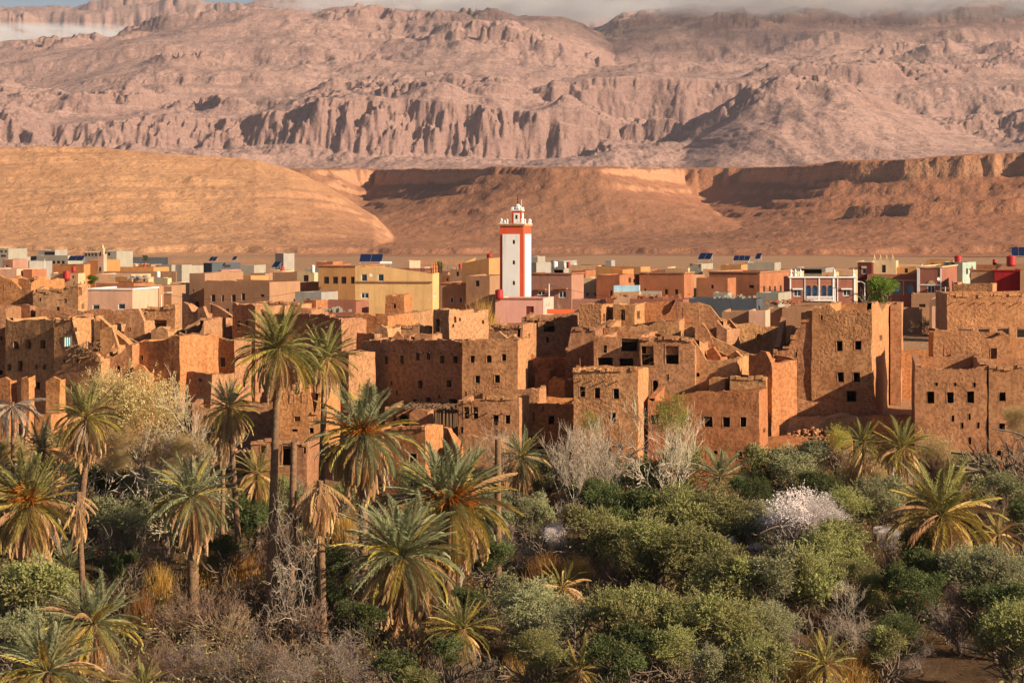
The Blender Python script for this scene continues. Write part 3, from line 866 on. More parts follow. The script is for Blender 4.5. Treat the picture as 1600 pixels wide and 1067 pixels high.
def dish(label, px, row, rp, Y):
    c = at(px, row, Y); r_ = rp/F*Y
    o = empty('satellite_dish', c); tag(o, label, 'satellite dish', 'satellite dishes')
    b = MB(); n = 14
    pts = [(0, 0.18*r_, 0)]+[(r_*math.cos(2*math.pi*k/n), 0, r_*math.sin(2*math.pi*k/n)) for k in range(n)]
    b.add(pts, [(0, 1+k, 1+(k+1) % n) for k in range(n)]); b.build('reflector', M['frame'], o)
    b = MB(); b.tube((0, .1, 0), (0, .15, -r_*1.6), 0.03); b.tube((0, .1, -r_*.8), (0, -r_*0.8, 0), 0.02); b.build('mount', M['steel'], o)
    return o
# ---------------------------------------------------------------- the ruined earthen village (px columns and rows of the photograph)
h = house
# --- right end
h('mud_house', 'rough mud house near the right edge, three big windows in a row with slits below', 1430, 1542, 575, 190, 9, depth=14, mat='mud',
  prof=[(1430,573),(1434,572),(1437,577),(1500,576),(1540,573),(1542,571)],
  wins=[(1454,621,11,18),(1485,621,10,17),(1517,621,11,18),(1489,654,4,10,'s'),(1515,652,4,10,'s'),(1503,665,4,9,'s'),(1529,665,4,10,'s'),(1516,689,4,11,'s'),(1463,601,4,6,'s'),(1493,601,4,6,'s'),(1523,602,4,8,'s')], cat='ruined house')
h('mud_house', 'tall mud house cut by the right edge, small windows stacked one above another', 1545, 1660, 571, 189, 9, depth=14, mat='mud',
  prof=[(1545,572),(1600,569),(1660,570)], wins=[(1566,620,10,14),(1565,667,9,13),(1560,707,7,9),(1625,620,10,14)], cat='ruined house')
h('mud_house', 'broken roofless storey with two dark doorways above the three-window house at the right', 1458, 1578, 520, 205, 8, depth=9, mat='mudr', roof=None,
  prof=[(1458,518),(1472,516),(1500,519),(1512,524),(1530,526),(1560,524),(1575,522),(1578,524)], wins=[(1481,550,10,22),(1553,553,9,18)], ragged=0.5, cat='ruined house')
h('mud_house', 'long rough straw-plastered house at upper right, shuttered windows only at its foot', 1480, 1680, 459, 232, 5, depth=12, mat='mudr', ragged=0.06,
  wins=[(1507,521,25,17,'l'),(1537,521,19,17,'l'),(1567,521,20,17,'l'),(1597,521,18,16,'l')], cat='ruined house')
h('mud_house', 'small mud hut with a jutting eave behind the long rough wall at upper right', 1489, 1550, 443, 262, 19, px2=1557, mat='mud', ragged=0.1, cat='mud hut', wins=[])
h('ruined_wall', 'low shadowed mud wall in the gap between the big tower house and the right ruins', 1400, 1462, 546, 222, 2, depth=0.6, mat='mudo', roof=None, t=0.28, ragged=0.2, cat='ruined wall')
# --- big tower at right centre
h('tower_house', 'tallest mud tower house, right centre, a diagonal shadow and black doorway on its front', 1268, 1362, 482, 206, 15, px2=1394, mat='mudr',
  prof=[(1268,482),(1285,480),(1288,470),(1296,474),(1300,484),(1315,484),(1335,482),(1345,486),(1362,480)], sprof=[(1362,474),(1372,471),(1377,486),(1386,474),(1394,472)],
  wins=[(1312,540,9,16),(1341,540,11,15),(1314,589,10,15),(1339,589,10,15),(1330,619,15,17),(1270+14,497,4,8,'s')],
  swins=[(1371,482,6,14),(1376,527,3,8,'s')], ragged=0.45, cat='tower house')
h('tower_house', 'brown plastered wing behind the right side of the tallest mud tower house', 1391, 1408, 474, 220, 12, depth=5, mat='muds', cat='tower house', ragged=0.15)
h('mud_house', 'stepped rough mud house with one square window joined to the left of the tallest tower', 1252, 1285, 484, 209, 15, depth=9, mat='mudr',
  prof=[(1252,487),(1256,483),(1282,482),(1285,480)], wins=[(1270,508,9,14)], ragged=0.2, cat='ruined house')
h('mud_house', 'bulging rough mud wall with three slits left of the tallest tower, its base in shade', 1208, 1290, 545, 207, 13, depth=7, mat='mudr',
  prof=[(1208,547),(1222,543),(1236,545),(1240,520),(1252,500),(1290,498)], wins=[(1256,540,3,12,'s'),(1244,551,3,12,'s'),(1268,552,3,12,'s')], ragged=0.3, cat='ruined house')
h('ruined_wall', 'ragged dark mud wall with one small round pink opening behind the mid right ruins', 1135, 1255, 512, 222, 3, depth=0.9, mat='mudr', roof=None, t=0.4,
  prof=[(1135,506),(1160,508),(1200,510),(1240,508),(1255,515)], wins=[(1186,527,8,12,'a')], ragged=0.5, cat='ruined wall')
h('terrace_wall', 'long low terrace wall with a rounded drip-grooved top in front of the tallest tower', 1204, 1376, 630, 200, 4, depth=1.6, mat='mudr', roof=None, t=0.7,
  prof=[(1204,617),(1222,616),(1230,628),(1300,629),(1366,630),(1374,638),(1376,644)], ragged=0.1, cat='terrace wall')
h('terrace_wall', 'pale low mud wall right of the terrace wall, ending at the three-window house', 1366, 1430, 650, 194, 3, depth=2.0, mat='mudo', roof=None, t=0.6, ragged=0.12, cat='terrace wall')
h('terrace_wall', 'rough dry-stone retaining wall under the drip-grooved terrace wall', 1202, 1368, 650, 197.5, 4, depth=1.5, mat='rubble', roof=None, t=0.7, step=0.6, amp=0.4, ragged=0.5, cat='retaining wall')
h('terrace_wall', 'low orange mud wall under the dry-stone retaining wall', 1196, 1278, 683, 193, 5, depth=1.5, mat='mudo', roof=None, t=0.7, ragged=0.25, cat='terrace wall')
h('mud_house', 'small ruined stub with a dark gap at the foot of the dry-stone retaining wall', 1282, 1318, 678, 194, 8, depth=3, mat='mudd', roof=None, ragged=0.7, cat='ruined wall')
# --- centre right, front row
h('mud_house', 'orange mud house with three square windows close together, right of the tall centre tower', 1012, 1186, 613, 188, 14, px2=1200, mat='mudo',
  wins=[(1023,656,12,15),(1068,656,12,15),(1107,659,13,16),(1135,659,11,15),(1161,659,10,15),(1064,700,7,10),(1118,707,6,6),(1156,711,7,12)],
  swins=[(1194,672,3,8,'s')], prof=[(1012,624),(1022,627),(1060,622),(1083,612),(1100,611),(1186,611)], ragged=0.12, cat='mud house')
h('rooftop_room', 'small block-like rooftop room on the orange mud house with the three close windows', 1140, 1196, 588, 195, 14, depth=4, mat='mud', roof=0.4, base=14, ragged=0.1, cat='rooftop room', below=2)
h('rooftop_room', 'rounded rooftop stub left of the block-like rooftop room', 1108, 1132, 588, 196, 14, depth=3, mat='mudo', roof=0.4, base=14, ragged=0.25, below=2, prof=[(1108,590),(1112,588),(1128,588),(1132,592)], cat='rooftop room')
h('tower_house', 'tall rough mud tower in the centre front with three windows across its upper floor', 896, 997, 575, 187, 14, px2=1013, mat='mudr',
  wins=[(910,612,9,16),(934,614,9,17),(963,615,9,16),(930,658,5,11),(959,653,7,14),(971,698,5,9)], prof=[(896,575),(950,576),(997,574)], ragged=0.16, cat='tower house')
h('ruined_wall', 'small crumbling pinnacle on the left corner of the tall centre tower', 900, 912, 560, 190, 12, depth=1.2, mat='mud', roof=None, t=0.3, prof=[(900,566),(903,558),(908,557),(910,563),(912,574)], ragged=0.3, base=17, below=1.5, cat='wall stub')
h('mud_house', 'mud house with a big square window and an arched doorway behind the tall centre tower', 1000, 1086, 527, 199, 12, depth=10, mat='mud',
  prof=[(1000,528),(1040,526),(1068,527),(1080,531),(1086,540)], wins=[(1012,555,19,32),(1050,554,20,30),(1024,604,9,19,'a'),(1044,589,3,9,'s')], ragged=0.25, cat='ruined house')
h('mud_house', 'shaded mud house with a flat parapet right of the arched doorway', 1083, 1152, 560, 199, 12, px2=1172, mat='mud',
  prof=[(1083,530),(1090,533),(1096,555),(1101,562),(1152,561)], wins=[(1089,585,8,6),(1093,550,6,12)], ragged=0.22, cat='ruined house')
h('ruined_wall', 'bright broken side walls standing up like teeth beside the shaded flat-parapet house', 1170, 1206, 552, 197, 40, depth=4, mat='mudo', roof=None,
  prof=[(1170,552),(1176,545),(1180,560),(1188,548),(1194,546),(1200,552),(1206,570)], ragged=0.5, cat='ruined wall')
h('mud_house', 'broken house front with a collapsed ceiling of fallen poles, left of the big square window', 928, 1002, 523, 201, 12, depth=10, mat='mud', roof=0.3,
  prof=[(928,523),(966,524),(1002,525)], wins=[(946,545,6,12),(946,566,24,16),(984,539,26,20),(979,567,22,15)], ragged=0.2, cat='ruined house')
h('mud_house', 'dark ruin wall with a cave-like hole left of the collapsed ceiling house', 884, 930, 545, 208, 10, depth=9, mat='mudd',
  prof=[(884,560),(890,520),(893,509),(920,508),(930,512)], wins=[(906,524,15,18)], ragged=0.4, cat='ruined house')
h('tower_house', 'small square mud cube with one lit side on the skyline of the ruins, centre', 905, 940, 475, 219, 15, px2=958, mat='mudr', wins=[], swins=[(944,497,3,12,'s'),(952,490,3,10,'s')], ragged=0.16, cat='tower house')
h('mud_house', 'second skyline cube with a bright right side, right of the small square cube', 958, 992, 475, 220, 15, px2=1008, mat='mud', wins=[(974,492,7,16,'s')], swins=[(998,492,4,12,'s')], ragged=0.22, cat='ruined house')
h('mud_house', 'low rough parapet wall house under the two skyline cubes', 944, 1062, 510, 213, 12, depth=6, mat='mudr', prof=[(944,512),(980,508),(1010,506),(1040,504),(1062,500)], ragged=0.3, cat='ruined house', wins=[])
h('ruined_wall', 'notched orange ruin wall between the skyline cubes and the gable ruin', 1006, 1056, 474, 224, 6, depth=0.8, mat='mudo', roof=None, t=0.35,
  prof=[(1006,474),(1022,471),(1034,473),(1036,492),(1044,498),(1048,476),(1056,470)], ragged=0.35, cat='ruined wall')
h('mud_house', 'gable ruin with a sloping broken top and large framed opening right of the cubes', 1058, 1128, 472, 215, 13, px2=1136, mat='mudr', roof=None,
  prof=[(1058,470),(1080,472),(1110,474),(1118,488),(1128,502)], wins=[(1080,492,22,20,'h')], ragged=0.3, cat='ruined house')
h('ruined_wall', 'jagged triangular ruin slope under the gable ruin', 1086, 1136, 512, 208, 14, depth=5, mat='mud', roof=None,
  prof=[(1086,506),(1100,504),(1108,520),(1116,540),(1124,560),(1136,566)], ragged=0.5, cat='ruined wall')
h('tower_house', 'narrow sunlit block on the right of the gable ruin', 1120, 1136, 505, 212, 20, depth=5, mat='muds', prof=[(1120,498),(1126,510),(1136,512)], ragged=0.2, cat='ruined house')
# --- centre
h('mud_house', 'dark ruin with a round-arched gallery under its roof, right of the centre', 815, 900, 500, 224, 6, depth=9, mat='mudd',
  prof=[(815,497),(850,496),(880,494),(900,493)], wins=[(858,510,18,17,'a'),(838,507,6,14,'a'),(855,531,4,8,'s')], ragged=0.2, cat='ruined house')
h('ruined_wall', 'tumbled dark terrace wall in the shaded gap left of the tall centre tower', 822, 886, 560, 214, 6, depth=3, mat='mudo', prof=[(822,556),(830,552),(840,560),(886,558)], ragged=0.4, cat='ruined wall')
h('ruined_wall', 'rounded sunlit stump in the shaded gap left of the tall centre tower', 858, 882, 592, 205, 25, depth=2.5, mat='mudo', roof=None, prof=[(858,596),(864,590),(870,590),(876,596),(882,594)], ragged=0.3, cat='wall stub')
h('tower_house', 'square mud room with a tall door slot and a broad bright side wall, centre', 677, 702, 483, 221, 32, px2=764, mat='muds',
  wins=[(684,508,7,20)], swins=[(711,500,3,9,'s'),(708,509,3,5,'s'),(718,500,3,5,'s'),(755,503,3,5,'s')], sprof=[(702,482),(720,484),(740,487),(750,484),(764,482)], ragged=0.18, cat='ruined house')
h('mud_house', 'low mud house with a lit side just right of the broad bright room', 763, 817, 507, 212, 15, px2=838, mat='mud', prof=[(763,508),(790,506),(817,505)], wins=[(811,520,5,12)], swins=[(826,525,3,7,'s')], ragged=0.2, cat='ruined house')
h('tower_house', 'square house of very rough weathered plaster with a small arched window, centre', 722, 809, 531, 199.5, 13, px2=821, mat='mudr',
  wins=[(738,561,7,11),(764,560,8,12,'a'),(787,559,7,11),(746,593,8,12),(777,592,8,12),(728,616,3,8,'s')], ragged=0.16, cat='tower house')
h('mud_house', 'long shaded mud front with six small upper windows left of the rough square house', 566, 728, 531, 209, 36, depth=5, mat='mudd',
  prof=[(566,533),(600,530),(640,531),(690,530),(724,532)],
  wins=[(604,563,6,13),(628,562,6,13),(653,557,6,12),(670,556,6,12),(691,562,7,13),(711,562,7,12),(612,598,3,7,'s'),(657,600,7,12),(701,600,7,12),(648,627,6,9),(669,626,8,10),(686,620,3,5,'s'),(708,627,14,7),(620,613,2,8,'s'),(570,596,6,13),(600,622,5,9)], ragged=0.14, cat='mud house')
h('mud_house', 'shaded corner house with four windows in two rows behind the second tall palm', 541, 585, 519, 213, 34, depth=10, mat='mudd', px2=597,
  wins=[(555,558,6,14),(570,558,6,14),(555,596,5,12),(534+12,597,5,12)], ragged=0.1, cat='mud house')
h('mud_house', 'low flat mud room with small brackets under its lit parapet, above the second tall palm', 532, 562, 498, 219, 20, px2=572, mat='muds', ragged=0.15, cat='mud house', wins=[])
h('mud_house', 'reddish block with a fluted wall behind the brackets room', 540, 606, 490, 226, 16, depth=8, mat='mudo', ragged=0.2, cat='mud house', wins=[])
# --- centre front, lower
h('mud_house', 'low mud house with two pointed arch windows side by side in the centre front', 716, 811, 625, 190, 14, px2=827, mat='mud',
  prof=[(716,625),(752,625),(756,619),(811,618)], wins=[(729,645,8,19,'A'),(743,645,8,19,'A'),(774,656,9,16),(793,655,8,14),(722,672,4,10,'s'),(776,676,3,9,'s')], swins=[(819,652,3,10,'s')], ragged=0.12, cat='mud house')
h('ruined_wall', 'broken rooftop parapet on the pointed arch house', 754, 842, 609, 198, 10, depth=4, mat='mud', roof=None, base=13, t=0.4,
  prof=[(754,612),(760,609),(800,608),(838,604),(842,610)], ragged=0.4, below=3, cat='ruined wall')
h('mud_house', 'orange mud house with one square window left of the tall centre tower', 827, 898, 631, 193, 6, depth=9, mat='mudo',
  wins=[(834,650,3,12,'s'),(861,657,9,13),(849,637,2,9,'s'),(844,702,9,9),(868,700,8,18)], ragged=0.1, cat='mud house')
h('ruined_wall', 'small roofless mud room open to the front below the pointed arch house', 725, 782, 681, 183, 10, depth=4, mat='mudd', roof=None,
  prof=[(725,684),(730,678),(740,682),(770,682),(782,681)], wins=[(745,712,37,54)], ragged=0.25, cat='ruined house')
h('mud_house', 'reddish low house with one dark window and a brightly lit side, left of centre', 600, 664, 668, 185, 22, px2=692, mat='mudo',
  wins=[(645,716,11,14)], prof=[(600,670),(640,666),(664,666)], sprof=[(664,664),(680,661),(692,662)], ragged=0.15, cat='mud house')
h('mud_house', 'shed with an arched doorway and a reed roof in the shade under the long wall', 602, 668, 635, 197, 8, depth=7, mat='mud', wins=[(631,655,13,20,'a'),(617,653,4,10,'s'),(654,656,3,5,'s')], ragged=0.12, cat='shed')
h('ruined_wall', 'narrow curved ruin wall with a dark cleft left of the pointed arch house', 692, 718, 668, 188, 30, depth=4, mat='mudo', roof=None, prof=[(692,666),(700,668),(708,680),(712,700),(718,716)], ragged=0.3, cat='ruined wall')
# reed-roofed pergola of poles
pg = empty('pergola', at(690, 640, 196)); tag(pg, 'pergola of upright sticks with a thatched reed top beside the arched shed', 'pergola')
for k in range(26):
    b = MB(); x = -1.5+k*0.16 if k < 20 else 2.1+(k-20)*0.3
    b.tube((x, rnd.uniform(-.05,.05), -2.4), (x+rnd.uniform(-.08,.08), 0, 0.0), rnd.uniform(.035,.06), n=5); b.build('pole', M['wood'], pg)
b = MB()
for k in range(150):
    x = rnd.uniform(-3.2, 3.4); b.tube((x, -0.5, 0.1+rnd.uniform(-.05,.12)), (x+rnd.uniform(-.9,.9), 3.2, 0.2+rnd.uniform(-.05,.12)), rnd.uniform(.03,.05), n=4)
o = b.build('thatch', M['wood'], pg); o['kind'] = 'stuff'
# fallen poles in the collapsed ceiling
fp = empty('fallen_poles', at(984, 548, 202)); tag(fp, 'fallen ceiling poles lying across the broken opening left of the big square window', 'poles')
for k in range(7):
    b = MB(); b.tube((-0.9+rnd.uniform(-.2,.2), rnd.uniform(.4,1.5), -0.5+k*0.14), (0.8+rnd.uniform(-.2,.2), rnd.uniform(.5,2), 0.15+k*0.12), .05, n=5); b.build('pole', M['wood'], fp)
# --- left of centre: the big dark house
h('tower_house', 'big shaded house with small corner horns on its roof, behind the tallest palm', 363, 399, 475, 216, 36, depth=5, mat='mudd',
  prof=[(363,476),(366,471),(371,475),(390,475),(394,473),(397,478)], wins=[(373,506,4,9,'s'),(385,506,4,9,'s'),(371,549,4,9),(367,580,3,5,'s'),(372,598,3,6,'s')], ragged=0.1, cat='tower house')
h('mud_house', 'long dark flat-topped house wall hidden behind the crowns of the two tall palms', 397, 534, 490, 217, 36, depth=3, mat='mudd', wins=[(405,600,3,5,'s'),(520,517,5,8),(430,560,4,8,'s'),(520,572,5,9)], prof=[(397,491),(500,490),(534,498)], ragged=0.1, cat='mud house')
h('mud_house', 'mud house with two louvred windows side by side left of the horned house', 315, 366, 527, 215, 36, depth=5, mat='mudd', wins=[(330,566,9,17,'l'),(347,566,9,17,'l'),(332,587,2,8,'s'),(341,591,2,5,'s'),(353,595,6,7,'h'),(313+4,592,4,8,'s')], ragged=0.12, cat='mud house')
h('mud_house', 'flat-roofed mud room with a round hole in front, just above the tallest palm', 396, 470, 472, 230, 12, depth=8, mat='muds', wins=[(437,478,5,9,'a')], ragged=0.15, cat='mud house')
h('ruined_wall', 'orange brick-like chimney block on the roofs above the tallest palm', 474, 494, 468, 233, 20, depth=3, mat='mudo', ragged=0.2, cat='wall stub', wins=[])
h('mud_house', 'half-collapsed house front with a long crack between the two tall palm trunks', 436, 500, 602, 192, 8, depth=8, mat='mudo',
  prof=[(436,606),(450,600),(470,602),(484,598),(487,625),(490,655),(493,610),(500,604)], wins=[(457,622,6,12),(477,622,8,11),(464,651,10,15),(460,672,10,4),(487,673,7,9)], ragged=0.25, cat='ruined house')
h('mud_house', 'tall narrow wall with a bright lit right side behind the second palm trunk', 500, 508, 560, 203, 20, px2=524, mat='muds', ragged=0.2, cat='mud house', swins=[(510,622,4,9,'h')], wins=[])
h('mud_house', 'rounded smooth buttress house front beside the shaded corner house', 520, 545, 548, 204, 33, depth=4, mat='mudd', wins=[(534,597,5,13)], ragged=0.15, cat='mud house')
h('terrace_wall', 'crumbling roofless rooms in shade at the foot of the dark horned house', 300, 440, 640, 200, 4, depth=5, mat='mudd', roof=None,
  prof=[(300,628),(330,640),(360,634),(400,642),(440,634)], ragged=0.7, cat='ruined wall')
h('mud_house', 'low ruin with a black doorway between the two tall palm trunks', 392, 480, 688, 184, 6, depth=6, mat='mudd', roof=0.25,
  prof=[(392,690),(410,684),(430,688),(480,690)], wins=[(448,712,14,32),(476,704,4,10,'s'),(412,700,10,16)], ragged=0.35, cat='ruined house')
# --- left
h('mud_house', 'mud house at the left edge with two rows of small dark windows', 9, 85, 499, 209, 27, depth=6, mat='mud',
  prof=[(9,497),(14,500),(50,499),(84,499)], wins=[(25,539,8,14),(44,538,8,14),(67,538,8,13),(15,575,6,10),(31,573,8,16),(57,573,4,7),(70,574,5,8),(58,603,9,12)], ragged=0.1, cat='mud house')
h('mud_house', 'mud house with a turquoise cloth in its window and a collapsed upper right corner', 85, 158, 498, 205, 26, depth=7, mat='mud',
  prof=[(84,496),(88,499),(117,496),(119,520),(124,545),(140,548),(152,552),(158,560)], wins=[(106,534,11,16),(100,564,3,5,'s'),(121,564,4,5,'s'),(117,608,10,17)], ragged=0.22, cat='ruined house')
ct = MB(); p0 = at(106, 534, 202.9)
for k in range(6):
    x0 = p0.x-0.28+k*0.095; ct.add([(x0, 202.9+0.05*(k % 2), p0.z-0.42), (x0+.095, 202.9+0.05*((k+1) % 2), p0.z-0.42), (x0+.095*0.98, 202.9+0.05*((k+1) % 2), p0.z+0.40), (x0, 202.9+0.05*(k % 2), p0.z+0.40)], [(0,1,2,3)])
tag(ct.build('window_cloth', M['turq']), 'turquoise cloth hung in a window of the collapsed-corner house', 'cloth')
h('mud_house', 'dark house side at the far left edge behind the two-row window house', -60, 9, 478, 212, 2, depth=9, mat='mudd', wins=[(2,530,3,6,'s'),(1,582,5,8)], ragged=0.2, cat='mud house')
h('mud_house', 'shaded roof room with a lit right shoulder above the two-row window house', 20, 47, 476, 218, 22, px2=57, mat='mudd', ragged=0.15, cat='rooftop room', wins=[])
h('mud_house', 'long low roof room behind the two-row window house', 56, 118, 489, 217, 8, depth=6, mat='mudd', prof=[(56,480),(80,484),(118,492)], ragged=0.2, cat='rooftop room', wins=[])
h('mud_house', 'sunlit ruin with a log eave and small dark window beside the pink house', 52, 122, 452, 236, 12, px2=137, mat='muds', prof=[(52,455),(70,452),(100,448),(122,446)], wins=[(63,468,3,5,'s'),(103,470,3,6,'s')], swins=[(125,455,6,12),(129,479,4,8)], ragged=0.3, cat='ruined house')
h('ruined_wall', 'broken arched ruin with fallen walls at the upper left edge', -20, 50, 440, 240, 14, depth=8, mat='mudo', roof=None, prof=[(-20,434),(10,434),(20,440),(30,452),(40,444),(50,436)], wins=[(12,446,10,10,'a')], ragged=0.8, cat='ruined wall')
h('mud_house', 'leaning brown ruin block between the arched ruin and the log eave ruin', 28, 54, 434, 246, 20, px2=78, mat='mud', ragged=0.3, cat='ruined house', wins=[])
h('tower_house', 'wedge-shaped ruined wall tapering upward at left centre', 190, 226, 485, 214, 14, depth=5, mat='muds', roof=None, prof=[(190,530),(196,505),(202,485),(212,481),(224,484),(226,500)], wins=[(204,514,3,5,'s')], ragged=0.3, cat='ruined wall')
h('ruined_wall', 'broken room walls with a dark doorway under the pink house', 128, 202, 484, 222, 10, depth=6, mat='mud', roof=None, prof=[(128,486),(146,482),(172,482),(174,500),(176,486),(202,484)], wins=[(177,505,7,22),(152,505,18,24)], ragged=0.3, cat='ruined house')
h('ruined_wall', 'slender crumbling pillar standing in the left ruins', 157, 184, 510, 208, 14, depth=4, mat='mud', roof=None, prof=[(157,516),(162,512),(168,514),(172,490),(174,512),(182,516),(184,540)], ragged=0.5, cat='ruined wall')
h('mud_house', 'rough mud block with one lit right edge above the pale bare tree', 167, 206, 553, 204, 14, px2=218, mat='mudr', prof=[(167,556),(186,552),(206,534)], wins=[(185,576,5,11)], swins=[(212,540,3,6,'s')], ragged=0.25, cat='ruined house')
h('ruined_wall', 'bright sloping ruin wall behind the pale bare tree', 217, 281, 536, 205, 28, depth=6, mat='mudo', roof=None, prof=[(217,532),(238,533),(240,530),(262,524),(278,518),(281,520)], wins=[(222,558,3,7,'s')], ragged=0.3, cat='ruined wall')
h('mud_house', 'ruined upper room with a lit plaster patch and two small arched holes, left centre', 224, 274, 488, 216, 14, px2=282, mat='mud', prof=[(224,492),(230,480),(250,478),(262,476),(274,474)], wins=[(240,530,6,9,'a'),(263,487,7,5),(250,510,22,20)], ragged=0.35, cat='ruined house')
h('mud_house', 'dark broken house with a zigzag top left of the louvred windows house', 280, 318, 520, 210, 8, depth=8, mat='mudd', prof=[(280,520),(296,522),(306,514),(312,520),(318,500)], wins=[(312,536,4,9)], ragged=0.35, cat='ruined house')
h('ruined_wall', 'two pale ruined gables with a notch between them below the brown town house', 286, 325, 478, 224, 26, depth=5, mat='muds', roof=None, prof=[(286,474),(296,474),(302,490),(306,482),(318,476),(325,500)], wins=[], ragged=0.35, cat='ruined wall')
h('terrace_wall', 'long shaded terrace wall with an overhanging top right of the pale bare tree', 246, 330, 582, 206, 36, depth=3, mat='mudd', prof=[(246,586),(270,582),(300,580),(330,584)], wins=[(313,592,4,8,'s')], ragged=0.2, cat='terrace wall')
h('ruined_wall', 'row of low broken walls in the shade above the long terrace wall', 250, 318, 552, 207, 8, depth=5, mat='mud', roof=None, prof=[(250,560),(262,552),(275,556),(280,548),(300,552),(318,546)], ragged=0.6, cat='ruined wall')
for lab, a, b_, tp, Yy in (('short broken wall stub with a stepped top at the far left edge', -10, 17, 588, 200), ('narrow wall stub left of the rounded pillar', 33, 45, 584, 199), ('rounded mud pillar in front of the two-row window house', 72, 93, 589, 199)):
    h('ruined_wall', lab, a, b_, tp, Yy, 16, depth=1.2, mat='mudo', roof=None, t=0.4, ragged=0.4, cat='wall stub', prof=[(a,tp+6),(a+4,tp),(b_-5,tp-1),(b_,tp+4)])
h('terrace_wall', 'bright orange low wall at the left edge behind the grey dead palm', -30, 14, 646, 184, 14, depth=3, mat='mudo', roof=None, ragged=0.3, cat='terrace wall')
h('terrace_wall', 'bright orange low wall right of the grey dead palm', 55, 80, 646, 184, 14, depth=3, mat='mudo', roof=None, ragged=0.3, cat='terrace wall')

# rubble heaps: many small blocks joined
def rubble(label, px, row, rx, ry, Y, n=420, hgt=1.4, size=(0.12, 0.42), mat='rubble'):
    c = at(px, row, Y)
    V = []; Fc = []
    cube = np.array([(-1,-1,-1),(1,-1,-1),(1,1,-1),(-1,1,-1),(-1,-1,1),(1,-1,1),(1,1,1),(-1,1,1)], float)
    fc = np.array([(0,3,2,1),(4,5,6,7),(0,1,5,4),(1,2,6,5),(2,3,7,6),(3,0,4,7)])
    for k in range(n):
        a = rnd.uniform(0, 2*math.pi); q = math.sqrt(rnd.random())
        x, y = q*math.cos(a)*rx, q*math.sin(a)*ry
        z = hgt*(1-q*q)*rnd.uniform(0.6, 1.05)
        s = rnd.uniform(*size)*(1.3-q*0.5)
        pts = cube*(1+RNG.uniform(-.3, .3, cube.shape))*s*0.5*np.array([1, rnd.uniform(.7,1.3), rnd.uniform(.5,1)])
        t = rnd.uniform(0, 6.28); R = np.array([[math.cos(t), -math.sin(t), 0], [math.sin(t), math.cos(t), 0], [0,0,1]])
        gz = float(ground(c.x+x, Y+y)) if True else 0
        V.append(pts@R.T+np.array([c.x+x, Y+y, gz+z])); Fc.append(fc+8*k)
    m = npmesh('rubble_heap', np.vstack(V), np.vstack(Fc), [M[mat]])
    o = link('rubble_heap', m); tag(o, label, 'rubble', 'heaps of rubble among the ruins', 'stuff'); return o
rubble('heap of fallen earth blocks at the left edge below the windows house', 35, 640, 4.5, 3, 191, 500, 2.6)
rubble('fallen blocks under the mud house with the turquoise cloth', 110, 632, 4, 3, 196, 400, 1.2)
rubble('rubble slope at the foot of the dark horned house', 350, 668, 6, 4, 192, 500, 1.2)
rubble('rubble on the roof line between the tall palm trunks', 420, 684, 3.2, 2, 186, 260, 0.4)
rubble('loose stones heaped along the retaining wall below the tallest tower', 1270, 660, 5, 1.2, 194.5, 1300, 2.4, (0.08, 0.26))
rubble('pale stones along the road behind the tallest tower', 1440, 505, 6, 2, 300, 200, 0.6, (0.2, 0.6))
rubble('rubble slope right of the gable ruin', 1150, 560, 4, 4, 205, 400, 2.2)
rubble('rubble at the top of the ruins right of centre', 1090, 520, 3, 3, 211, 250, 1.6)
rubble('rubble in the shaded yard right of the tallest tower', 1412, 630, 3.5, 5, 203, 350, 0.8)
rubble('fallen blocks below the shed under the long wall', 560, 650, 3.5, 3, 195, 300, 1.2)

# fallen sticks and brush hanging from the collapsed corner
br = MB(); p0 = at(138, 545, 203)
for k in range(70):
    x, z = rnd.uniform(-1.4, 1.2), rnd.uniform(-0.8, 0.7)
    br.tube((p0.x+x, 203+rnd.uniform(-.4,.6), p0.z+z), (p0.x+x+rnd.uniform(-.9,.9), 202.6+rnd.uniform(-.4,.6), p0.z+z-rnd.uniform(0,.7)), rnd.uniform(.02,.05), n=4)
tag(br.build('brushwood', M['wood']), 'tangle of roof brushwood hanging from the collapsed corner at left', 'brushwood', None, 'stuff')

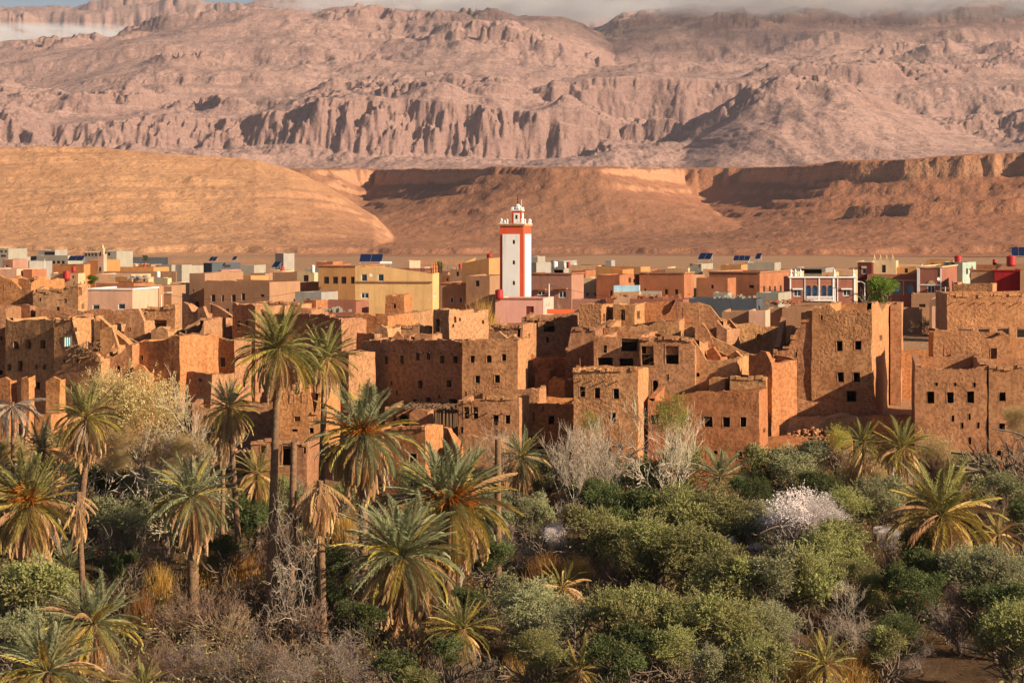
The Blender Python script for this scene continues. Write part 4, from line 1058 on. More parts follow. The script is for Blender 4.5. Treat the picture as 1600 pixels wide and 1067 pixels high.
# more broken walls, room corners and stubs of the ruined quarter
FRAG = [
 (140,166,500,213,18,4,'muds',[(140,512),(146,500),(156,498),(166,508)],'pale broken room corner under the pink house'),
 (172,192,524,211,30,3,'mud',[(172,530),(178,516),(186,520),(192,540)],'leaning wall fragment right of the slender pillar'),
 (236,262,510,212,16,4,'muds',[(236,514),(250,508),(262,512)],'small bright plastered wall patch in the left centre ruins'),
 (262,290,546,209,24,3,'mudo',[(262,556),(270,544),(280,550),(290,562)],'crumbling wall at the foot of the bright sloping ruin'),
 (292,316,566,208,14,3,'mud',[(292,572),(300,562),(308,570),(316,564)],'low jagged wall before the zigzag topped house'),
 (206,232,566,203,10,3,'mudo',[(206,578),(214,566),(224,570),(232,584)],'worn wall end behind the pale bare tree'),
 (336,362,508,222,14,4,'mud',[(336,514),(346,506),(356,510),(362,506)],'broken parapet left of the horn on the dark house'),
 (420,452,486,226,14,3,'muds',[(420,488),(434,482),(452,486)],'low lit wall just above the tallest palm crown'),
 (454,486,484,228,14,4,'mud',[(454,486),(468,480),(486,484)],'flat ruined roof edge right of the tallest palm crown'),
 (500,536,492,222,16,4,'muds',[(500,496),(516,490),(536,494)],'lit low wall right of the horned house roof'),
 (584,606,510,214,22,3,'muds',[(584,514),(594,508),(606,512)],'bright low wall end on the long shaded front roof'),
 (612,640,520,211,14,3,'mud',[(612,524),(622,514),(630,522),(640,520)],'jagged low wall on the roof of the long shaded front'),
 (648,676,518,211,16,3,'muds',[(648,522),(660,516),(676,520)],'pale rooftop wall left of the door slot room'),
 (770,790,520,207,20,3,'muds',[(770,524),(778,516),(790,524)],'small lit parapet piece above the rough square house'),
 (790,812,526,204,18,2.5,'mud',[(790,530),(802,522),(812,526)],'broken parapet corner on the rough square house'),
 (836,858,574,209,14,3,'mudo',[(836,580),(846,570),(858,578)],'worn wall in the dark gap right of the rough square house'),
 (940,962,500,217,14,3,'mud',[(940,506),(950,498),(962,502)],'rough wall piece beneath the small square cube'),
 (1020,1044,498,214,16,3,'muds',[(1020,504),(1034,494),(1044,502)],'lit broken wall under the notched orange wall'),
 (1068,1092,512,209,18,3,'muds',[(1068,518),(1078,508),(1092,516)],'sunlit broken ledge under the framed opening'),
 (1104,1126,540,203,26,3,'mudo',[(1104,548),(1112,536),(1120,544),(1126,556)],'tilted wall shard left of the toothed bright walls'),
 (1138,1160,548,204,30,3,'mud',[(1138,556),(1148,546),(1160,554)],'low broken wall in front of the ragged dark wall'),
 (1296,1330,672,191,12,2.5,'mudo',[(1296,680),(1308,670),(1320,676),(1330,686)],'broken low wall right of the small ruined stub'),
 (1210,1240,556,203.5,14,2,'mudr',[(1210,566),(1222,552),(1232,556),(1240,566)],'bulging wall foot left of the tallest tower'),
 (560,596,664,190,14,3,'mudo',[(560,672),(574,662),(586,668),(596,664)],'low orange ruin wall left of the reddish low house'),
 (640,668,640,194,14,2,'mud',[(640,642),(652,636),(668,640)],'small wall between the arched shed and the pergola'),
]
for (a, b_, tp, Yy, yw, dp, mt, pf, lb) in FRAG:
    h('ruined_wall', lb, a, b_, tp, Yy, yw, depth=dp, mat=mt, roof=None, t=0.4, prof=pf, ragged=0.45, cat='ruined wall', below=3)
# ---------------------------------------------------------------- the modern town
# --- left part
h('town_house', 'pale pink house with a white roof edge and two white windows at its foot, left', 137, 207, 452, 262, 10, depth=9, mat='pink', wins=[(150,480,11,8,'w'),(190,479,11,9,'w')], coping='white', roof=0.4)
h('town_house', 'brownish pink house with one square window right of the pale pink house', 208, 248, 447, 275, 13, depth=9, mat='brown', wins=[(237,466,6,10,'k')], roof=0.4)
h('town_house', 'blank shaded pinkish wall house beside the brownish pink house', 247, 268, 448, 276, 17, depth=8, px2=272, mat='brown', wins=[], roof=0.4)
h('town_house', 'bright peach house with a white window left of the tall brown house', 266, 296, 441, 290, 14, depth=9, mat='peach', wins=[(284,463,7,8,'w')], roof=0.4)
h('town_house', 'tall brown house end with a flat roof edge, left of the long brown house', 296, 320, 427, 285, 17, depth=12, mat='brown', wins=[(308,476,6,10,'k'),(302,454,2,4,'k')], roof=0.5)
h('town_house', 'long brown two-storey house with pale-framed shuttered windows, its right side bright', 319, 421, 438, 280, 21, px2=469, mat='brown', wins=[(333,466,7,12,'l'),(348,466,4,11,'l'),(365,466,7,12,'l'),(380,464,6,12,'l'),(410,462,6,4,'k'),(333,487,6,10,'k'),(355,487,6,10,'b'),(308+0,0,0,0)][:7], roof=0.5)
h('town_house', 'small dark grey block of flats among trees at the far left', 48, 58, 400, 520, 19, depth=8, mat='slate', wins=[], roof=0.4)
h('town_house', 'long grey concrete building with a band of windows at the far left', 57, 106, 399, 500, 16, px2=117, mat='lgrey', wins=[(62+k*7.3,410,4.6,5,'k') for k in range(6)], roof=0.5)
h('town_house', 'penthouse on the long grey concrete building', 60, 86, 391, 515, 16, depth=6, mat='grey', wins=[(80,396,22,5,'k')], roof=0.3)
h('town_house', 'orange red house with solar panels at the far left', 82, 131, 413, 430, 19, px2=141, mat='orange', wins=[], roof=0.4)
h('town_house', 'orange house left of the little pink minaret', 138, 154, 406, 460, 19, depth=9, mat='orange', wins=[], roof=0.3)
h('town_house', 'dark grey unfinished block with open upper windows left of the little minaret', 130, 156, 394, 520, 17, depth=9, mat='grey', wins=[(134+k*5.2,398,3.4,5,'h') for k in range(5)], roof=0.4)
h('town_house', 'pale grey unfinished house right of the little minaret', 166, 182, 392, 520, 15, depth=9, mat='lgrey', wins=[(170,397,4,5,'k')], roof=0.3)
h('town_house', 'white and grey building at the far left edge', -20, 13, 388, 480, 14, depth=9, mat='lgrey', wins=[(2,393,4,3,'k'),(9,393,3,3,'k'),(5,400,8,3,'k')], roof=0.4)
h('town_house', 'low pinkish house row at the left edge', -20, 26, 420, 400, 14, depth=9, mat='pink', wins=[], roof=0.4)
h('town_house', 'maroon and white small house behind the low pinkish row', 4, 20, 405, 450, 18, depth=6, mat='rose', wins=[(10,416,5,4,'w')], roof=0.3)
h('town_house', 'shaded slate coloured house at far left', 24, 46, 408, 460, 19, depth=9, mat='grey', wins=[], roof=0.3)
h('town_house', 'small reddish stair house left of the white tank', 36, 50, 421, 400, 19, depth=5, mat='terra', wins=[], roof=0.3)
h('town_house', 'peach house with a red tank on its roof, above the sunlit ruin', 79, 122, 427, 300, 18, px2=133, mat='peach', wins=[(114,433,3,4,'k')], roof=0.4)
h('town_house', 'tan flat house with a long pale roof edge right of the green tree at left', 149, 205, 428, 380, 15, depth=8, mat='peach', wins=[], roof=0.3)
h('town_house', 'dark fronted low house under the tan flat house', 150, 209, 442, 300, 14, depth=7, mat='terra', wins=[], roof=0.3)
h('town_house', 'orange low shed with a small block at its side, left middle', 180, 206, 432, 330, 19, depth=5, mat='ochre', wins=[], roof=0.3)
h('town_house', 'yellowish long shaded compound wall at left', 185, 240, 417, 470, 12, depth=9, mat='ochre', wins=[], roof=0.3)
h('town_house', 'whitewashed house with a blue door at left', 243, 268, 414, 490, 17, depth=8, px2=274, mat='lgrey', wins=[(246,418,3,5,'b')], roof=0.3)
h('town_house', 'pale box house behind the whitewashed one', 274, 297, 415, 480, 17, depth=8, mat='lgrey', wins=[], roof=0.3)
h('town_house', 'narrow pale tower room at left', 276, 284, 413, 400, 19, depth=4, mat='lgrey', wins=[], roof=0.3)
h('town_house', 'low cream roof room with clutter left of the tall brown house', 240, 262, 434, 310, 20, px2=268, mat='cream', wins=[], roof=0.3)
h('town_house', 'peach low room beside the cream roof room', 208, 232, 434, 320, 19, depth=6, mat='peach', wins=[(225,438,3,4,'k')], roof=0.3)
h('town_house', 'dark low wall house behind the roof clutter at left', 150, 275, 424, 440, 11, depth=4, mat='brown', wins=[], roof=0.3)
# centre left
h('town_house', 'white house with a dark gable end and roof-top solar panels, left of centre', 318, 331, 411, 430, 34, px2=376, mat='slate', wins=[], swins=[(355,416,10,5,'k')], roof=0.3)
h('town_house', 'pale grey shed right of the white house with the dark gable end', 377, 397, 414, 420, 15, depth=6, mat='lgrey', wins=[], roof=0.2)
h('town_house', 'peach house with a pink corner behind the long brown house', 341, 346, 422, 350, 18, px2=377, mat='rose', wins=[], roof=0.3)
h('town_house', 'orange yellow stepped house behind the long brown house', 364, 392, 430, 330, 19, depth=6, mat='ochre', wins=[], roof=0.3)
h('town_house', 'dark brown low house with a cream end behind the long brown house', 391, 414, 427, 340, 16, px2=426, mat='brown', wins=[], roof=0.3)
h('town_house', 'brown low house with a red door left of the orange-brown house', 426, 464, 425, 345, 17, depth=7, mat='brown', wins=[(452,430,8,8,'d')], roof=0.3)
h('town_house', 'cream coloured small house with a wooden shutter left of the orange-brown house', 464, 491, 424, 340, 17, px2=497, mat='cream', wins=[(478,435,8,10,'k')], roof=0.3)
h('town_house', 'white roof shed in front of the cream small house', 422, 442, 422, 350, 15, depth=5, mat='peach', wins=[], roof=0.2)
h('town_house', 'lone grey concrete house standing on the plain behind the town', 430, 443, 396, 640, 32, px2=460, mat='grey', wins=[], roof=0.4)
h('town_house', 'terracotta low house front under the orange-brown house', 468, 500, 441, 300, 14, depth=6, mat='terra', wins=[], roof=0.3)
h('town_house', 'grey concrete low house with a round end in front of the orange-brown house', 461, 502, 456, 270, 15, depth=6, mat='grey', wins=[], roof=0.3)
h('town_house', 'maroon shaded front wall below the orange-brown house', 492, 556, 470, 262, 11, depth=6, mat='redbr', wins=[], roof=0.3)
h('town_house', 'orange-brown house with four square windows, left of the yellow house', 498, 557, 416, 290, 12, depth=14, mat='ochre', wins=[(510,438,8,11,'k'),(524,438,8,11,'k'),(537,438,8,11,'k'),(551,438,6,11,'k')], roof=0.5, coping='terra')
yh, ypl = h('town_house', 'large yellow house with white windows, a ledge and a balustrade on its roof', 555, 676, 416, 278, 9, px2=687, mat='yellow',
  prof=[(555,416),(609,416),(610,428),(676,428)], wins=[(569,434,9,11,'w'),(595,434,9,11,'w'),(570,462,12,9,'w')], swins=[(680,459,3,9,'w')], roof=0.6)
frontbox(ypl, yh, 'ledge', 555, 676, 439, 441, 'brown', 0.18)
bal = MB(); z0 = ypl.z(610, 428)
for k in range(30):
    x = ypl.u(610)+(ypl.w-ypl.u(610))*k/29; bal.lathe([(.06,0),(.10,.15),(.05,.3),(.10,.5),(.06,.62)], 6, (x-0.1, 0.14, z0))
bal.box(ypl.u(610), ypl.w, 0.02, 0.24, z0+0.623, z0+0.73)
bal.build('balustrade', M['redbr'], yh)
for k in range(5):
    fb_ = MB(); x = ypl.w-0.25-k*0.02; fb_.lathe([(.12,0),(.12,.7),(.18,.75),(.05,1.0),(.1,1.15),(.01,1.4)], 6, (ypl.w-0.2, 0.35+k*1.6, ypl.z(676,428))); fb_.build('finial', M['orange'], yh)
h('mud_house', 'small orange mud house with a dark window in front of the yellow house', 602, 631, 461, 262, 12, px2=645, mat='mudo', wins=[(617,478,4,7)], ragged=0.15, cat='mud hut')
h('mud_house', 'shaded low mud room with a lit flat parapet in front of the yellow house', 607, 640, 488, 232, 14, px2=677, mat='mudd', wins=[(623,496,2,4,'s')], ragged=0.15, cat='mud hut')
h('mud_house', 'long low shadowed parapet below the shaded low mud room', 618, 672, 507, 222, 6, depth=4, mat='mudd', wins=[], ragged=0.25, cat='ruined house', px2=676)
h('town_house', 'peach tower room right of the yellow house roof, behind', 632, 640, 407, 380, 19, depth=5, mat='pink', wins=[], roof=0.3)
h('town_house', 'dark brown roof room with a red tank, behind the trees left of the minaret', 703, 722, 420, 320, 15, depth=6, mat='brown', wins=[(715,428,4,7,'k')], roof=0.3)
h('town_house', 'brown house with two narrow windows right of the yellow house', 688, 730, 443, 300, 14, depth=10, mat='brown', wins=[(706,469,5,9,'w'),(720,469,5,9,'w')], roof=0.4, coping='terra')
h('town_house', 'stepped brown house with one square window left of the minaret', 728, 765, 431, 298, 18, depth=8, mat='brown', wins=[(746,443,6,9,'k')], roof=0.4)
h('town_house', 'ochre house with a bright side and a red tank on top, left of the minaret', 722, 764, 411, 312, 22, px2=783, mat='ochre', prof=[(722,411),(744,411),(745,404),(764,404)], wins=[], roof=0.4)
h('town_house', 'brown house partly hidden behind the white minaret', 766, 790, 427, 320, 14, depth=8, mat='brown', wins=[], roof=0.4)
# --- mosque
mq, mpl = h('mosque_hall', 'low pink mosque hall at the foot of the white minaret', 774, 849, 465, 268, 13, px2=865, mat='minpink', wins=[(828,485,12,13,'d')], swins=[(854,477,2,7,'w'),(858,476,2,7,'w')], roof=0.4, cat='mosque hall')
frontbox(mpl, mq, 'ledge', 774, 849, 465, 467, 'rose', 0.1)
mYY = 276.0
pm = Place(781, 818, mYY, 12)
mr = empty('minaret', (pm.x0, pm.y0, 0), -pm.r); tag(mr, 'tall square white minaret with orange-red edges, white lantern and small dome', 'minaret')
W_ = pm.w; D_ = pm.v(829); zt = pm.z(781, 353); zb = 14.0
b = MB(); b.box(0, W_, 0, D_, zb, zt); b.build('shaft', M['minor'], mr)
pz0, pz1 = pm.z(790, 480), pm.z(790, 366)
pu0, pu1 = pm.u(785.5), pm.u(811.5)
def panel(fr, a0, a1, wz, hw=0.16, hh=0.26):
    hs = [(wc-hw, wc+hw, z_-hh, z_+hh, 'a') for wc, z_ in wz]
    b = MB(); slab(b, fr, a1, pz0, lambda s: pz1, hs, 0.10, None, None, inner=False, s0=a0)
    b.quad(fr(a0,0,pz0), fr(a0,0.25,pz0), fr(a0,0.25,pz1), fr(a0,0,pz1)); b.quad(fr(a1,0,pz0), fr(a1,0.25,pz0), fr(a1,0.25,pz1), fr(a1,0,pz1))
    return b, hs
uc = pm.u(803)
b, hs = panel(lambda s, i, z: (s, -0.12+i, z), pu0, pu1, [(uc, pm.z(803, r_)) for r_ in (378, 410, 442)])
wp = b.build('white_panel', M['white'], mr)
for hh_ in hs:
    d = MB(); d.box(hh_[0], hh_[1], -0.035, -0.006, hh_[2], hh_[3]); d.build('window', M['dark'], wp)
b = MB(); b.box(W_+0.004, W_+0.10, D_*0.14, D_*0.97, pz0, pz1); b.build('white_panel', M['white'], mr)
b = MB(); b.box(-0.16, W_+0.16, -0.16, D_+0.16, zt+0.002, zt+0.14); b.box(-0.24, W_+0.24, -0.24, D_+0.24, zt+0.142, zt+0.26); b.build('cornice', M['peach'], mr)
def merlon(x, y, w, hgt, along, name='merlon'):
    b = MB(); z = zt+0.262
    for k in range(3):
        ww = w*(1-k*0.3); 
        if along == 'x': b.box(x-ww/2, x+ww/2, y-0.12, y+0.12, z+hgt*k/3+.001*k, z+hgt*(k+1)/3)
        else: b.box(x-0.12, x+0.12, y-ww/2, y+ww/2, z+hgt*k/3+.001*k, z+hgt*(k+1)/3)
    b.lathe([(.12, hgt+.0), (.16, hgt+.12), (.02, hgt+.32)], 6, (x, y, z)); b.build(name, M['white'], mr)
for x in (0.22, 0.62, W_-0.62, W_-0.22): merlon(x, 0.0, 0.36, 0.16 if 0.3 < x < W_-0.3 else 0.36, 'x')
for y in (0.8, D_-0.8, D_-0.1): merlon(W_, y, 0.36, 0.3, 'y')
for y in (0.8, D_-0.8, D_-0.1): merlon(0, y, 0.36, 0.3, 'y')
lx0, lx1 = pm.u(795.5), pm.u(811.0); lw = lx1-lx0; ly0 = (D_-lw)/2; ly1 = ly0+lw; lz1 = pm.z(803, 329.5)
b = MB(); b.box(lx0, lx1, ly0, ly1, zt+0.262, lz1); ln_ = b.build('lantern', M['minor'], mr)
b = MB(); b.box(lx0+lw*.2, lx1-lw*.2, ly0-0.06, ly0-0.003, zt+0.3, lz1-0.28); b.box(lx1+0.003, lx1+0.06, ly0+lw*.2, ly1-lw*.2, zt+0.3, lz1-0.28); b.build('lantern_panel', M['white'], ln_)
b = MB(); b.box((lx0+lx1)/2-.13, (lx0+lx1)/2+.13, ly0-0.075, ly0-0.061, lz1-1.0, lz1-0.5); b.build('lantern_window', M['dark'], ln_)
b = MB(); b.box(lx0-.1, lx1+.1, ly0-.1, ly1+.1, lz1+.002, lz1+.12)
for (x, y) in ((lx0,ly0),(lx1,ly0),(lx0,ly1),(lx1,ly1)):
    b.box(x-.12+(.1 if x == lx0 else -.1), x+.12+(.1 if x == lx0 else -.1), y-.12, y+.12, lz1+.122, lz1+.48)
b.build('lantern_crown', M['white'], mr)
b = MB(); R_d = lw*0.30
b.lathe([(R_d, lz1+.122)]+[(R_d*1.08*math.cos(t_), lz1+.35+R_d*1.3*math.sin(t_)) for t_ in [k*math.pi/14 for k in range(7)]]+[(0.03, lz1+.36+R_d*1.32)], 18, ((lx0+lx1)/2, (ly0+ly1)/2, 0))
b.build('dome', M['white'], mr, True)
b = MB(); cx_, cy_ = (lx0+lx1)/2, (ly0+ly1)/2; zf = lz1+.3+R_d*1.3
b.tube((cx_, cy_, zf), (cx_, cy_, zf+1.25), .03)
for k, rr in enumerate((.12, .10, .07)): b.lathe([(.01,-rr),(rr*.7,-rr*.7),(rr,0),(rr*.7,rr*.7),(.01,rr)], 10, (cx_, cy_, zf+.3+k*.32))
b.build('finial', M['dark'], mr)
b = MB(); b.tube((lx1-.05, ly0+.1, lz1+.1), (lx1-.05, ly0+.1, lz1+1.4), .035); b.build('mast', M['frame'], mr)
tank('red water tank on the mosque hall roof beside the minaret foot', 780, 464, 13, 12, 268)
# --- centre right
ph, ppl = h('town_house', 'pinkish brown house right of the minaret with two white windows under small awnings', 829, 893, 428, 292, 18, px2=912, mat='rose', wins=[(846,458,12,7,'w'),(879,460,12,11,'w')], roof=0.5, coping='terra')
frontbox(ppl, ph, 'awning', 838, 854, 451, 453, 'terra', 0.7); frontbox(ppl, ph, 'awning', 870, 887, 450, 452, 'terra', 0.7)
h('town_house', 'pale grey rooftop room directly right of the minaret', 829, 840, 401, 330, 17, depth=4, mat='lgrey', wins=[], roof=0.3)
h('town_house', 'blotchy grey concrete house right of the minaret', 829, 838, 410, 325, 29, px2=861, mat='grey', wins=[], roof=0.3)
h('town_house', 'unfinished house with a white tank on its open top floor', 860, 881, 407, 360, 19, depth=7, mat='grey', wins=[(866,413,9,9,'h'),(877,411,5,6,'h'),(873,424,16,5,'h')], roof=0.2)
h('town_house', 'small pale house with pink edge behind the pinkish brown house', 889, 935, 414, 350, 17, depth=7, mat='peach', wins=[], roof=0.3)
h('town_house', 'bright yellow house side with two turquoise windows', 912, 937, 434, 300, 13, depth=7, mat='cream', wins=[(918,460,4,6,'b'),(930,460,4,6,'b')], roof=0.3)
h('town_house', 'terracotta brown house with a bright right side, right of the bright yellow house side', 932, 968, 429, 296, 22, px2=999, mat='terra', wins=[(955,459,4,10,'k')], swins=[(984,438,4,8,'k'),(991,439,3,6,'k')], roof=0.4)
h('town_house', 'long low orange house on the skyline right of centre', 930, 1001, 416, 340, 17, px2=1016, mat='ochre', wins=[(961,424,3,6,'k')], roof=0.3)
h('town_house', 'orange garage with a lit side in front of the long low skyline house', 953, 973, 420, 325, 18, px2=990, mat='orange', wins=[], roof=0.3)
h('town_house', 'small grey cube on the skyline right of centre', 946, 955, 407, 350, 18, px2=961, mat='grey', wins=[], roof=0.2)
h('town_house', 'rust-orange house with faded arches and two dark windows, its right side bright', 999, 1069, 427, 300, 18, px2=1084, mat='terra', wins=[(1041,456,5,8,'k'),(1057,456,5,8,'k'),(1008,453,3,4,'k')], roof=0.4, coping='brown')
h('town_house', 'low peach house row on the skyline behind the rust-orange house', 1040, 1075, 419, 350, 19, px2=1088, mat='peach', wins=[], roof=0.3)
h('town_house', 'pale concrete roof room with solar panels above, right of centre', 1078, 1096, 412, 340, 18, px2=1114, mat='lgrey', wins=[], roof=0.3)
h('town_house', 'orange-brown block with one small window right of the rust-orange house', 1088, 1137, 434, 288, 18, px2=1150, mat='terra', wins=[(1113,448,4,6,'k')], roof=0.4)
h('town_house', 'long brown house with a wide bright side, left of the arcade house', 1108, 1187, 425, 305, 21, px2=1234, mat='terra', wins=[(1174,448,8,5,'k')], swins=[(1194,452,3,10,'k'),(1203,452,3,10,'k'),(1211,452,3,10,'k'),(1220,451,3,10,'k'),(1229,451,3,10,'k')], roof=0.4, coping='brown')
h('town_house', 'small orange rooftop room with a dark front right of centre', 1126, 1158, 414, 325, 18, px2=1168, mat='ochre', wins=[], roof=0.3)
h('town_house', 'pale long concrete rooftop house under four solar panels', 1165, 1210, 410, 345, 15, depth=7, mat='lgrey', wins=[], roof=0.3)
h('town_house', 'peach parapet house behind the long brown house', 1098, 1130, 420, 335, 15, depth=7, mat='peach', wins=[], roof=0.3)
h('town_house', 'slate blue painted wall house in front of the long brown house', 1067, 1182, 466, 262, 13, depth=8, mat='slate', wins=[], roof=0.3)
h('town_house', 'rose red low wall house beside the slate blue wall', 984, 1067, 467, 258, 12, depth=7, mat='redbr', wins=[], roof=0.3)
h('town_house', 'peach low wall with a white container on it, centre right', 959, 999, 456, 275, 14, depth=4, mat='peach', wins=[], roof=0.3)
h('container', 'pale blue-white metal container above the peach low wall', 959, 999, 446, 277, 5, depth=3, mat='lblue', wins=[], roof=0.05, base=18, below=0.5, cat='container')
h('container', 'second pale metal container right of the blue-white one', 1000, 1033, 455, 275, 5, depth=3, mat='lgrey', wins=[], roof=0.05, cat='container')
h('town_house', 'white fence wall with balusters right of the pinkish brown house', 894, 936, 467, 278, 13, depth=5, mat='rose', wins=[(897+k*5,470,3,5,'h') for k in range(4)], roof=0.5)
h('town_house', 'white stacked goods shed on the slate blue wall', 1114, 1137, 458, 272, 15, depth=3, mat='lgrey', wins=[], roof=0.2)
h('town_house', 'tall blotchy white concrete block at the right end of the slate blue wall', 1182, 1216, 457, 266, 19, depth=7, mat='lgrey', wins=[], roof=0.3)
h('shed', 'small pinkish white metal shed in front of the ruins, right of centre', 1170, 1196, 485, 248, 14, depth=4, mat='pink', wins=[], roof=0.1, cat='shed')
h('town_house', 'brown wall house left of the pinkish white shed', 1128, 1170, 487, 250, 13, depth=6, mat='brown', wins=[], roof=0.3)
h('town_house', 'grey-brown patched wall house right of the pinkish white shed', 1196, 1224, 482, 256, 13, depth=6, mat='brown', wins=[], roof=0.3)
h('town_house', 'plain tan wall house left of the stepped rough mud house', 1222, 1284, 481, 255, 11, depth=7, mat='brown', wins=[], roof=0.3)
h('town_house', 'grey house with a dark shaded roof terrace behind the arcade house', 1241, 1290, 418, 350, 17, depth=8, mat='grey', wins=[(1267,424,34,7,'h')], roof=0.2)
h('town_house', 'peach rooftop box behind the arcade house', 1301, 1336, 421, 340, 15, depth=6, mat='peach', wins=[], roof=0.3)
# arcade house
ah, apl = h('arcade_house', 'red-brown house with white trim and four blue arches behind a white balcony', 1234, 1337, 434, 288, 2, depth=9, mat='redbr',
  wins=[(1246,458,12,11,'w'),(1323,457,12,11,'w'),(1263,455,8,18,'a'),(1273,455,8,18,'a'),(1287,455,8,18,'a'),(1297,455,8,18,'a')], roof=0.5)
for a_, c_2 in ((1234,1236),(1257,1258),(1279,1281),(1301,1304),(1308,1309.5),(1334,1337)): frontbox(apl, ah, 'pilaster', a_, c_2, 434, 480, 'white', 0.09)
frontbox(apl, ah, 'cornice', 1232, 1339, 432, 434.2, 'white', 0.2)
for a_, c_2 in ((1238,1254),(1314,1331)): frontbox(apl, ah, 'window_hood', a_, c_2, 450.5, 452.5, 'white', 0.35)
for c_3 in (1263, 1273, 1287, 1297):
    d = MB(); d.box(apl.u(c_3-4), apl.u(c_3+4), .36, .40, apl.z(c_3,464), apl.z(c_3,446)); d.build('arcade_back', M['blue'], ah)
d = MB(); d.box(apl.u(1259), apl.u(1301), -1.1, -0.97, apl.z(1259,464), apl.z(1259,462.5)); d.box(apl.u(1259), apl.u(1301), -1.1, -0.02, apl.z(1259,470), apl.z(1259,468.5))
for k in range(22):
    x = apl.u(1259)+(apl.u(1301)-apl.u(1259))*(k+.3)/22; d.box(x, x+.07, -1.08, -0.99, apl.z(1259,468.6), apl.z(1259,464))
d.build('balcony', M['white'], ah)
for k, px in enumerate((1236, 1243, 1251, 1304, 1334)):
    f_ = MB(); f_.lathe([(.16,0),(.2,.25),(.08,.4),(.14,.6),(.02,1.0)], 6, (apl.u(px), .12, apl.z(px,432))); f_.build('finial', M['white'], ah)
h('town_house', 'shaded low wall under the arcade house balcony', 1228, 1300, 474, 272, 11, depth=5, mat='brown', wins=[(1276,477,10,4,'h'),(1259,477,10,4,'h')], roof=0.3)
# right: brown tower with yellow pavilion
th, tpl = h('town_house', 'dark brown town tower house with pale corner finials and a stepped window', 1340, 1362, 410, 300, 13, depth=9, mat='maroon', wins=[(1350,424,7,8,'w')], roof=0.4, coping='cream')
frontbox(tpl, th, 'gable_trim', 1346, 1354, 416, 419, 'cream', 0.1)
yv, yvp = h('town_house', 'cream pavilion house with pointed finials beside the dark brown tower house', 1362, 1400, 407, 303, 12, depth=8, mat='cream', wins=[(1381,420,6,12,'k')], roof=0.4)
for k in range(4):
    f_ = MB(); f_.box(yvp.w*(k+.1)/4+.1, yvp.w*(k+.1)/4+.45, 0, .3, yvp.z(1362,407)+.003, yvp.z(1362,407)+.35); f_.lathe([(.14,0),(.02,.5)], 5, (yvp.w*(k+.1)/4+.25, .15, yvp.z(1362,407)+.35)); f_.build('finial', M['cream'], yv)
h('town_house', 'orange shaded top-floor room right of the cream pavilion', 1399, 1432, 417, 304, 12, depth=7, mat='ochre', wins=[(1416,423,5,7,'k')], roof=0.3)
bh, bpl = h('town_house', 'long brown house with pale blue arched openings behind the bright green tree', 1355, 1432, 428, 298, 11, depth=7, mat='redbr', wins=[(1402,451,13,17,'a'),(1421,451,13,17,'a'),(1384,451,13,17,'a')], roof=0.3)
for c_3 in (1384, 1402, 1421):
    d = MB(); d.box(bpl.u(c_3-7), bpl.u(c_3+7), .7, .75, bpl.z(c_3,460), bpl.z(c_3,441)); d.build('arch_back', M['lblue'], bh)
frontbox(bpl, bh, 'pilaster', 1393, 1394.5, 438, 462, 'cream', .1); frontbox(bpl, bh, 'pilaster', 1411, 1412.5, 438, 462, 'cream', .1); frontbox(bpl, bh, 'ledge', 1355, 1432, 437, 438.6, 'cream', .15)
rh, rpl = h('town_house', 'dark red-brown house with white corner strips, a dish and a stepped white window frame', 1433, 1471, 418, 294, 18, px2=1502, mat='redbr', wins=[(1455,452,12,12,'w')], roof=0.4, coping='cream')
for a_, c_2 in ((1433,1437),(1469,1471)): frontbox(rpl, rh, 'corner_strip', a_, c_2, 418, 462, 'white', .08)
frontbox(rpl, rh, 'belt', 1438, 1468.5, 444, 446, 'white', .08)
for k in range(3): frontbox(rpl, rh, 'frame_step', 1448+k*2, 1462-k*2, 443-k*2.2, 445-k*2.2 if k else 443.9, 'cream', .1)
h('town_house', 'ochre roof room behind the dark red-brown house', 1447, 1490, 406, 340, 14, depth=7, mat='ochre', wins=[(1460,414,12,5,'k')], roof=0.3)
h('town_house', 'pale green house side with a narrow window at right', 1474, 1504, 409, 310, 29, px2=1525, mat='green', wins=[(1480,413,5,5,'h'),(1489,413,5,5,'h')], swins=[(1511,424,3,9,'k')], roof=0.4)
h('town_house', 'beige flat house left of the deep red wall', 1517, 1554, 423, 290, 11, depth=9, mat='brown', wins=[], roof=0.3, coping='terra')
h('town_house', 'deep red painted house at the right edge with a small white window', 1554, 1593, 423, 288, 11, depth=9, mat='dred', wins=[(1558,428,6,8,'w')], roof=0.3, coping='dred')
h('town_house', 'beige house cut by the right edge beside the deep red house', 1594, 1650, 423, 286, 11, depth=9, mat='brown', wins=[], roof=0.3)
h('town_house', 'brown rooftop storey with a white-capped tank behind the deep red house', 1558, 1650, 413, 310, 11, depth=8, mat='brown', wins=[], roof=0.3)
h('town_house', 'reddish roof room with a pale sheet roof right of the pale green house', 1522, 1560, 414, 320, 13, depth=7, mat='terra', wins=[], roof=0.3)
h('town_house', 'low peach wall house on the road right of the green tree', 1424, 1466, 459, 282, 12, depth=5, mat='brown', wins=[(1441,478,10,6,'k')], roof=0.3)
h('town_house', 'stepped peach stair wall by the road at right', 1452, 1478, 465, 272, 26, depth=5, mat='peach', prof=[(1452,470),(1462,469),(1464,462),(1478,458)], wins=[], roof=0.3)
h('garden_wall', 'brown garden wall along the road right of the tallest mud tower', 1402, 1456, 480, 278, 2, depth=0.4, mat='brown', roof=None, t=.18, cat='garden wall')
h('garden_wall', 'pinkish wall with a white gatepost beside the brown garden wall', 1456, 1480, 478, 270, 4, depth=0.4, mat='pink', roof=None, t=.18, cat='garden wall')
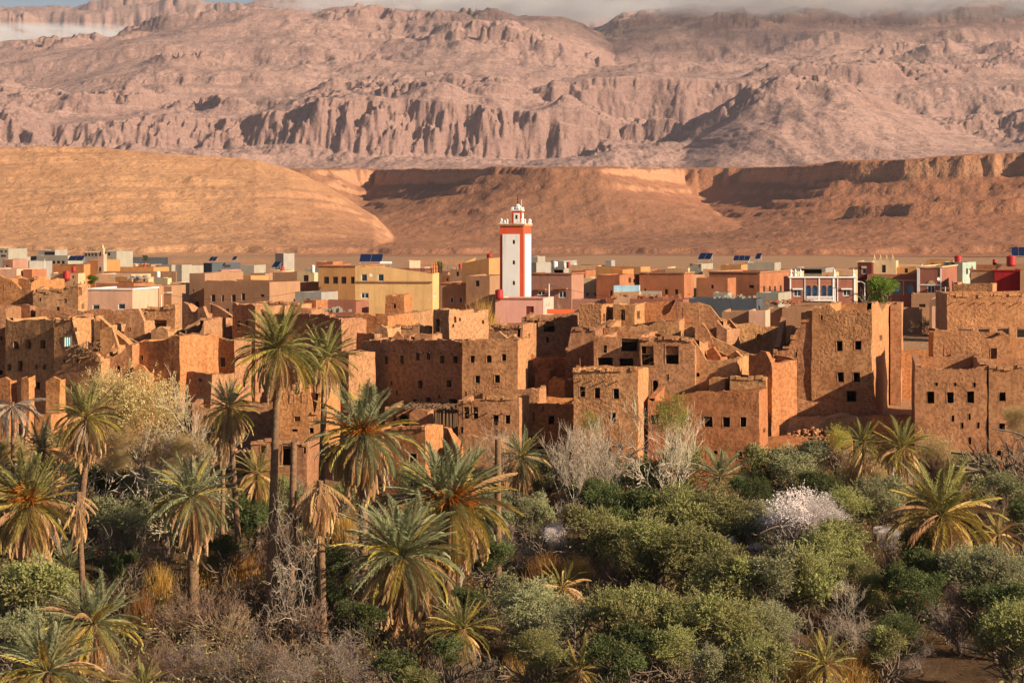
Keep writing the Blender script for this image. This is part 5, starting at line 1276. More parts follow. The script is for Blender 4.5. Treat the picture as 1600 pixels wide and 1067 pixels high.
# gaps on the far side of the town: low houses
FAR = [(-40,-6,404,560,'pink'),(14,30,402,600,'grey'),(104,116,404,560,'lgrey'),(196,212,412,600,'peach'),(216,236,413,560,'brown'),(300,318,417,520,'terra'),(476,500,419,470,'lgrey'),(494,520,409,520,'terra'),(640,662,417,420,'pink'),(660,700,424,360,'brown'),(690,712,430,330,'terra'),
       (893,915,422,330,'terra'),(1012,1040,422,370,'terra'),(1180,1206,417,360,'peach'),(1204,1236,421,350,'terra'),(1228,1246,424,330,'cream'),(1284,1304,425,330,'peach'),(1398,1440,413,360,'peach'),(1326,1344,418,360,'rose'),(1500,1530,418,350,'brown'),(1146,1172,421,350,'brown'),(560,600,424,330,'brown'),(1060,1084,428,320,'brown')]
FARLAB = ['pinkish far house beyond the left edge block','grey far cube right of the white and grey edge building','pale far house right of the long grey concrete building','far peach house under the dark hedge line','brown far house beside the far peach one','terracotta far house just left of the white dark-gabled house','pale far house behind the orange-brown house','low terracotta far roof left of the big solar panels','pink far house behind the balustrade','brown low far house between the balustrade and the trees','terracotta far room under the two trees left of the minaret',
 'terracotta far room behind the pinkish brown house','terracotta far wall behind the rust-orange house','peach far parapet below the four solar panels','terracotta far parapet behind the bright house side','cream far room at the left corner of the arcade house','small peach far room above the blue arches','peach far house line right of the cream pavilion','rose far room between arcade house and dark tower house','brown far room right of the pale green house','brown far room below the orange rooftop room','brown far room hidden behind the yellow house roof','brown low room behind the rust-orange house side']
for q, lb in zip(FAR, FARLAB):
    h('town_house', lb, q[0], q[1], q[2], q[3], rnd.uniform(12, 22), depth=6, mat=q[4], wins=[(q[0]+(q[1]-q[0])*.4, q[2]+7, 3, 4, 'k')], roof=0.3, group='low houses along the far side of the town')
# white compound walls out on the plain
for lab, a, b_, r_, Yy in (('long pale compound wall on the plain at left', 268, 420, 405, 900), ('long pale compound wall on the plain left of the minaret', 640, 724, 404, 880), ('dark hedge-like wall of shaded shrubs and stone at far left', 190, 262, 402, 760)):
    h('compound_wall', lab, a, b_, r_, Yy, 1, depth=1, mat='brown' if 'pale' in lab else 'slate', roof=None, t=.3, cat='compound wall', wins=[])
# little far minaret
q = Place(153, 162, 440, 16); fm = empty('minaret', (q.x0, q.y0, 0), -q.r); tag(fm, 'little pink minaret far away at the left with a thin top', 'minaret')
b = MB(); b.box(0, q.w, 0, q.w*1.1, 14, q.z(153, 397)); b.build('shaft', M['pink'], fm)
b = MB(); b.box(q.w*.3, q.w*.8, q.w*.3, q.w*.8, q.z(153,397)+.003, q.z(153,388)); b.lathe([(q.w*.2,0),(q.w*.2,.3),(.02,.8)], 8, (q.w*.55, q.w*.55, q.z(153,388))); b.build('lantern', M['cream'], fm)
for k in range(3):
    b = MB(); b.box(q.w*.35, q.w*.6, -.06, -.004, 17+k*3, 17.8+k*3); b.build('window', M['dark'], fm)

# roofs: tanks, panels, dishes, poles
tank('red water tank on the peach house above the sunlit ruin', 104, 434, 11, 11, 299)
tank('white water tank at the far left', 61, 428, 13, 8, 410, 'tankw')
tank('small pink water tank on the orange red house', 115, 423, 7, 7, 400)
tank('small red water tank on the dark brown roof room', 719, 419, 5, 7, 322)
tank('red water tank on the ochre house left of the minaret', 765, 404, 9, 8, 314)
tank('pale water tank on the unfinished house right of the minaret', 867, 417, 9, 9, 358, 'tankw')
tank('red water tank right of the unfinished house', 888, 416, 6, 7, 355)
tank('pinkish water tank beside the red one right of the unfinished house', 882, 417, 5, 6, 357, 'tankw')
tank('red water tank on the ochre roof room at right', 1497, 410, 12, 11, 312)
tank('large faded red water tank at the right edge', 1580, 413, 15, 14, 300)
tank('small red water tank between the two large ones at right', 1554, 411, 6, 6, 318)
tank('small red-lidded water tank at left above the yellowish wall', 226, 417, 4, 5, 470)
tank('white water tank near the whitewashed house', 247, 432, 7, 8, 350, 'tankw')
tank('white water tank left of the orange-brown house', 489, 424, 6, 10, 338, 'tankw')
tank('reddish water tank beside the white roof shed', 441, 424, 7, 8, 350)
solar('pair of tilted solar panels on the orange red house at far left', 117, 404, 27, 7, 428, 2)
solar('small solar panel on the white dark-gabled house', 331, 405, 14, 6, 428, 2, 30)
solar('single solar panel right of the small one at left', 365, 404, 8, 5, 430, 1, 30)
solar('solar panel on the brown low house left of centre', 429, 414, 13, 8, 342, 1, 30)
solar('wide pair of dark blue solar panels on the yellow house roof', 579, 404, 36, 11, 284, 2, 6)
solar('pair of slanting solar panels on the skyline right of the minaret', 1100, 401, 22, 9, 338, 2, 30)
solar('row of three low solar panels on the skyline at right', 1158, 404, 26, 7, 342, 3, 20)
solar('last solar panel at the right end of the skyline row', 1183, 401, 9, 8, 343, 1, 30)
solar('solar panels at the right edge above the large tank', 1592, 394, 22, 13, 308, 2, 10)
dish('dish on the yellow house between the two upper windows', 580, 430, 2.5, 276)
dish('white dish on the dark red-brown house front', 1467, 436, 2.8, 288)
dish('dish beside the plastic tanks right of the minaret', 900, 413, 2.2, 352)
# solar water heater
wh = empty('water_heater', at(603, 416, 282)); tag(wh, 'white solar water heater cylinder right of the wide solar panels', 'water heater')
b = MB(); b.tube((-.75, 0, .4), (.75, 0, .4), .2, n=12); b.build('cylinder', M['frame'], wh)
b = MB(); b.tube((-.6,0,-.2), (-.6,0,.3), .03); b.tube((.6,0,-.2), (.6,0,.3), .03); b.build('stand', M['alu'], wh)

def lamp_post(label, px, base_row, top_row, Y, arm=1, kind='street_lamp'):
    c = at(px, base_row, Y); hgt = (base_row-top_row)/F*Y
    o = empty(kind, c); tag(o, label, 'street lamp' if kind == 'street_lamp' else 'pole')
    b = MB(); b.tube((0,0,-1), (0,0,hgt*.9), .09, .05, 8); b.build('pole', M['frame'], o)
    if kind == 'street_lamp':
        b = MB(); b.tube((0,0,hgt*.9), (arm*.35,0,hgt*.99), .04, .035); b.tube((arm*.35,0,hgt*.99), (arm*.9,0,hgt), .035, .03); b.build('arm', M['frame'], o)
        b = MB(); b.box(arm*.9-.28, arm*.9+.28, -.1, .1, hgt-.06, hgt+.06); b.build('lamp_head', M['frame'], o)
    else:
        b = MB(); b.box(-.5, .5, -.04, .04, hgt*.86, hgt*.88); b.build('crossarm', M['wood'], o)
    return o
lamp_post('white street lamp in front of the long brown two-storey house', 252, 500, 457, 250, 1)
bpy.context.view_layer.update()
lamp_post('white street lamp left of the bright green tree', 1351, 474, 440, 268, -1)
lamp_post('wooden utility pole at the left end of the long rough wall', 1477, 512, 441, 246, 1, 'utility_pole')
lamp_post('wooden utility pole in front of the arcade house', 1305, 474, 447, 285, 1, 'utility_pole')
lamp_post('thin pole in front of the pinkish brown house', 858, 462, 441, 280, 1, 'utility_pole')
lamp_post('thin utility pole at far left among the grey buildings', 70, 425, 402, 430, 1, 'utility_pole')
def cable(label, a, b_, sag):
    m_ = MB(); n = 14; P = [a.lerp(b_, k/n)-Vector((0, 0, sag*4*(k/n)*(1-k/n))) for k in range(n+1)]
    for p, q_ in zip(P, P[1:]): m_.tube(p, q_, .022, n=3, caps=False)
    tag(m_.build('overhead_cable', M['wire']), label, 'cable')
cable('overhead cable from the left street lamp across the brown house', at(252,459,250), at(470,455,262), .8)
cable('long overhead cable running left of the street lamp over the ruins', at(130,570,203), at(282,541,214), .5)
cable('overhead cable from the wooden pole left to the arcade house', at(1477,446,246), at(1305,450,285), 1.0)
cable('overhead cable past the rust-orange house', at(858,446,280), at(1216,452,275), 1.6)
cable('overhead cable from the arcade pole leftwards over the bright house side', at(1305,449,285), at(1182,446,270), .8)
tp = MB(); c0 = at(876, 487, 250)
tp.box(c0.x-1.5, c0.x+1.5, 249, 251, c0.z-.2, c0.z+.25)
tag(tp.build('tarpaulin_roll', M['tarp']), 'bright orange-red tarpaulin roll on a roof right of the mosque hall', 'tarpaulin')
# roof clutter
for lab, px, row, Y, n, mt in (('pile of red-brown bricks and junk on the slate blue wall roof', 1010, 463, 262, 60, 'terra'), ('stacked white sacks and boxes on the slate blue wall roof', 1150, 464, 266, 30, 'lgrey'), ('pile of bricks by the tall blotchy block', 1228, 472, 262, 50, 'terra'), ('odds and ends on the roof above the tallest palm', 515, 484, 232, 40, 'lgrey'), ('roof junk on the low houses at left', 215, 433, 320, 40, 'steel')):
    c = at(px, row, Y); b = MB()
    for k in range(n):
        x = rnd.gauss(0, 1.1 if n < 55 else 2.0); y = rnd.uniform(-.6, .6); s_ = rnd.uniform(.06, .2); z = rnd.uniform(-.2, .25)
        b.box(c.x+x-s_, c.x+x+s_, c.y+y-s_, c.y+y+s_, c.z+z-s_, c.z+z+s_*.6)
    tag(b.build('roof_junk', M[mt]), lab, 'roof clutter', 'clutter on the roofs', 'stuff')
# ---------------------------------------------------------------- plants
def yfor(row, hc):
    """distance at which a point hc above the oasis floor shows on this row"""
    lo, hi = 60.0, 260.0
    for _ in range(40):
        m_ = (lo+hi)/2
        r_ = HY+(H-(float(ground0(m_))+hc))/m_*F
        if r_ > row: lo = m_
        else: hi = m_
    return (lo+hi)/2
def gz(x, Y): return float(ground(np.array([x]), np.array([Y]))[0])

def leaf_tris(C, Nn, L, Wd, r):
    """small pointed leaves: centres C, axis directions Nn"""
    n = len(C)
    a = r.normal(size=(n, 3)); s = np.cross(Nn, a); s /= np.linalg.norm(s, axis=1, keepdims=True)+1e-9
    l = (L*r.uniform(.6, 1.3, n))[:, None]; w = (Wd*r.uniform(.7, 1.2, n))[:, None]
    v = np.stack([C-Nn*l*.5, C+s*w*.5, C+Nn*l*.5, C-s*w*.5], 1).reshape(-1, 3)
    f = np.arange(4*n).reshape(n, 4)
    return v, f
def crown_mesh(name, seed, mat, R=(1,1,1), nb=26, nl=9000, L=.11, W=.045, up=.35, sprig=0.0, fill=.75, base=0.12):
    """crown of unit size: leaves gathered on many sprigs and clumps, gaps between them"""
    r = np.random.default_rng(seed)
    d = r.normal(size=(nb, 3)); d[:, 2] = np.abs(d[:, 2])*1.0-0.35; d /= np.linalg.norm(d, axis=1, keepdims=True)
    cc = d*r.uniform(.35, .80, nb)[:, None]; cr = r.uniform(.20, .40, nb)
    k = r.integers(0, nb, nl)
    q = r.normal(size=(nl, 3)); q[:, 2] += .25; q /= np.linalg.norm(q, axis=1, keepdims=True)
    rad = cr[k]*np.where(r.random(nl) < fill, r.uniform(.82, 1.08, nl), r.uniform(.3, 1.0, nl))
    # sprigs: gather points toward random shoots
    ns = nb*11
    sk = r.integers(0, nb, ns); sd = r.normal(size=(ns, 3)); sd[:, 2] += .5; sd /= np.linalg.norm(sd, axis=1, keepdims=True)
    C = cc[k]+q*rad[:, None]
    m_ = r.random(nl) < .68
    si = r.integers(0, ns, nl); t = r.uniform(.55, 1.0, nl)*(r.uniform(1.05, 1.75, ns)[si])
    C2 = cc[sk[si]]+sd[si]*(cr[sk[si]]*t)[:, None]+r.normal(size=(nl, 3))*.016
    C = np.where(m_[:, None], C2, C); q = np.where(m_[:, None], sd[si], q)
    Nn = q+r.normal(size=(nl, 3))*.55; Nn[:, 2] += up; Nn /= np.linalg.norm(Nn, axis=1, keepdims=True)
    C = C*np.array(R); C[:, 2] = np.maximum(C[:, 2], -0.9)
    v, f = leaf_tris(C, Nn, L, W, r)
    return npmesh(name, v, f, [mat])

def branches(seed, levels=4, n0=4, spread=.55, length=.42, ratio=.72, r0=.035, curl=.22, kids=(3, 4), upb=.25, droop=0.0, maxn=5000, rmin=.004, lean0=.5):
    """segments of a bare tree of about unit height, grown level by level"""
    r = random.Random(seed)
    segs = []
    stack_ = []
    for k in range(n0):
        a = r.uniform(0, 6.28); d = Vector((math.cos(a)*lean0*r.random(), math.sin(a)*lean0*r.random(), 1)).normalized()
        stack_.append((Vector((0, 0, 0)), d, length*r.uniform(.8, 1.2), r0*r.uniform(.6, 1), 0))
    while stack_ and len(segs) < maxn:
        p, d, l, rad, lv = stack_.pop(0)
        k = 4 if lv < levels else 3
        pts = [p]
        for j in range(k):
            d = (d+Vector((r.gauss(0, curl), r.gauss(0, curl), r.gauss(0, curl)+upb*.2-droop*lv*.12))).normalized()
            q = pts[-1]+d*(l/k)
            r1 = rad*(1-.45*(j+1)/k); segs.append((pts[-1], q, rad*(1-.45*j/k), r1)); pts.append(q)
            if lv < levels and j >= 1:
                for c in range(r.randint(1, kids[0]-1)):
                    a = d.orthogonal().normalized(); a.rotate(__import__('mathutils').Quaternion(d, r.uniform(0, 6.28)))
                    nd = (d+a*spread*r.uniform(.7, 1.5)+Vector((0, 0, upb*.3))).normalized()
                    stack_.append((q.copy(), nd, l*ratio*r.uniform(.6, 1.1), max(rmin, r1*.62), lv+1))
    return segs
def seg_mesh(name, segs, mat, rs=1.0):
    P = np.array([tuple(s[0]) for s in segs]); Q = np.array([tuple(s[1]) for s in segs]); a0 = np.array([s[2] for s in segs])*rs; a1 = np.array([s[3] for s in segs])*rs
    d = Q-P; d /= np.linalg.norm(d, axis=1, keepdims=True)+1e-9
    ref = np.where(np.abs(d[:, 2:3]) < .9, np.array([[0, 0, 1.]]), np.array([[1., 0, 0]]))
    u = np.cross(d, ref); u /= np.linalg.norm(u, axis=1, keepdims=True); w = np.cross(d, u)
    vs = []
    for k in range(3):
        c, s = math.cos(2.094*k), math.sin(2.094*k)
        o = u*c+w*s
        vs.append((P+o*a0[:, None], Q+o*a1[:, None]))
    v = np.stack([vs[0][0], vs[1][0], vs[2][0], vs[0][1], vs[1][1], vs[2][1]], 1).reshape(-1, 3)
    b = np.arange(len(segs))[:, None]*6
    f = np.concatenate([b+np.array([[0,1,4,3]]), b+np.array([[1,2,5,4]]), b+np.array([[2,0,3,5]])])
    return npmesh(name, v, f, [mat])

# ---- palms
def frond_mesh(name, seed, mat, L=1.0, bend=.9, nl=32, lw=.020, ll=.165, vee=.42, droopl=.25, dead=False):
    """one palm leaf of unit length along +x: rib with two rows of leaflets, curved down by 'bend' radians"""
    r = np.random.default_rng(seed)
    V = []; Fc = []
    n = 14
    t = np.linspace(0, 1, n+1); ang = -bend*t**1.5
    x = np.concatenate([[0], np.cumsum(np.cos(ang[:-1])/n)]); z = np.concatenate([[0], np.cumsum(np.sin(ang[:-1])/n)])
    side = r.normal()*.10; y = side*t**2
    def add(v, f): 
        b = sum(len(q) for q in V); V.append(np.array(v, float)); Fc.append(np.array(f)+b)
    for k in range(n):
        w0, w1 = .011*(1-.8*t[k]), .011*(1-.8*t[k+1])
        add([(x[k], y[k]-w0, z[k]), (x[k], y[k]+w0, z[k]), (x[k+1], y[k+1]+w1, z[k+1]), (x[k+1], y[k+1]-w1, z[k+1])], [[0,1,2,3]])
        add([(x[k], y[k], z[k]-w0*1.3), (x[k], y[k], z[k]+w0), (x[k+1], y[k+1], z[k+1]+w1), (x[k+1], y[k+1], z[k+1]-w1*1.3)], [[0,1,2,3]])
    for j in range(nl):
        s = .14+.86*(j+.5)/nl
        px_, pz_, py_ = np.interp(s, t, x), np.interp(s, t, z), np.interp(s, t, y); a = np.interp(s, t, ang)
        lenl = ll*(math.sin(math.pi*min(1, .18+s*.80))**.7)*r.uniform(.85, 1.12)
        for sg in (-1, 1):
            fw = 1.0+.7*s+r.normal()*.10
            dx, dy, dz = math.cos(a)*fw, sg*1.0, math.sin(a)*fw+vee*(.8+r.normal()*.35)
            if dead: dz = math.sin(a)*fw-.5-r.random()*.8; dy *= .55
            nn = math.sqrt(dx*dx+dy*dy+dz*dz); dx, dy, dz = dx/nn*lenl, dy/nn*lenl, dz/nn*lenl
            w = lw*r.uniform(.8, 1.2)
            m = (px_+dx*.55, py_+dy*.55, pz_+dz*.55)
            e = (px_+dx, py_+dy, pz_+dz-lenl*droopl)
            add([(px_-w*.3, py_, pz_), (px_+w*.3, py_, pz_), (m[0]+w*.5, m[1], m[2]+w*.15), (m[0]-w*.5, m[1], m[2]-w*.15)], [[0,1,2,3]])
            add([(m[0]-w*.5, m[1], m[2]-w*.15), (m[0]+w*.5, m[1], m[2]+w*.15), (e[0]+w*.08, e[1], e[2]), (e[0]-w*.08, e[1], e[2])], [[0,1,2,3]])
    return npmesh(name, np.vstack(V), np.vstack(Fc), [mat])
FR = {}
for key, mat in (('g', 'frond'), ('b', 'frondb'), ('y', 'frondy')):
    FR[key] = [frond_mesh('frond', 10+k+ord(key), M[mat], bend=b_) for k, b_ in enumerate((.22, .5, .85, 1.2))]
FR['d'] = [frond_mesh('dead_frond', 60+k, M['frondd'], bend=b_, vee=-.2, dead=True, ll=.16) for k, b_ in enumerate((.7, 1.2, 1.6))]
FR['x'] = [frond_mesh('dead_frond', 80+k, M['frondg'], bend=b_, vee=-.2, dead=True, ll=.15, nl=26) for k, b_ in enumerate((.8, 1.4))]
def trunk_mesh(hgt, r0, lean, rough, curve=0.0):
    n = 12; k = max(10, int(hgt/.22)); v = []; f = []
    for j in range(k+1):
        t = j/k; rr = r0*(1.18-.3*t+(.35 if t < .04 else 0))*(1+rough*(.5 if j % 2 else -.5)+rnd.uniform(-.04, .04))
        cx = lean[0]*t+curve*math.sin(t*math.pi); cy = lean[1]*t
        for i in range(n):
            a = 2*math.pi*i/n+(j % 2)*math.pi/n
            rv = rr*(1+rnd.uniform(-rough, rough)*.5)
            v.append((cx+math.cos(a)*rv, cy+math.sin(a)*rv, hgt*t))
    for j in range(k):
        for i in range(n): f.append((j*n+i, j*n+(i+1) % n, (j+1)*n+(i+1) % n, (j+1)*n+i))
    return npmesh('trunk', v, f, [M['ptrunk']])
fruit_m = None
def fruit_mesh():
    r = random.Random(5); segs = []
    for k in range(46):
        d = Vector((r.uniform(.2, 1), r.gauss(0, .35), r.uniform(-.2, .9))).normalized(); p = Vector((0, 0, 0))
        for j in range(4):
            q = p+d*.25; segs.append((p, q, .016, .012)); p = q; d = (d+Vector((.12, 0, -.38))).normalized()
    return seg_mesh('fruit_stalk', segs, M['fruit'])
fruit_m = fruit_mesh()
PALMS = []
def palm(label, px, row, Rpx, Y, base_row=None, base_px=None, kind='g', nf=52, nd=26, fruit=0, tr=.22, rough=.10, up=1.0, skirt=1.0, dense=None, yel=.25, curve=0, name='date_palm', lowest=-.55):
    c = at(px, row, Y); g_ = gz(c.x, Y)
    bx = c.x if base_px is None else (base_px-800)/F*Y
    root = empty(name, (bx, Y, g_)); tag(root, label, 'palm tree')
    low = rough > .06
    hgt = c.z-g_; R = Rpx/F*Y*(1.04 if low else 1.04)
    if low: nd = int(nd*1.6)+10; nf = int(nf*1.15)
    L_ = (c.x-bx, 0)
    t = link('trunk', trunk_mesh(hgt+.6, tr, (L_[0], 0), rough, curve), root); t.location = (0, 0, -.4)
    r = random.Random(int(px*7+row))
    top = Vector((L_[0], 0, hgt))
    def put(mesh, el, az, ln, nm, z0=0.0, roll=0.0):
        o = link(nm, mesh, root)
        o.location = top+Vector((math.cos(az)*tr*.7, math.sin(az)*tr*.7, z0))
        m_ = __import__('mathutils').Euler((roll, -el, az), 'XYZ')
        o.rotation_euler = m_; o.scale = (ln, ln, ln)
    for k in range(nf):
        u = (k+.5)/nf
        el = math.radians(82)*(1-u)+math.radians(-38)*u if up else 0
        el = math.radians(86-(86+44)*u**.80)
        az = k*2.399963+r.uniform(-.25, .25)
        key = kind if r.random() > yel*(u**1.1)*2.3 else ('y' if r.random() < .75 else 'd')
        bi = 0 if u < .18 else (1 if u < .45 else (2 if u < .8 else 3))
        bi = min(3, max(0, bi+r.choice((0, 0, 1, -1))))
        put(FR[key][min(bi, len(FR[key])-1)], el+r.uniform(-.1, .1), az, R*r.uniform(.92, 1.15)*(1.0 if u > .1 else .9), 'frond', .35*(1-u), r.uniform(-.35, .35))
    for k in range(nd):
        u = (k+.5)/nd
        el = math.radians(-28-50*u); az = k*2.399963+.7+r.uniform(-.2, .2)
        put(FR['d'][1 if u < .5 else 0] if r.random() < .85 else FR['x'][0], el+r.uniform(-.12, .12), az, R*r.uniform(.7, .98)*skirt, 'dead_frond', -.15-(.55+.9*low)*u*skirt, r.uniform(-.4, .4))
    for k in range(fruit):
        o = link('fruit_stalk', fruit_m, root); az = -math.pi/2+(k-(fruit-1)/2)*.62+r.uniform(-.15, .15)
        o.location = top+Vector((math.cos(az)*tr*1.1, math.sin(az)*tr*1.1, .3)); o.rotation_euler = (0, -.5, az); s_ = R*.42*r.uniform(.8, 1.15); o.scale = (s_, s_, s_)
    PALMS.append((px, row, label))
    return root
def dead_palm(label, px, row, Rpx, Y, base_px=None, key='x', n=34, tr=.2, spread=.5, name='dead_palm'):
    c = at(px, row, Y); g_ = gz(c.x, Y); bx = c.x if base_px is None else (base_px-800)/F*Y
    root = empty(name, (bx, Y, g_)); tag(root, label, 'dead palm')
    t = link('trunk', trunk_mesh(c.z-g_+.4, tr, (c.x-bx, 0), .08), root)
    R = Rpx/F*Y; r = random.Random(int(px))
    for k in range(n):
        o = link('dead_frond', FR[key][k % len(FR[key])], root); az = k*2.4; u_ = (k+.5)/n; el = math.radians(-22-58*u_ if key == 'd' else 25-spread*150*u_)
        o.location = (c.x-bx+math.cos(az)*.15, math.sin(az)*.15, c.z-g_+.2-(2.2 if key == 'd' else .4)*u_); o.rotation_euler = (r.uniform(-.3,.3), -el, az); s_ = R*r.uniform(.8, 1.2); o.scale = (s_,)*3
    return root

palm('tallest date palm with a long bare trunk, standing before the dark horned house', 435, 548, 72, 148, base_px=420, nf=64, nd=26, tr=.27, rough=.05, yel=.2)
palm('second tall date palm just right of the tallest, its trunk half hidden by bare branches', 508, 562, 54, 155, base_px=497, nf=50, nd=22, tr=.22, rough=.05)
palm('date palm with dark orange fruit stalks behind the tangled bare tree', 568, 682, 80, 152, kind='b', nf=62, nd=38, fruit=4, tr=.3, yel=.3)
palm('date palm with a thick dry skirt and slim leaning trunk at left centre', 358, 640, 48, 160, base_px=378, nf=50, nd=40, tr=.2, kind='b', rough=.05, yel=.5, skirt=1.1)
palm('smaller skirted palm tucked behind the slim leaning palm', 350, 670, 34, 164, base_px=346, nf=22, nd=30, tr=.16, yel=.6)
palm('date palm with a curved trunk left of the pale bare tree', 135, 655, 56, 163, base_px=98, nf=50, nd=36, tr=.24, yel=.35, curve=.5)
palm('blue-green palm with a thick scaly trunk in the left middle', 300, 778, 68, min(176, yfor(778, 9.0)), base_px=303, kind='b', nf=58, nd=34, tr=.36, rough=.18, yel=.15)
palm('big green and yellow palm at the left edge with an orange heart', 46, 790, 82, min(176, yfor(790, 8.5)), base_px=18, nf=64, nd=30, fruit=2, tr=.32, yel=.55)
palm('blue-green palm low at the left with a golden heart', 146, 978, 78, min(176, yfor(978, 3.5)), kind='b', nf=56, nd=18, tr=.32, yel=.3)
palm('pale green palm cut by the bottom edge at the far left', 74, 1052, 86, min(176, yfor(1052, 3.5)), kind='b', nf=56, nd=16, tr=.34, yel=.4)
palm('half hidden palm behind the leaning dead-headed palm at left', 108, 892, 56, min(176, yfor(892, 3.5)), kind='b', nf=38, nd=14, tr=.25, yel=.3)
palm('big palm with glowing orange fruit stalks in the centre', 702, 792, 96, min(176, yfor(792, 7)), kind='b', nf=100, nd=60, fruit=8, tr=.4, yel=.45)
palm('broad dark palm with a wide dry skirt, front centre', 628, 872, 92, min(176, yfor(872, 5.5)), nf=104, nd=84, tr=.42, yel=.35, skirt=1.15, kind='b')
palm('small palm with an orange-brown trunk right of the broad skirted palm', 722, 986, 54, min(176, yfor(986, 3)), nf=36, nd=10, tr=.26, yel=.3)
palm('blue-green palm in front of the pointed arch house', 815, 716, 42, min(176, yfor(716, 5)), kind='b', nf=44, nd=20, tr=.22, yel=.2)
palm('stiff upright young palm in front of the orange mud house', 1125, 748, 52, min(176, yfor(748, 2.5)), nf=36, nd=24, tr=.2, yel=.2, kind='b')
palm('small palm left of its larger twin below the terrace wall', 1350, 694, 34, min(176, yfor(694, 3.2)), nf=38, nd=8, tr=.2)
palm('bushy palm right of its smaller twin below the terrace wall', 1410, 702, 46, min(176, yfor(702, 3.8)), nf=48, nd=16, tr=.22, yel=.4)
palm('wide yellow-green palm at the right with arching fronds', 1472, 806, 88, min(176, yfor(806, 5.5)), nf=58, nd=22, tr=.36, yel=.6)
palm('low palm with a heavy dry skirt beside the slim leaning palm', 403, 744, 42, min(176, yfor(744, 6)), nf=36, nd=36, tr=.18, yel=.5)
palm('small golden palm among the dry reeds, centre', 880, 922, 44, min(176, yfor(922, 2.4)), nf=26, nd=14, tr=.2, yel=.7)
palm('small palm with dark spiky fronds at the bottom right', 1290, 1042, 48, min(176, yfor(1042, 2)), nf=34, nd=12, tr=.22, yel=.5)
palm('young yellow-green palm at the bottom centre', 905, 1050, 46, min(176, yfor(1050, 2)), nf=26, nd=4, tr=.18, yel=.8)
palm('bluish palm behind the golden bushes at left', 66, 706, 50, min(176, yfor(706, 4)), kind='b', nf=40, nd=8, tr=.22)
palm('palm fronds reaching in at the left edge above the big green and yellow palm', -12, 742, 52, min(176, yfor(742, 6)), nf=40, nd=10, tr=.22, yel=.4)
palm('young palm at the bottom left with yellowing tips', 225, 1078, 44, min(176, yfor(1078, 1.6)), nf=30, nd=4, tr=.2, yel=.8)
palm('small palm half sunk in shrubs right of the stiff young palm', 1560, 838, 40, min(176, yfor(838, 2.5)), nf=26, nd=6, tr=.18, yel=.7)
dead_palm('big dead palm with a hanging brown skirt left of the tangled bare tree', 500, 760, 58, 146, base_px=505, key='d', n=60, tr=.24, spread=.7)
dead_palm('grey dead palm with limp bare fronds at the left edge', 20, 636, 52, 168, key='x', n=26, tr=.14, spread=.6)
dead_palm('slim palm with a small withered brown head at the left', 122, 778, 36, 137, base_px=136, key='d', n=30, tr=.19, spread=.7)
for lab, px, r0_, pb, Y, tr_ in (('headless palm trunk standing beside the tallest palm', 459, 690, 455, 147, .24), ('headless palm trunk in front of the small roofless room', 778, 686, 778, 158, .24), ):
    c = at(px, r0_, Y); g_ = gz(c.x, Y); root = empty('palm_trunk', ((pb-800)/F*Y, Y, g_)); tag(root, lab, 'palm trunk')
    link('trunk', trunk_mesh(c.z-g_, tr_, (c.x-(pb-800)/F*Y, 0), .06), root)

# ---- broadleaf trees and shrubs
CR = {}
def crowns(key, mat, n, **k):
    CR[key] = [crown_mesh('crown', 200+ord(key[0])*7+j*13+len(key), M[mat], **k) for j in range(n)]
crowns('olive', 'olive', 4, nl=15000, nb=44, L=.060, W=.024)
crowns('grey', 'oliveg', 4, nl=15000, nb=44, L=.062, W=.022)
crowns('dark', 'dgreen', 2, nl=13000, nb=36, L=.060, W=.028)
crowns('spring', 'ygreen', 1, nl=10000, nb=40, L=.055, W=.02, fill=.3, up=.9)
crowns('lime', 'lime', 1, nl=11000, nb=40, L=.08, W=.05)
crowns('gold', 'gold', 2, nl=12000, nb=60, L=.05, W=.018, fill=.4)
crowns('bloss', 'bloss', 2, nl=8500, nb=60, L=.040, W=.030, fill=.5, up=.8)
crowns('purple', 'purple', 1, nl=3200, nb=30, L=.05, W=.035, fill=.4)
for k_, m_ in (('olive', 'olive'), ('grey', 'oliveg'), ('dark', 'dgreen')): crowns(k_+'s', m_, 2, nl=4200, nb=26, L=.13, W=.05)
BR = {}
def brs(key, mat, n, rs=1.0, **k):
    BR[key] = [seg_mesh('branches', branches(500+j*7+len(key), **k), M[mat], rs) for j in range(n)]
brs('twig', 'twig', 3, .8, levels=4, n0=9, length=.34, spread=.6, ratio=.74, r0=.016, rmin=.0042, maxn=5200, lean0=1.1)
brs('grey', 'twigg', 3, .5, levels=4, n0=5, length=.34, spread=.9, ratio=.76, r0=.022, rmin=.0042, maxn=4800, lean0=.8, curl=.3)
brs('pale', 'twigp', 3, .36, levels=4, n0=3, length=.42, spread=.5, ratio=.68, r0=.022, rmin=.004, maxn=4600, lean0=.35, upb=.6)
brs('tangle', 'twigp', 2, .24, levels=4, n0=2, length=.42, spread=1.0, ratio=.74, r0=.024, rmin=.0055, maxn=2600, lean0=.5, curl=.42)
brs('limb', 'bark', 2, levels=2, n0=3, length=.5, spread=.8, ratio=.7, r0=.045, rmin=.012, maxn=300, lean0=.7)
brs('limbp', 'palew', 2, levels=3, n0=2, length=.46, spread=.75, ratio=.7, r0=.03, rmin=.006, maxn=900, lean0=.5)
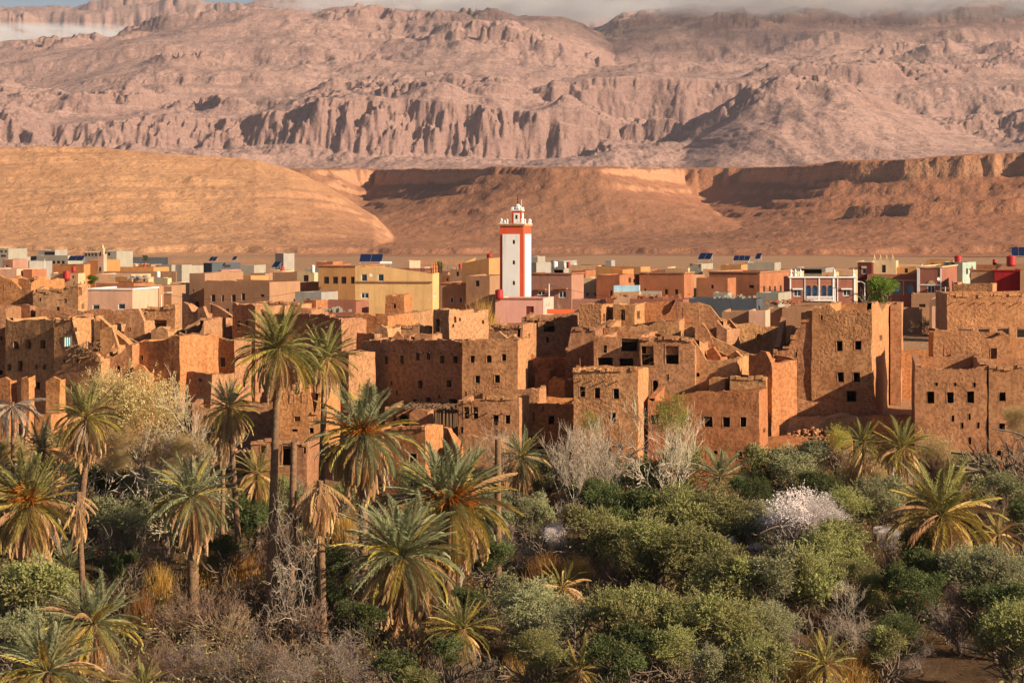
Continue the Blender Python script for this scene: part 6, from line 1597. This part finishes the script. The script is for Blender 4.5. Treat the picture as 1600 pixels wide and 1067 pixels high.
def reed_mesh(seed, mat, n=900, w=.010):
    r = np.random.default_rng(seed)
    x0 = r.normal(size=(n, 2))*.38; h_ = r.uniform(.45, 1.0, n)*(1-.35*np.hypot(*x0.T).clip(0, 1)); d = r.normal(size=(n, 2))*.22
    a = r.uniform(0, 6.28, n); s = np.stack([np.cos(a), np.sin(a), 0*a], 1)*w
    V = []; z = np.zeros(n)
    p0 = np.column_stack([x0, z]); p1 = np.column_stack([x0+d*.35, h_*.6]); p2 = np.column_stack([x0+d*1.1, h_])
    v = np.stack([p0-s, p0+s, p1+s, p1-s, p2-s*.2, p2+s*.2], 1).reshape(-1, 3)
    b = np.arange(n)[:, None]*6
    f = np.concatenate([b+np.array([[0,1,2,3]]), b+np.array([[3,2,5,4]])])
    return npmesh('reeds', v, f, [M[mat]])
REED = {'reed': [reed_mesh(1, 'reed'), reed_mesh(2, 'reed')], 'brown': [reed_mesh(3, 'twig', 1100, .008)]}
KINDWORD = {'olive': 'olive green', 'grey': 'grey-green', 'dark': 'dark green', 'spring': 'yellow-green', 'lime': 'bright green', 'gold': 'golden', 'bloss': 'pale blossoming', 'purple': 'pinkish'}
rv = random.Random(99)
def bush(label, px, row, Rpx, key, hc=None, Y=None, name='olive_tree', cat='olive tree', flat_=.85, group=None, limbs='limb', twigs=None, wx=1.0):
    """crown centred on (px,row); stands on the oasis floor"""
    if Y is None:
        hc_ = 2.6 if hc is None else hc
        Y = yfor(row, hc_)
    c = at(px, row, Y); g_ = gz(c.x, Y); R = Rpx/F*Y; hh = max(c.z-g_, .4)
    root = empty(name, (c.x, Y, g_)); tag(root, label, cat, group)
    if key:
        if R < 1.45 and key+'s' in CR: key = key+'s'
        o = link('crown', rv.choice(CR[key]), root); o.location = (0, 0, hh); o.rotation_euler = (0, 0, rv.uniform(0, 6.28)); s_ = R*rv.uniform(.82, .95); o.rotation_euler = (rv.uniform(-.25,.25), rv.uniform(-.25,.25), rv.uniform(0, 6.28)); o.scale = (s_*wx*rv.uniform(.85,1.2), s_*rv.uniform(.85,1.15), s_*flat_*rv.uniform(.85,1.15))
        if hh > R*.95 and flat_ < 1.3:      # lower foliage down towards the ground
            o2 = link('crown', rv.choice(CR[key]), root); o2.location = (rv.uniform(-.3, .3)*R, .2*R, hh-R*.75); o2.rotation_euler = (0, 0, rv.uniform(0, 6.28)); o2.scale = (s_*.8*wx, s_*.8, s_*.6)
    if key and R > .7 and flat_ < 1.3 and Y < 200:
        for j in range(3 if R > 1.7 else 2):
            a_ = rv.uniform(0, 6.28); k_ = rv.uniform(.42, .66)
            o3 = link('crown', rv.choice(CR[key if key.endswith('s') or key+'s' not in CR else key+'s']), root); o3.location = (math.cos(a_)*R*.72*wx, math.sin(a_)*R*.6, hh+rv.uniform(-.5, .42)*R); o3.rotation_euler = (rv.uniform(-.4,.4), rv.uniform(-.4,.4), rv.uniform(0, 6.28)); o3.scale = (R*k_*rv.uniform(.8,1.25), R*k_*rv.uniform(.8,1.25), R*k_*rv.uniform(.7,1.3))
    l = link('trunk', rv.choice(BR[limbs]), root); l.rotation_euler = (0, 0, rv.uniform(0, 6.28)); q = hh+R*.35; l.scale = (q, q, q)
    if twigs:
        w = link('twigs', rv.choice(BR[twigs]), root); w.rotation_euler = (0, 0, rv.uniform(0, 6.28)); q = hh+R*.95; w.scale = (q*.8, q*.8, q)
    return root
def bare(label, px, base_row, top_row, key, Y=None, name='bare_tree', cat='bare tree', wide=1.0, group=None):
    if Y is None: Y = yfor(base_row, 0)
    c = at(px, base_row, Y); g_ = gz(c.x, Y); hgt = H+(HY-top_row)/F*Y-g_
    root = empty(name, (c.x, Y, g_-.1)); tag(root, label, cat, group)
    for j in range(1):
        o = link('branches', BR[key][int(px) % len(BR[key])], root); o.rotation_euler = (0, 0, rv.uniform(0, 6.28)); o.scale = (hgt*.95*wide, hgt*.95*wide, hgt*.95)
    return root
def reeds(label, px, base_row, top_row, wpx, key='reed', name='reed_clump', Y=None):
    if Y is None: Y = yfor(base_row, 0)
    c = at(px, base_row, Y); g_ = gz(c.x, Y); hgt = H+(HY-top_row)/F*Y-g_
    o = link(name, rv.choice(REED[key])); o.location = (c.x, Y, g_); s_ = wpx/F*Y
    o.scale = (s_, s_*.7, hgt); tag(o, label, 'reeds', 'clumps of dry reeds'); return o

# large special trees
bush('large pale-barked tree with sparse golden leaves in front of the left ruins', 228, 652, 80, 'gold', Y=170, name='poplar_tree', cat='poplar', flat_=1.15, limbs='limbp', twigs='pale')
bush('golden bush at the right foot of the large pale-barked tree', 292, 700, 40, 'gold', Y=168, name='tamarisk', cat='shrub', limbs='limbp')
bush('golden bush at the left foot of the large pale-barked tree', 172, 700, 40, 'gold', Y=167, name='tamarisk', cat='shrub', limbs='limbp')
bush('golden undergrowth tree right of the grey dead palm', 95, 690, 34, 'gold', Y=171, name='tamarisk', cat='shrub', limbs='limbp')
bush('golden bush at the left edge beneath the grey dead palm', 20, 705, 36, 'gold', Y=170, name='tamarisk', cat='shrub', limbs='limbp')
bare('tall whitish bare tree before the orange one-window mud house', 880, 745, 628, 'pale', Y=172, name='poplar_tree', cat='bare poplar')
bare('slim whitish bare tree left of the headless trunk by the roofless room', 792, 720, 640, 'pale', Y=176, name='poplar_tree', cat='bare poplar', wide=.6)
bare('small pale bare tree at the foot of the tall centre tower', 957, 735, 668, 'pale', Y=174, name='poplar_tree', cat='bare poplar')
bush('slender tree with spring-green leaves before the orange mud house', 1052, 658, 42, 'spring', Y=174, name='poplar_tree', cat='poplar', flat_=1.5, limbs='limbp', twigs='pale')
bush('small spring-green tree between the whitish bare trees', 922, 668, 20, 'spring', Y=175, name='poplar_tree', cat='poplar', flat_=1.6, limbs='limbp', twigs='pale')
bare('tangled bare tree in front of the dead palm with the hanging skirt', 482, 905, 690, 'tangle', Y=144, cat='bare tree', wide=.42)
bare('contorted bare tree in front of the palm with dark orange fruit', 578, 880, 722, 'tangle', Y=147, cat='bare tree', wide=.42)
bare('bare tree with long curved branches, centre, below the orange one-window house', 880, 850, 740, 'grey', cat='bare tree')
bare('wide grey bare tree at lower right with fanned branches', 1325, 1032, 905, 'grey', cat='bare tree')
bare('brown bare shrub in the upper right greenery under the wide palm', 1340, 930, 848, 'twig', cat='bare shrub')
bush('white blossoming almond tree at right', 1250, 812, 60, 'bloss', name='almond_tree', cat='almond tree', hc=5.2, twigs='grey')
bush('pinkish white blossoming tree at centre beside the curved bare tree', 868, 834, 26, 'bloss', name='almond_tree', cat='almond tree', hc=3.6, twigs='grey')
bush('small blossoming tree peeping between olives left of the white almond', 1140, 850, 15, 'bloss', name='almond_tree', cat='almond tree', hc=2.8)
bush('second small blossoming tree just left of the white almond', 1182, 856, 14, 'bloss', name='almond_tree', cat='almond tree', hc=2.8)
bush('shaded blossoming shrub between the white almond and the wide palm', 1390, 838, 22, 'bloss', name='almond_tree', cat='almond tree', hc=2.4)
bush('small pale blossoming bush under the palm with orange fruit stalks', 676, 768, 12, 'bloss', name='almond_tree', cat='almond tree', hc=2.0)
bush('dark tree with pinkish leaves in the shady corner at the lower right', 1500, 955, 44, 'purple', name='fruit_tree', cat='fruit tree', hc=3.0, twigs='grey')
bare('dim bare tree inside the shady corner at lower right', 1480, 1010, 900, 'grey', cat='bare tree')
bush('round bright green tree beside the arcade house', 1377, 451, 26, 'lime', Y=262, name='garden_tree', cat='tree')
bush('small green tree left of the pale pink house', 144, 436, 9, 'lime', Y=285, name='garden_tree', cat='tree')
bush('left one of two dark green trees behind the balustrade', 645, 412, 8, 'olive', Y=400, name='garden_tree', cat='tree')
bush('right one of two dark green trees behind the balustrade', 687, 414, 9, 'olive', Y=400, name='garden_tree', cat='tree')
bush('small dark tree on the far left skyline among the grey buildings', 227, 402, 6, 'dark', Y=600, name='garden_tree', cat='tree')
reeds('wispy green reed bush beside the pink mosque hall', 752, 494, 456, 34, 'reed', 'reed_clump', Y=256)
reeds('thin dry reeds at the right side of the pink mosque hall', 872, 490, 462, 8, 'brown', 'reed_clump', Y=262)
bare('small dark palm-like shrub at the garden wall by the road', 1446, 500, 478, 'twig', Y=274, cat='bare shrub')
bush('rusty bush on the right edge in front of the cut-off mud wall house', 1604, 655, 34, 'gold', Y=176, name='tamarisk', cat='shrub', twigs='twig')
# yellowish, golden masses
bush('upright yellow-green willow bush left of the twin palms', 1310, 692, 26, 'spring', hc=3.5, name='willow', cat='willow bush', flat_=1.5, twigs='twig')
bush('golden willow bush below the twin palms', 1345, 735, 46, 'gold', hc=3.0, name='willow', cat='willow bush', twigs='twig', flat_=1.1)
bush('bright golden reed-like bush right of the bushy twin palm', 1462, 712, 36, 'gold', hc=3.4, name='willow', cat='willow bush', flat_=1.2, twigs='twig')
bush('golden bush behind the wide yellow-green palm', 1405, 760, 30, 'gold', hc=3.0, name='willow', cat='willow bush')
# reeds
RE = [(860,900,40,'golden dry reeds in the centre left of the brown bare reeds'),(905,905,34,'golden dry reeds behind the small golden palm'),(225,960,30,'orange dry reeds beside the low blue-green palm'),(330,900,46,'tawny reeds around the thick scaly palm trunk'),(380,900,40,'tawny reeds right of the thick scaly palm trunk'),(250,920,30,'tawny reeds left of the thick scaly palm trunk'),
      (1330,1060,36,'orange reeds at the bottom edge right of the spiky palm'),(1360,1040,30,'orange reeds by the clearing at the bottom right'),(1250,1065,30,'tan reeds at the bottom left of the spiky palm'),(1600,742,30,'tan reeds at the right edge under the mud wall'),(810,1040,26,'yellowish reeds at the bottom between the broad skirted palm and the olives'),(740,1010,24,'orange reeds at the small palm with orange-brown trunk'),(540,840,26,'orange reeds behind the broad skirted palm')]
for px, br_, w_, lb in RE: reeds(lb, px, br_+22, br_-48, w_)
for px, br_, w_, lb in ((965,935,52,'brown bare reed thicket in the centre right of the golden reeds'),(1010,930,30,'brown bare reeds at the foot of the middle olive trees'),(1390,925,34,'brown reeds below the wide palm'),(700,1075,40,'brown reeds at the bottom edge under the broad skirted palm'),(940,1080,40,'reddish brown reeds at the bottom centre right of the young palm')): reeds(lb, px, br_, br_-68, w_, 'brown')
for px, b_, t_, lb, key in ((235,905,800,'brown bare thicket left of the blue-green palm with the scaly trunk','twig'),(205,880,790,'brown bare bush behind the withered palm head','twig'),(345,1000,880,'brown bare bush under the thick scaly palm','twig'),(300,1060,950,'bare thorny bush at the bottom left','grey'),(390,1065,930,'bare thorny bush at the foot of the tallest palm','grey'),(270,1000,900,'bare brown bush right of the low blue-green palm','twig'),
                        (400,960,850,'brown bare bush left of the foot of the tallest palm','twig'),(455,1075,960,'grey bare bush between the tallest palm foot and the broad palm','grey'),(520,1060,930,'grey bare tree in the shade left of the broad skirted palm','grey'),(490,985,880,'blue-grey twiggy bush between the headless trunk and the broad palm','grey'),(560,1075,985,'grey bare thicket under the left skirt of the broad palm','grey'),(800,1000,900,'bare bush right of the big palm with glowing fruit stalks','twig'),
                        (770,1065,985,'curved bare branches at the bottom centre','tangle'),(1080,1075,1010,'pinkish bare bush at the bottom left of the dark gap','twig'),(1240,1020,930,'bare bush left of the wide grey bare tree','grey'),(1400,1060,1010,'bare brush lying at the clearing','grey'),(820,890,800,'grey bare bush beside the pinkish blossom','grey'),(700,900,850,'thin bare twigs between the big palms','twig'),(1575,830,735,'brown bare tree at the right edge behind the small sunk palm','twig'),(1540,800,730,'crooked bare tree between olive bushes at far right','grey'),
                        (440,800,705,'thin bare bush between the two slim trunks','twig'),(300,760,690,'brown bare bush in front of the left terrace ruins','twig'),(600,1075,1010,'bare twigs at the bottom under the broad palm','twig'),(1590,930,860,'bare grey bush on the right edge','grey'),(180,1075,1000,'bare twigs at the bottom left behind the young palm','twig'),(20,1000,930,'bare twigs at the left edge under the olive','twig')):
    bare(lb, px, b_+12, t_, key, cat='bare bush', name='bare_bush')
for px, b_, t_, lb, key in ((350,1010,900,'brown bare bush in the middle of the bottom left thicket','twig'),(250,1060,960,'brown bare bush right of the low palms at the bottom left','twig'),(430,1060,950,'brown bare bush in the shade at the bottom, left of the broad palm','twig'),(300,960,870,'brown bare bush below the thick scaly palm','twig'),(395,905,820,'brown bare bush at the slim leaning trunk foot','twig'),(470,1000,890,'brown bare bush before the headless trunk foot','twig'),(520,960,860,'brown bare bush before the dead palm with the hanging skirt','twig'),
                        (195,950,860,'brown bare bush left of the orange reeds','twig'),(560,890,800,'brown bare bush behind the left fronds of the broad palm','twig'),(440,880,780,'brown bare bush between the two tall bare trunks','twig'),(1440,1040,960,'dim bare bush at the edge of the bottom right clearing','grey'),(1330,985,890,'pale bare bush behind the wide grey bare tree','pale'),(950,900,830,'brown bare bush at the top of the bare reed thicket','twig'),(790,860,770,'grey bare bush right of the fruiting palm crown','grey')):
    bare(lb, px, b_+12, t_, key, cat='bare bush', name='bare_bush')
# dead low palm-like stumps
bare('small curved dry branches with a red stub among the olives, centre', 955, 822, 792, 'tangle', name='bare_bush', cat='bare bush')

# olives and shrubs, listed from back to front: (px,row,R,key,words)
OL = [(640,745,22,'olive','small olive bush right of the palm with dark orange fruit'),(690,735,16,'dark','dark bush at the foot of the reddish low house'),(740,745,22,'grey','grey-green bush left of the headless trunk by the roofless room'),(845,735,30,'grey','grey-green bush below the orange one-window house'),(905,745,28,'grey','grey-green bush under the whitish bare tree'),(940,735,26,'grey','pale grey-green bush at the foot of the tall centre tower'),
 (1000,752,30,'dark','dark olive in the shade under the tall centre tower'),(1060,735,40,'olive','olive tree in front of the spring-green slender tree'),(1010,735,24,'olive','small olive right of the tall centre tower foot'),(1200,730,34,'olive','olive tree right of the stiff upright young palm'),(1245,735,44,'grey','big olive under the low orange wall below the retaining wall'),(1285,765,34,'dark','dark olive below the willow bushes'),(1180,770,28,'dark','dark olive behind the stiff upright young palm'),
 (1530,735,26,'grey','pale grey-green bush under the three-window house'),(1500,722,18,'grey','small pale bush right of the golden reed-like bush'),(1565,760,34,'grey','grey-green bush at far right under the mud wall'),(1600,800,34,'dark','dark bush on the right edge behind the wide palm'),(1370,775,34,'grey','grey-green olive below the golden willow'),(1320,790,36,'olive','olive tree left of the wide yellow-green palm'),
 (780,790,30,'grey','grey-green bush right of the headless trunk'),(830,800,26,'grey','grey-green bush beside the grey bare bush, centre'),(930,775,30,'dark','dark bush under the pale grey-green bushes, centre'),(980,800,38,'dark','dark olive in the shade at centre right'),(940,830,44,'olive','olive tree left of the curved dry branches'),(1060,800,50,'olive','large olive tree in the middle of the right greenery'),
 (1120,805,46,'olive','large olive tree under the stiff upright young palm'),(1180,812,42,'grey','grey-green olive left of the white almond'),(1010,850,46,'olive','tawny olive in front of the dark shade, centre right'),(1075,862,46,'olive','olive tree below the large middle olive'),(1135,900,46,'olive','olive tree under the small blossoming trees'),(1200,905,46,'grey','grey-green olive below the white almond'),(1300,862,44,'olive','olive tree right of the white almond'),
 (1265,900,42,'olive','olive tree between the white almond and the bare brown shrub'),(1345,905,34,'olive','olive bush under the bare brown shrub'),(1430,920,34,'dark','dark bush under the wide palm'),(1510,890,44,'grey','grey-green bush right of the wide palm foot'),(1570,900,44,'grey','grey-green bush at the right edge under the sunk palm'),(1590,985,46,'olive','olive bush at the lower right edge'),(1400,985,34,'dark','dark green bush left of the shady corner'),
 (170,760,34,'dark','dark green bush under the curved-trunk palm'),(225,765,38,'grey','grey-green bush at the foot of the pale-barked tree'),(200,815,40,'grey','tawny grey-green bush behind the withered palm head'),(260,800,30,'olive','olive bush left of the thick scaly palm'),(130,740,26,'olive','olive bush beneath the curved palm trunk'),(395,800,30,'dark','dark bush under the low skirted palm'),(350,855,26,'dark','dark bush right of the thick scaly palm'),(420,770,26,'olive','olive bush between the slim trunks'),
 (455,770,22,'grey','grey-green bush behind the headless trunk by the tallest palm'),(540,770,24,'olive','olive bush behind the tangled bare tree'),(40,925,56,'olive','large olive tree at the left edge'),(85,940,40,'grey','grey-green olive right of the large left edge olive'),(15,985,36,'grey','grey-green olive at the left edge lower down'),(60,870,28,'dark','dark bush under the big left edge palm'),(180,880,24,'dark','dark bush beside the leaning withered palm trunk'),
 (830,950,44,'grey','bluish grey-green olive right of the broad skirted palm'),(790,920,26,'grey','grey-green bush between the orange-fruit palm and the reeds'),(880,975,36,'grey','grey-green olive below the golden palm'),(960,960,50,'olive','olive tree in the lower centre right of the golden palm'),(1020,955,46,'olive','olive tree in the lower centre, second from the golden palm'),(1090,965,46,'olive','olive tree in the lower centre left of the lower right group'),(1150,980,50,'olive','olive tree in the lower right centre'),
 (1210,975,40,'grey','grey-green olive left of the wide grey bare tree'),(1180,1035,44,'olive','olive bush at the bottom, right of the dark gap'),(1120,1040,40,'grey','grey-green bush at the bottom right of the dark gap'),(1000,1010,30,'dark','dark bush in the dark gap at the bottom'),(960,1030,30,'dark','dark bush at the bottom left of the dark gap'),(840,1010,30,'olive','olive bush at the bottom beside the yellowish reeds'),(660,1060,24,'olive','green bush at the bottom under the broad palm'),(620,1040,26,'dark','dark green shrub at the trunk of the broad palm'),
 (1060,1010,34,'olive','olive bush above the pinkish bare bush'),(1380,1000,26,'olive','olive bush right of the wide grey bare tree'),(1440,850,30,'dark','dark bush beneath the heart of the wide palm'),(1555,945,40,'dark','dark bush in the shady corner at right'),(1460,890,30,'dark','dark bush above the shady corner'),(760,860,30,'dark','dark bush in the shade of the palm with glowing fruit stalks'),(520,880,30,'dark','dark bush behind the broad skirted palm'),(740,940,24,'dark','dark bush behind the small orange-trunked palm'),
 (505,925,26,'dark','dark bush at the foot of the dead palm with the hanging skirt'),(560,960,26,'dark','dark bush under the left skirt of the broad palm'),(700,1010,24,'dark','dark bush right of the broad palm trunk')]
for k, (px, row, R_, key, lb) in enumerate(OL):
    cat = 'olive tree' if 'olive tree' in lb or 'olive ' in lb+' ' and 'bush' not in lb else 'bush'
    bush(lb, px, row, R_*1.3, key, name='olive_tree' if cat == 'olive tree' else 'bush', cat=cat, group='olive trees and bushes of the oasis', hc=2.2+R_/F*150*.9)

# undergrowth that nobody could count: leaves, dry stems and twigs over the oasis floor
def undergrowth(name, label, n, mat, seed, L, W, zr, y0=98, y1=184, up=.8, clump=.0):
    r = np.random.default_rng(seed)
    Y = r.uniform(y0, y1, n); px = r.uniform(-150, 1750, n); x = (px-800)/F*Y
    dens = fbm(x*.12, Y*.12, 3, seed)
    keep = (dens > clump)
    if y1 > 130: keep &= ~((px > 1390) & (px < 1560) & (Y > 126) & (Y < 146))
    x, Y = x[keep], Y[keep]
    z = ground(x, Y)+r.uniform(0, 1, len(x))**1.5*zr*(.5+np.clip(dens[keep]+.5, 0, 1))
    C = np.column_stack([x, Y, z]); Nn = r.normal(size=C.shape); Nn[:, 2] = np.abs(Nn[:, 2])*up+.3*up; Nn /= np.linalg.norm(Nn, axis=1, keepdims=True)
    v, f = leaf_tris(C, Nn, L, W, r)
    o = link(name, npmesh(name, v, f, [M[mat]])); tag(o, label, 'undergrowth', None, 'stuff')
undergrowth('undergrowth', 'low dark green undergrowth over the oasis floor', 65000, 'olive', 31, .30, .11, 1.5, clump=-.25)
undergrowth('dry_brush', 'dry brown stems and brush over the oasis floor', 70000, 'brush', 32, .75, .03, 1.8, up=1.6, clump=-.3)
undergrowth('dry_grass', 'golden dry grass between the oasis shrubs', 45000, 'reed', 33, .5, .03, 1.2, up=1.8, clump=.05)
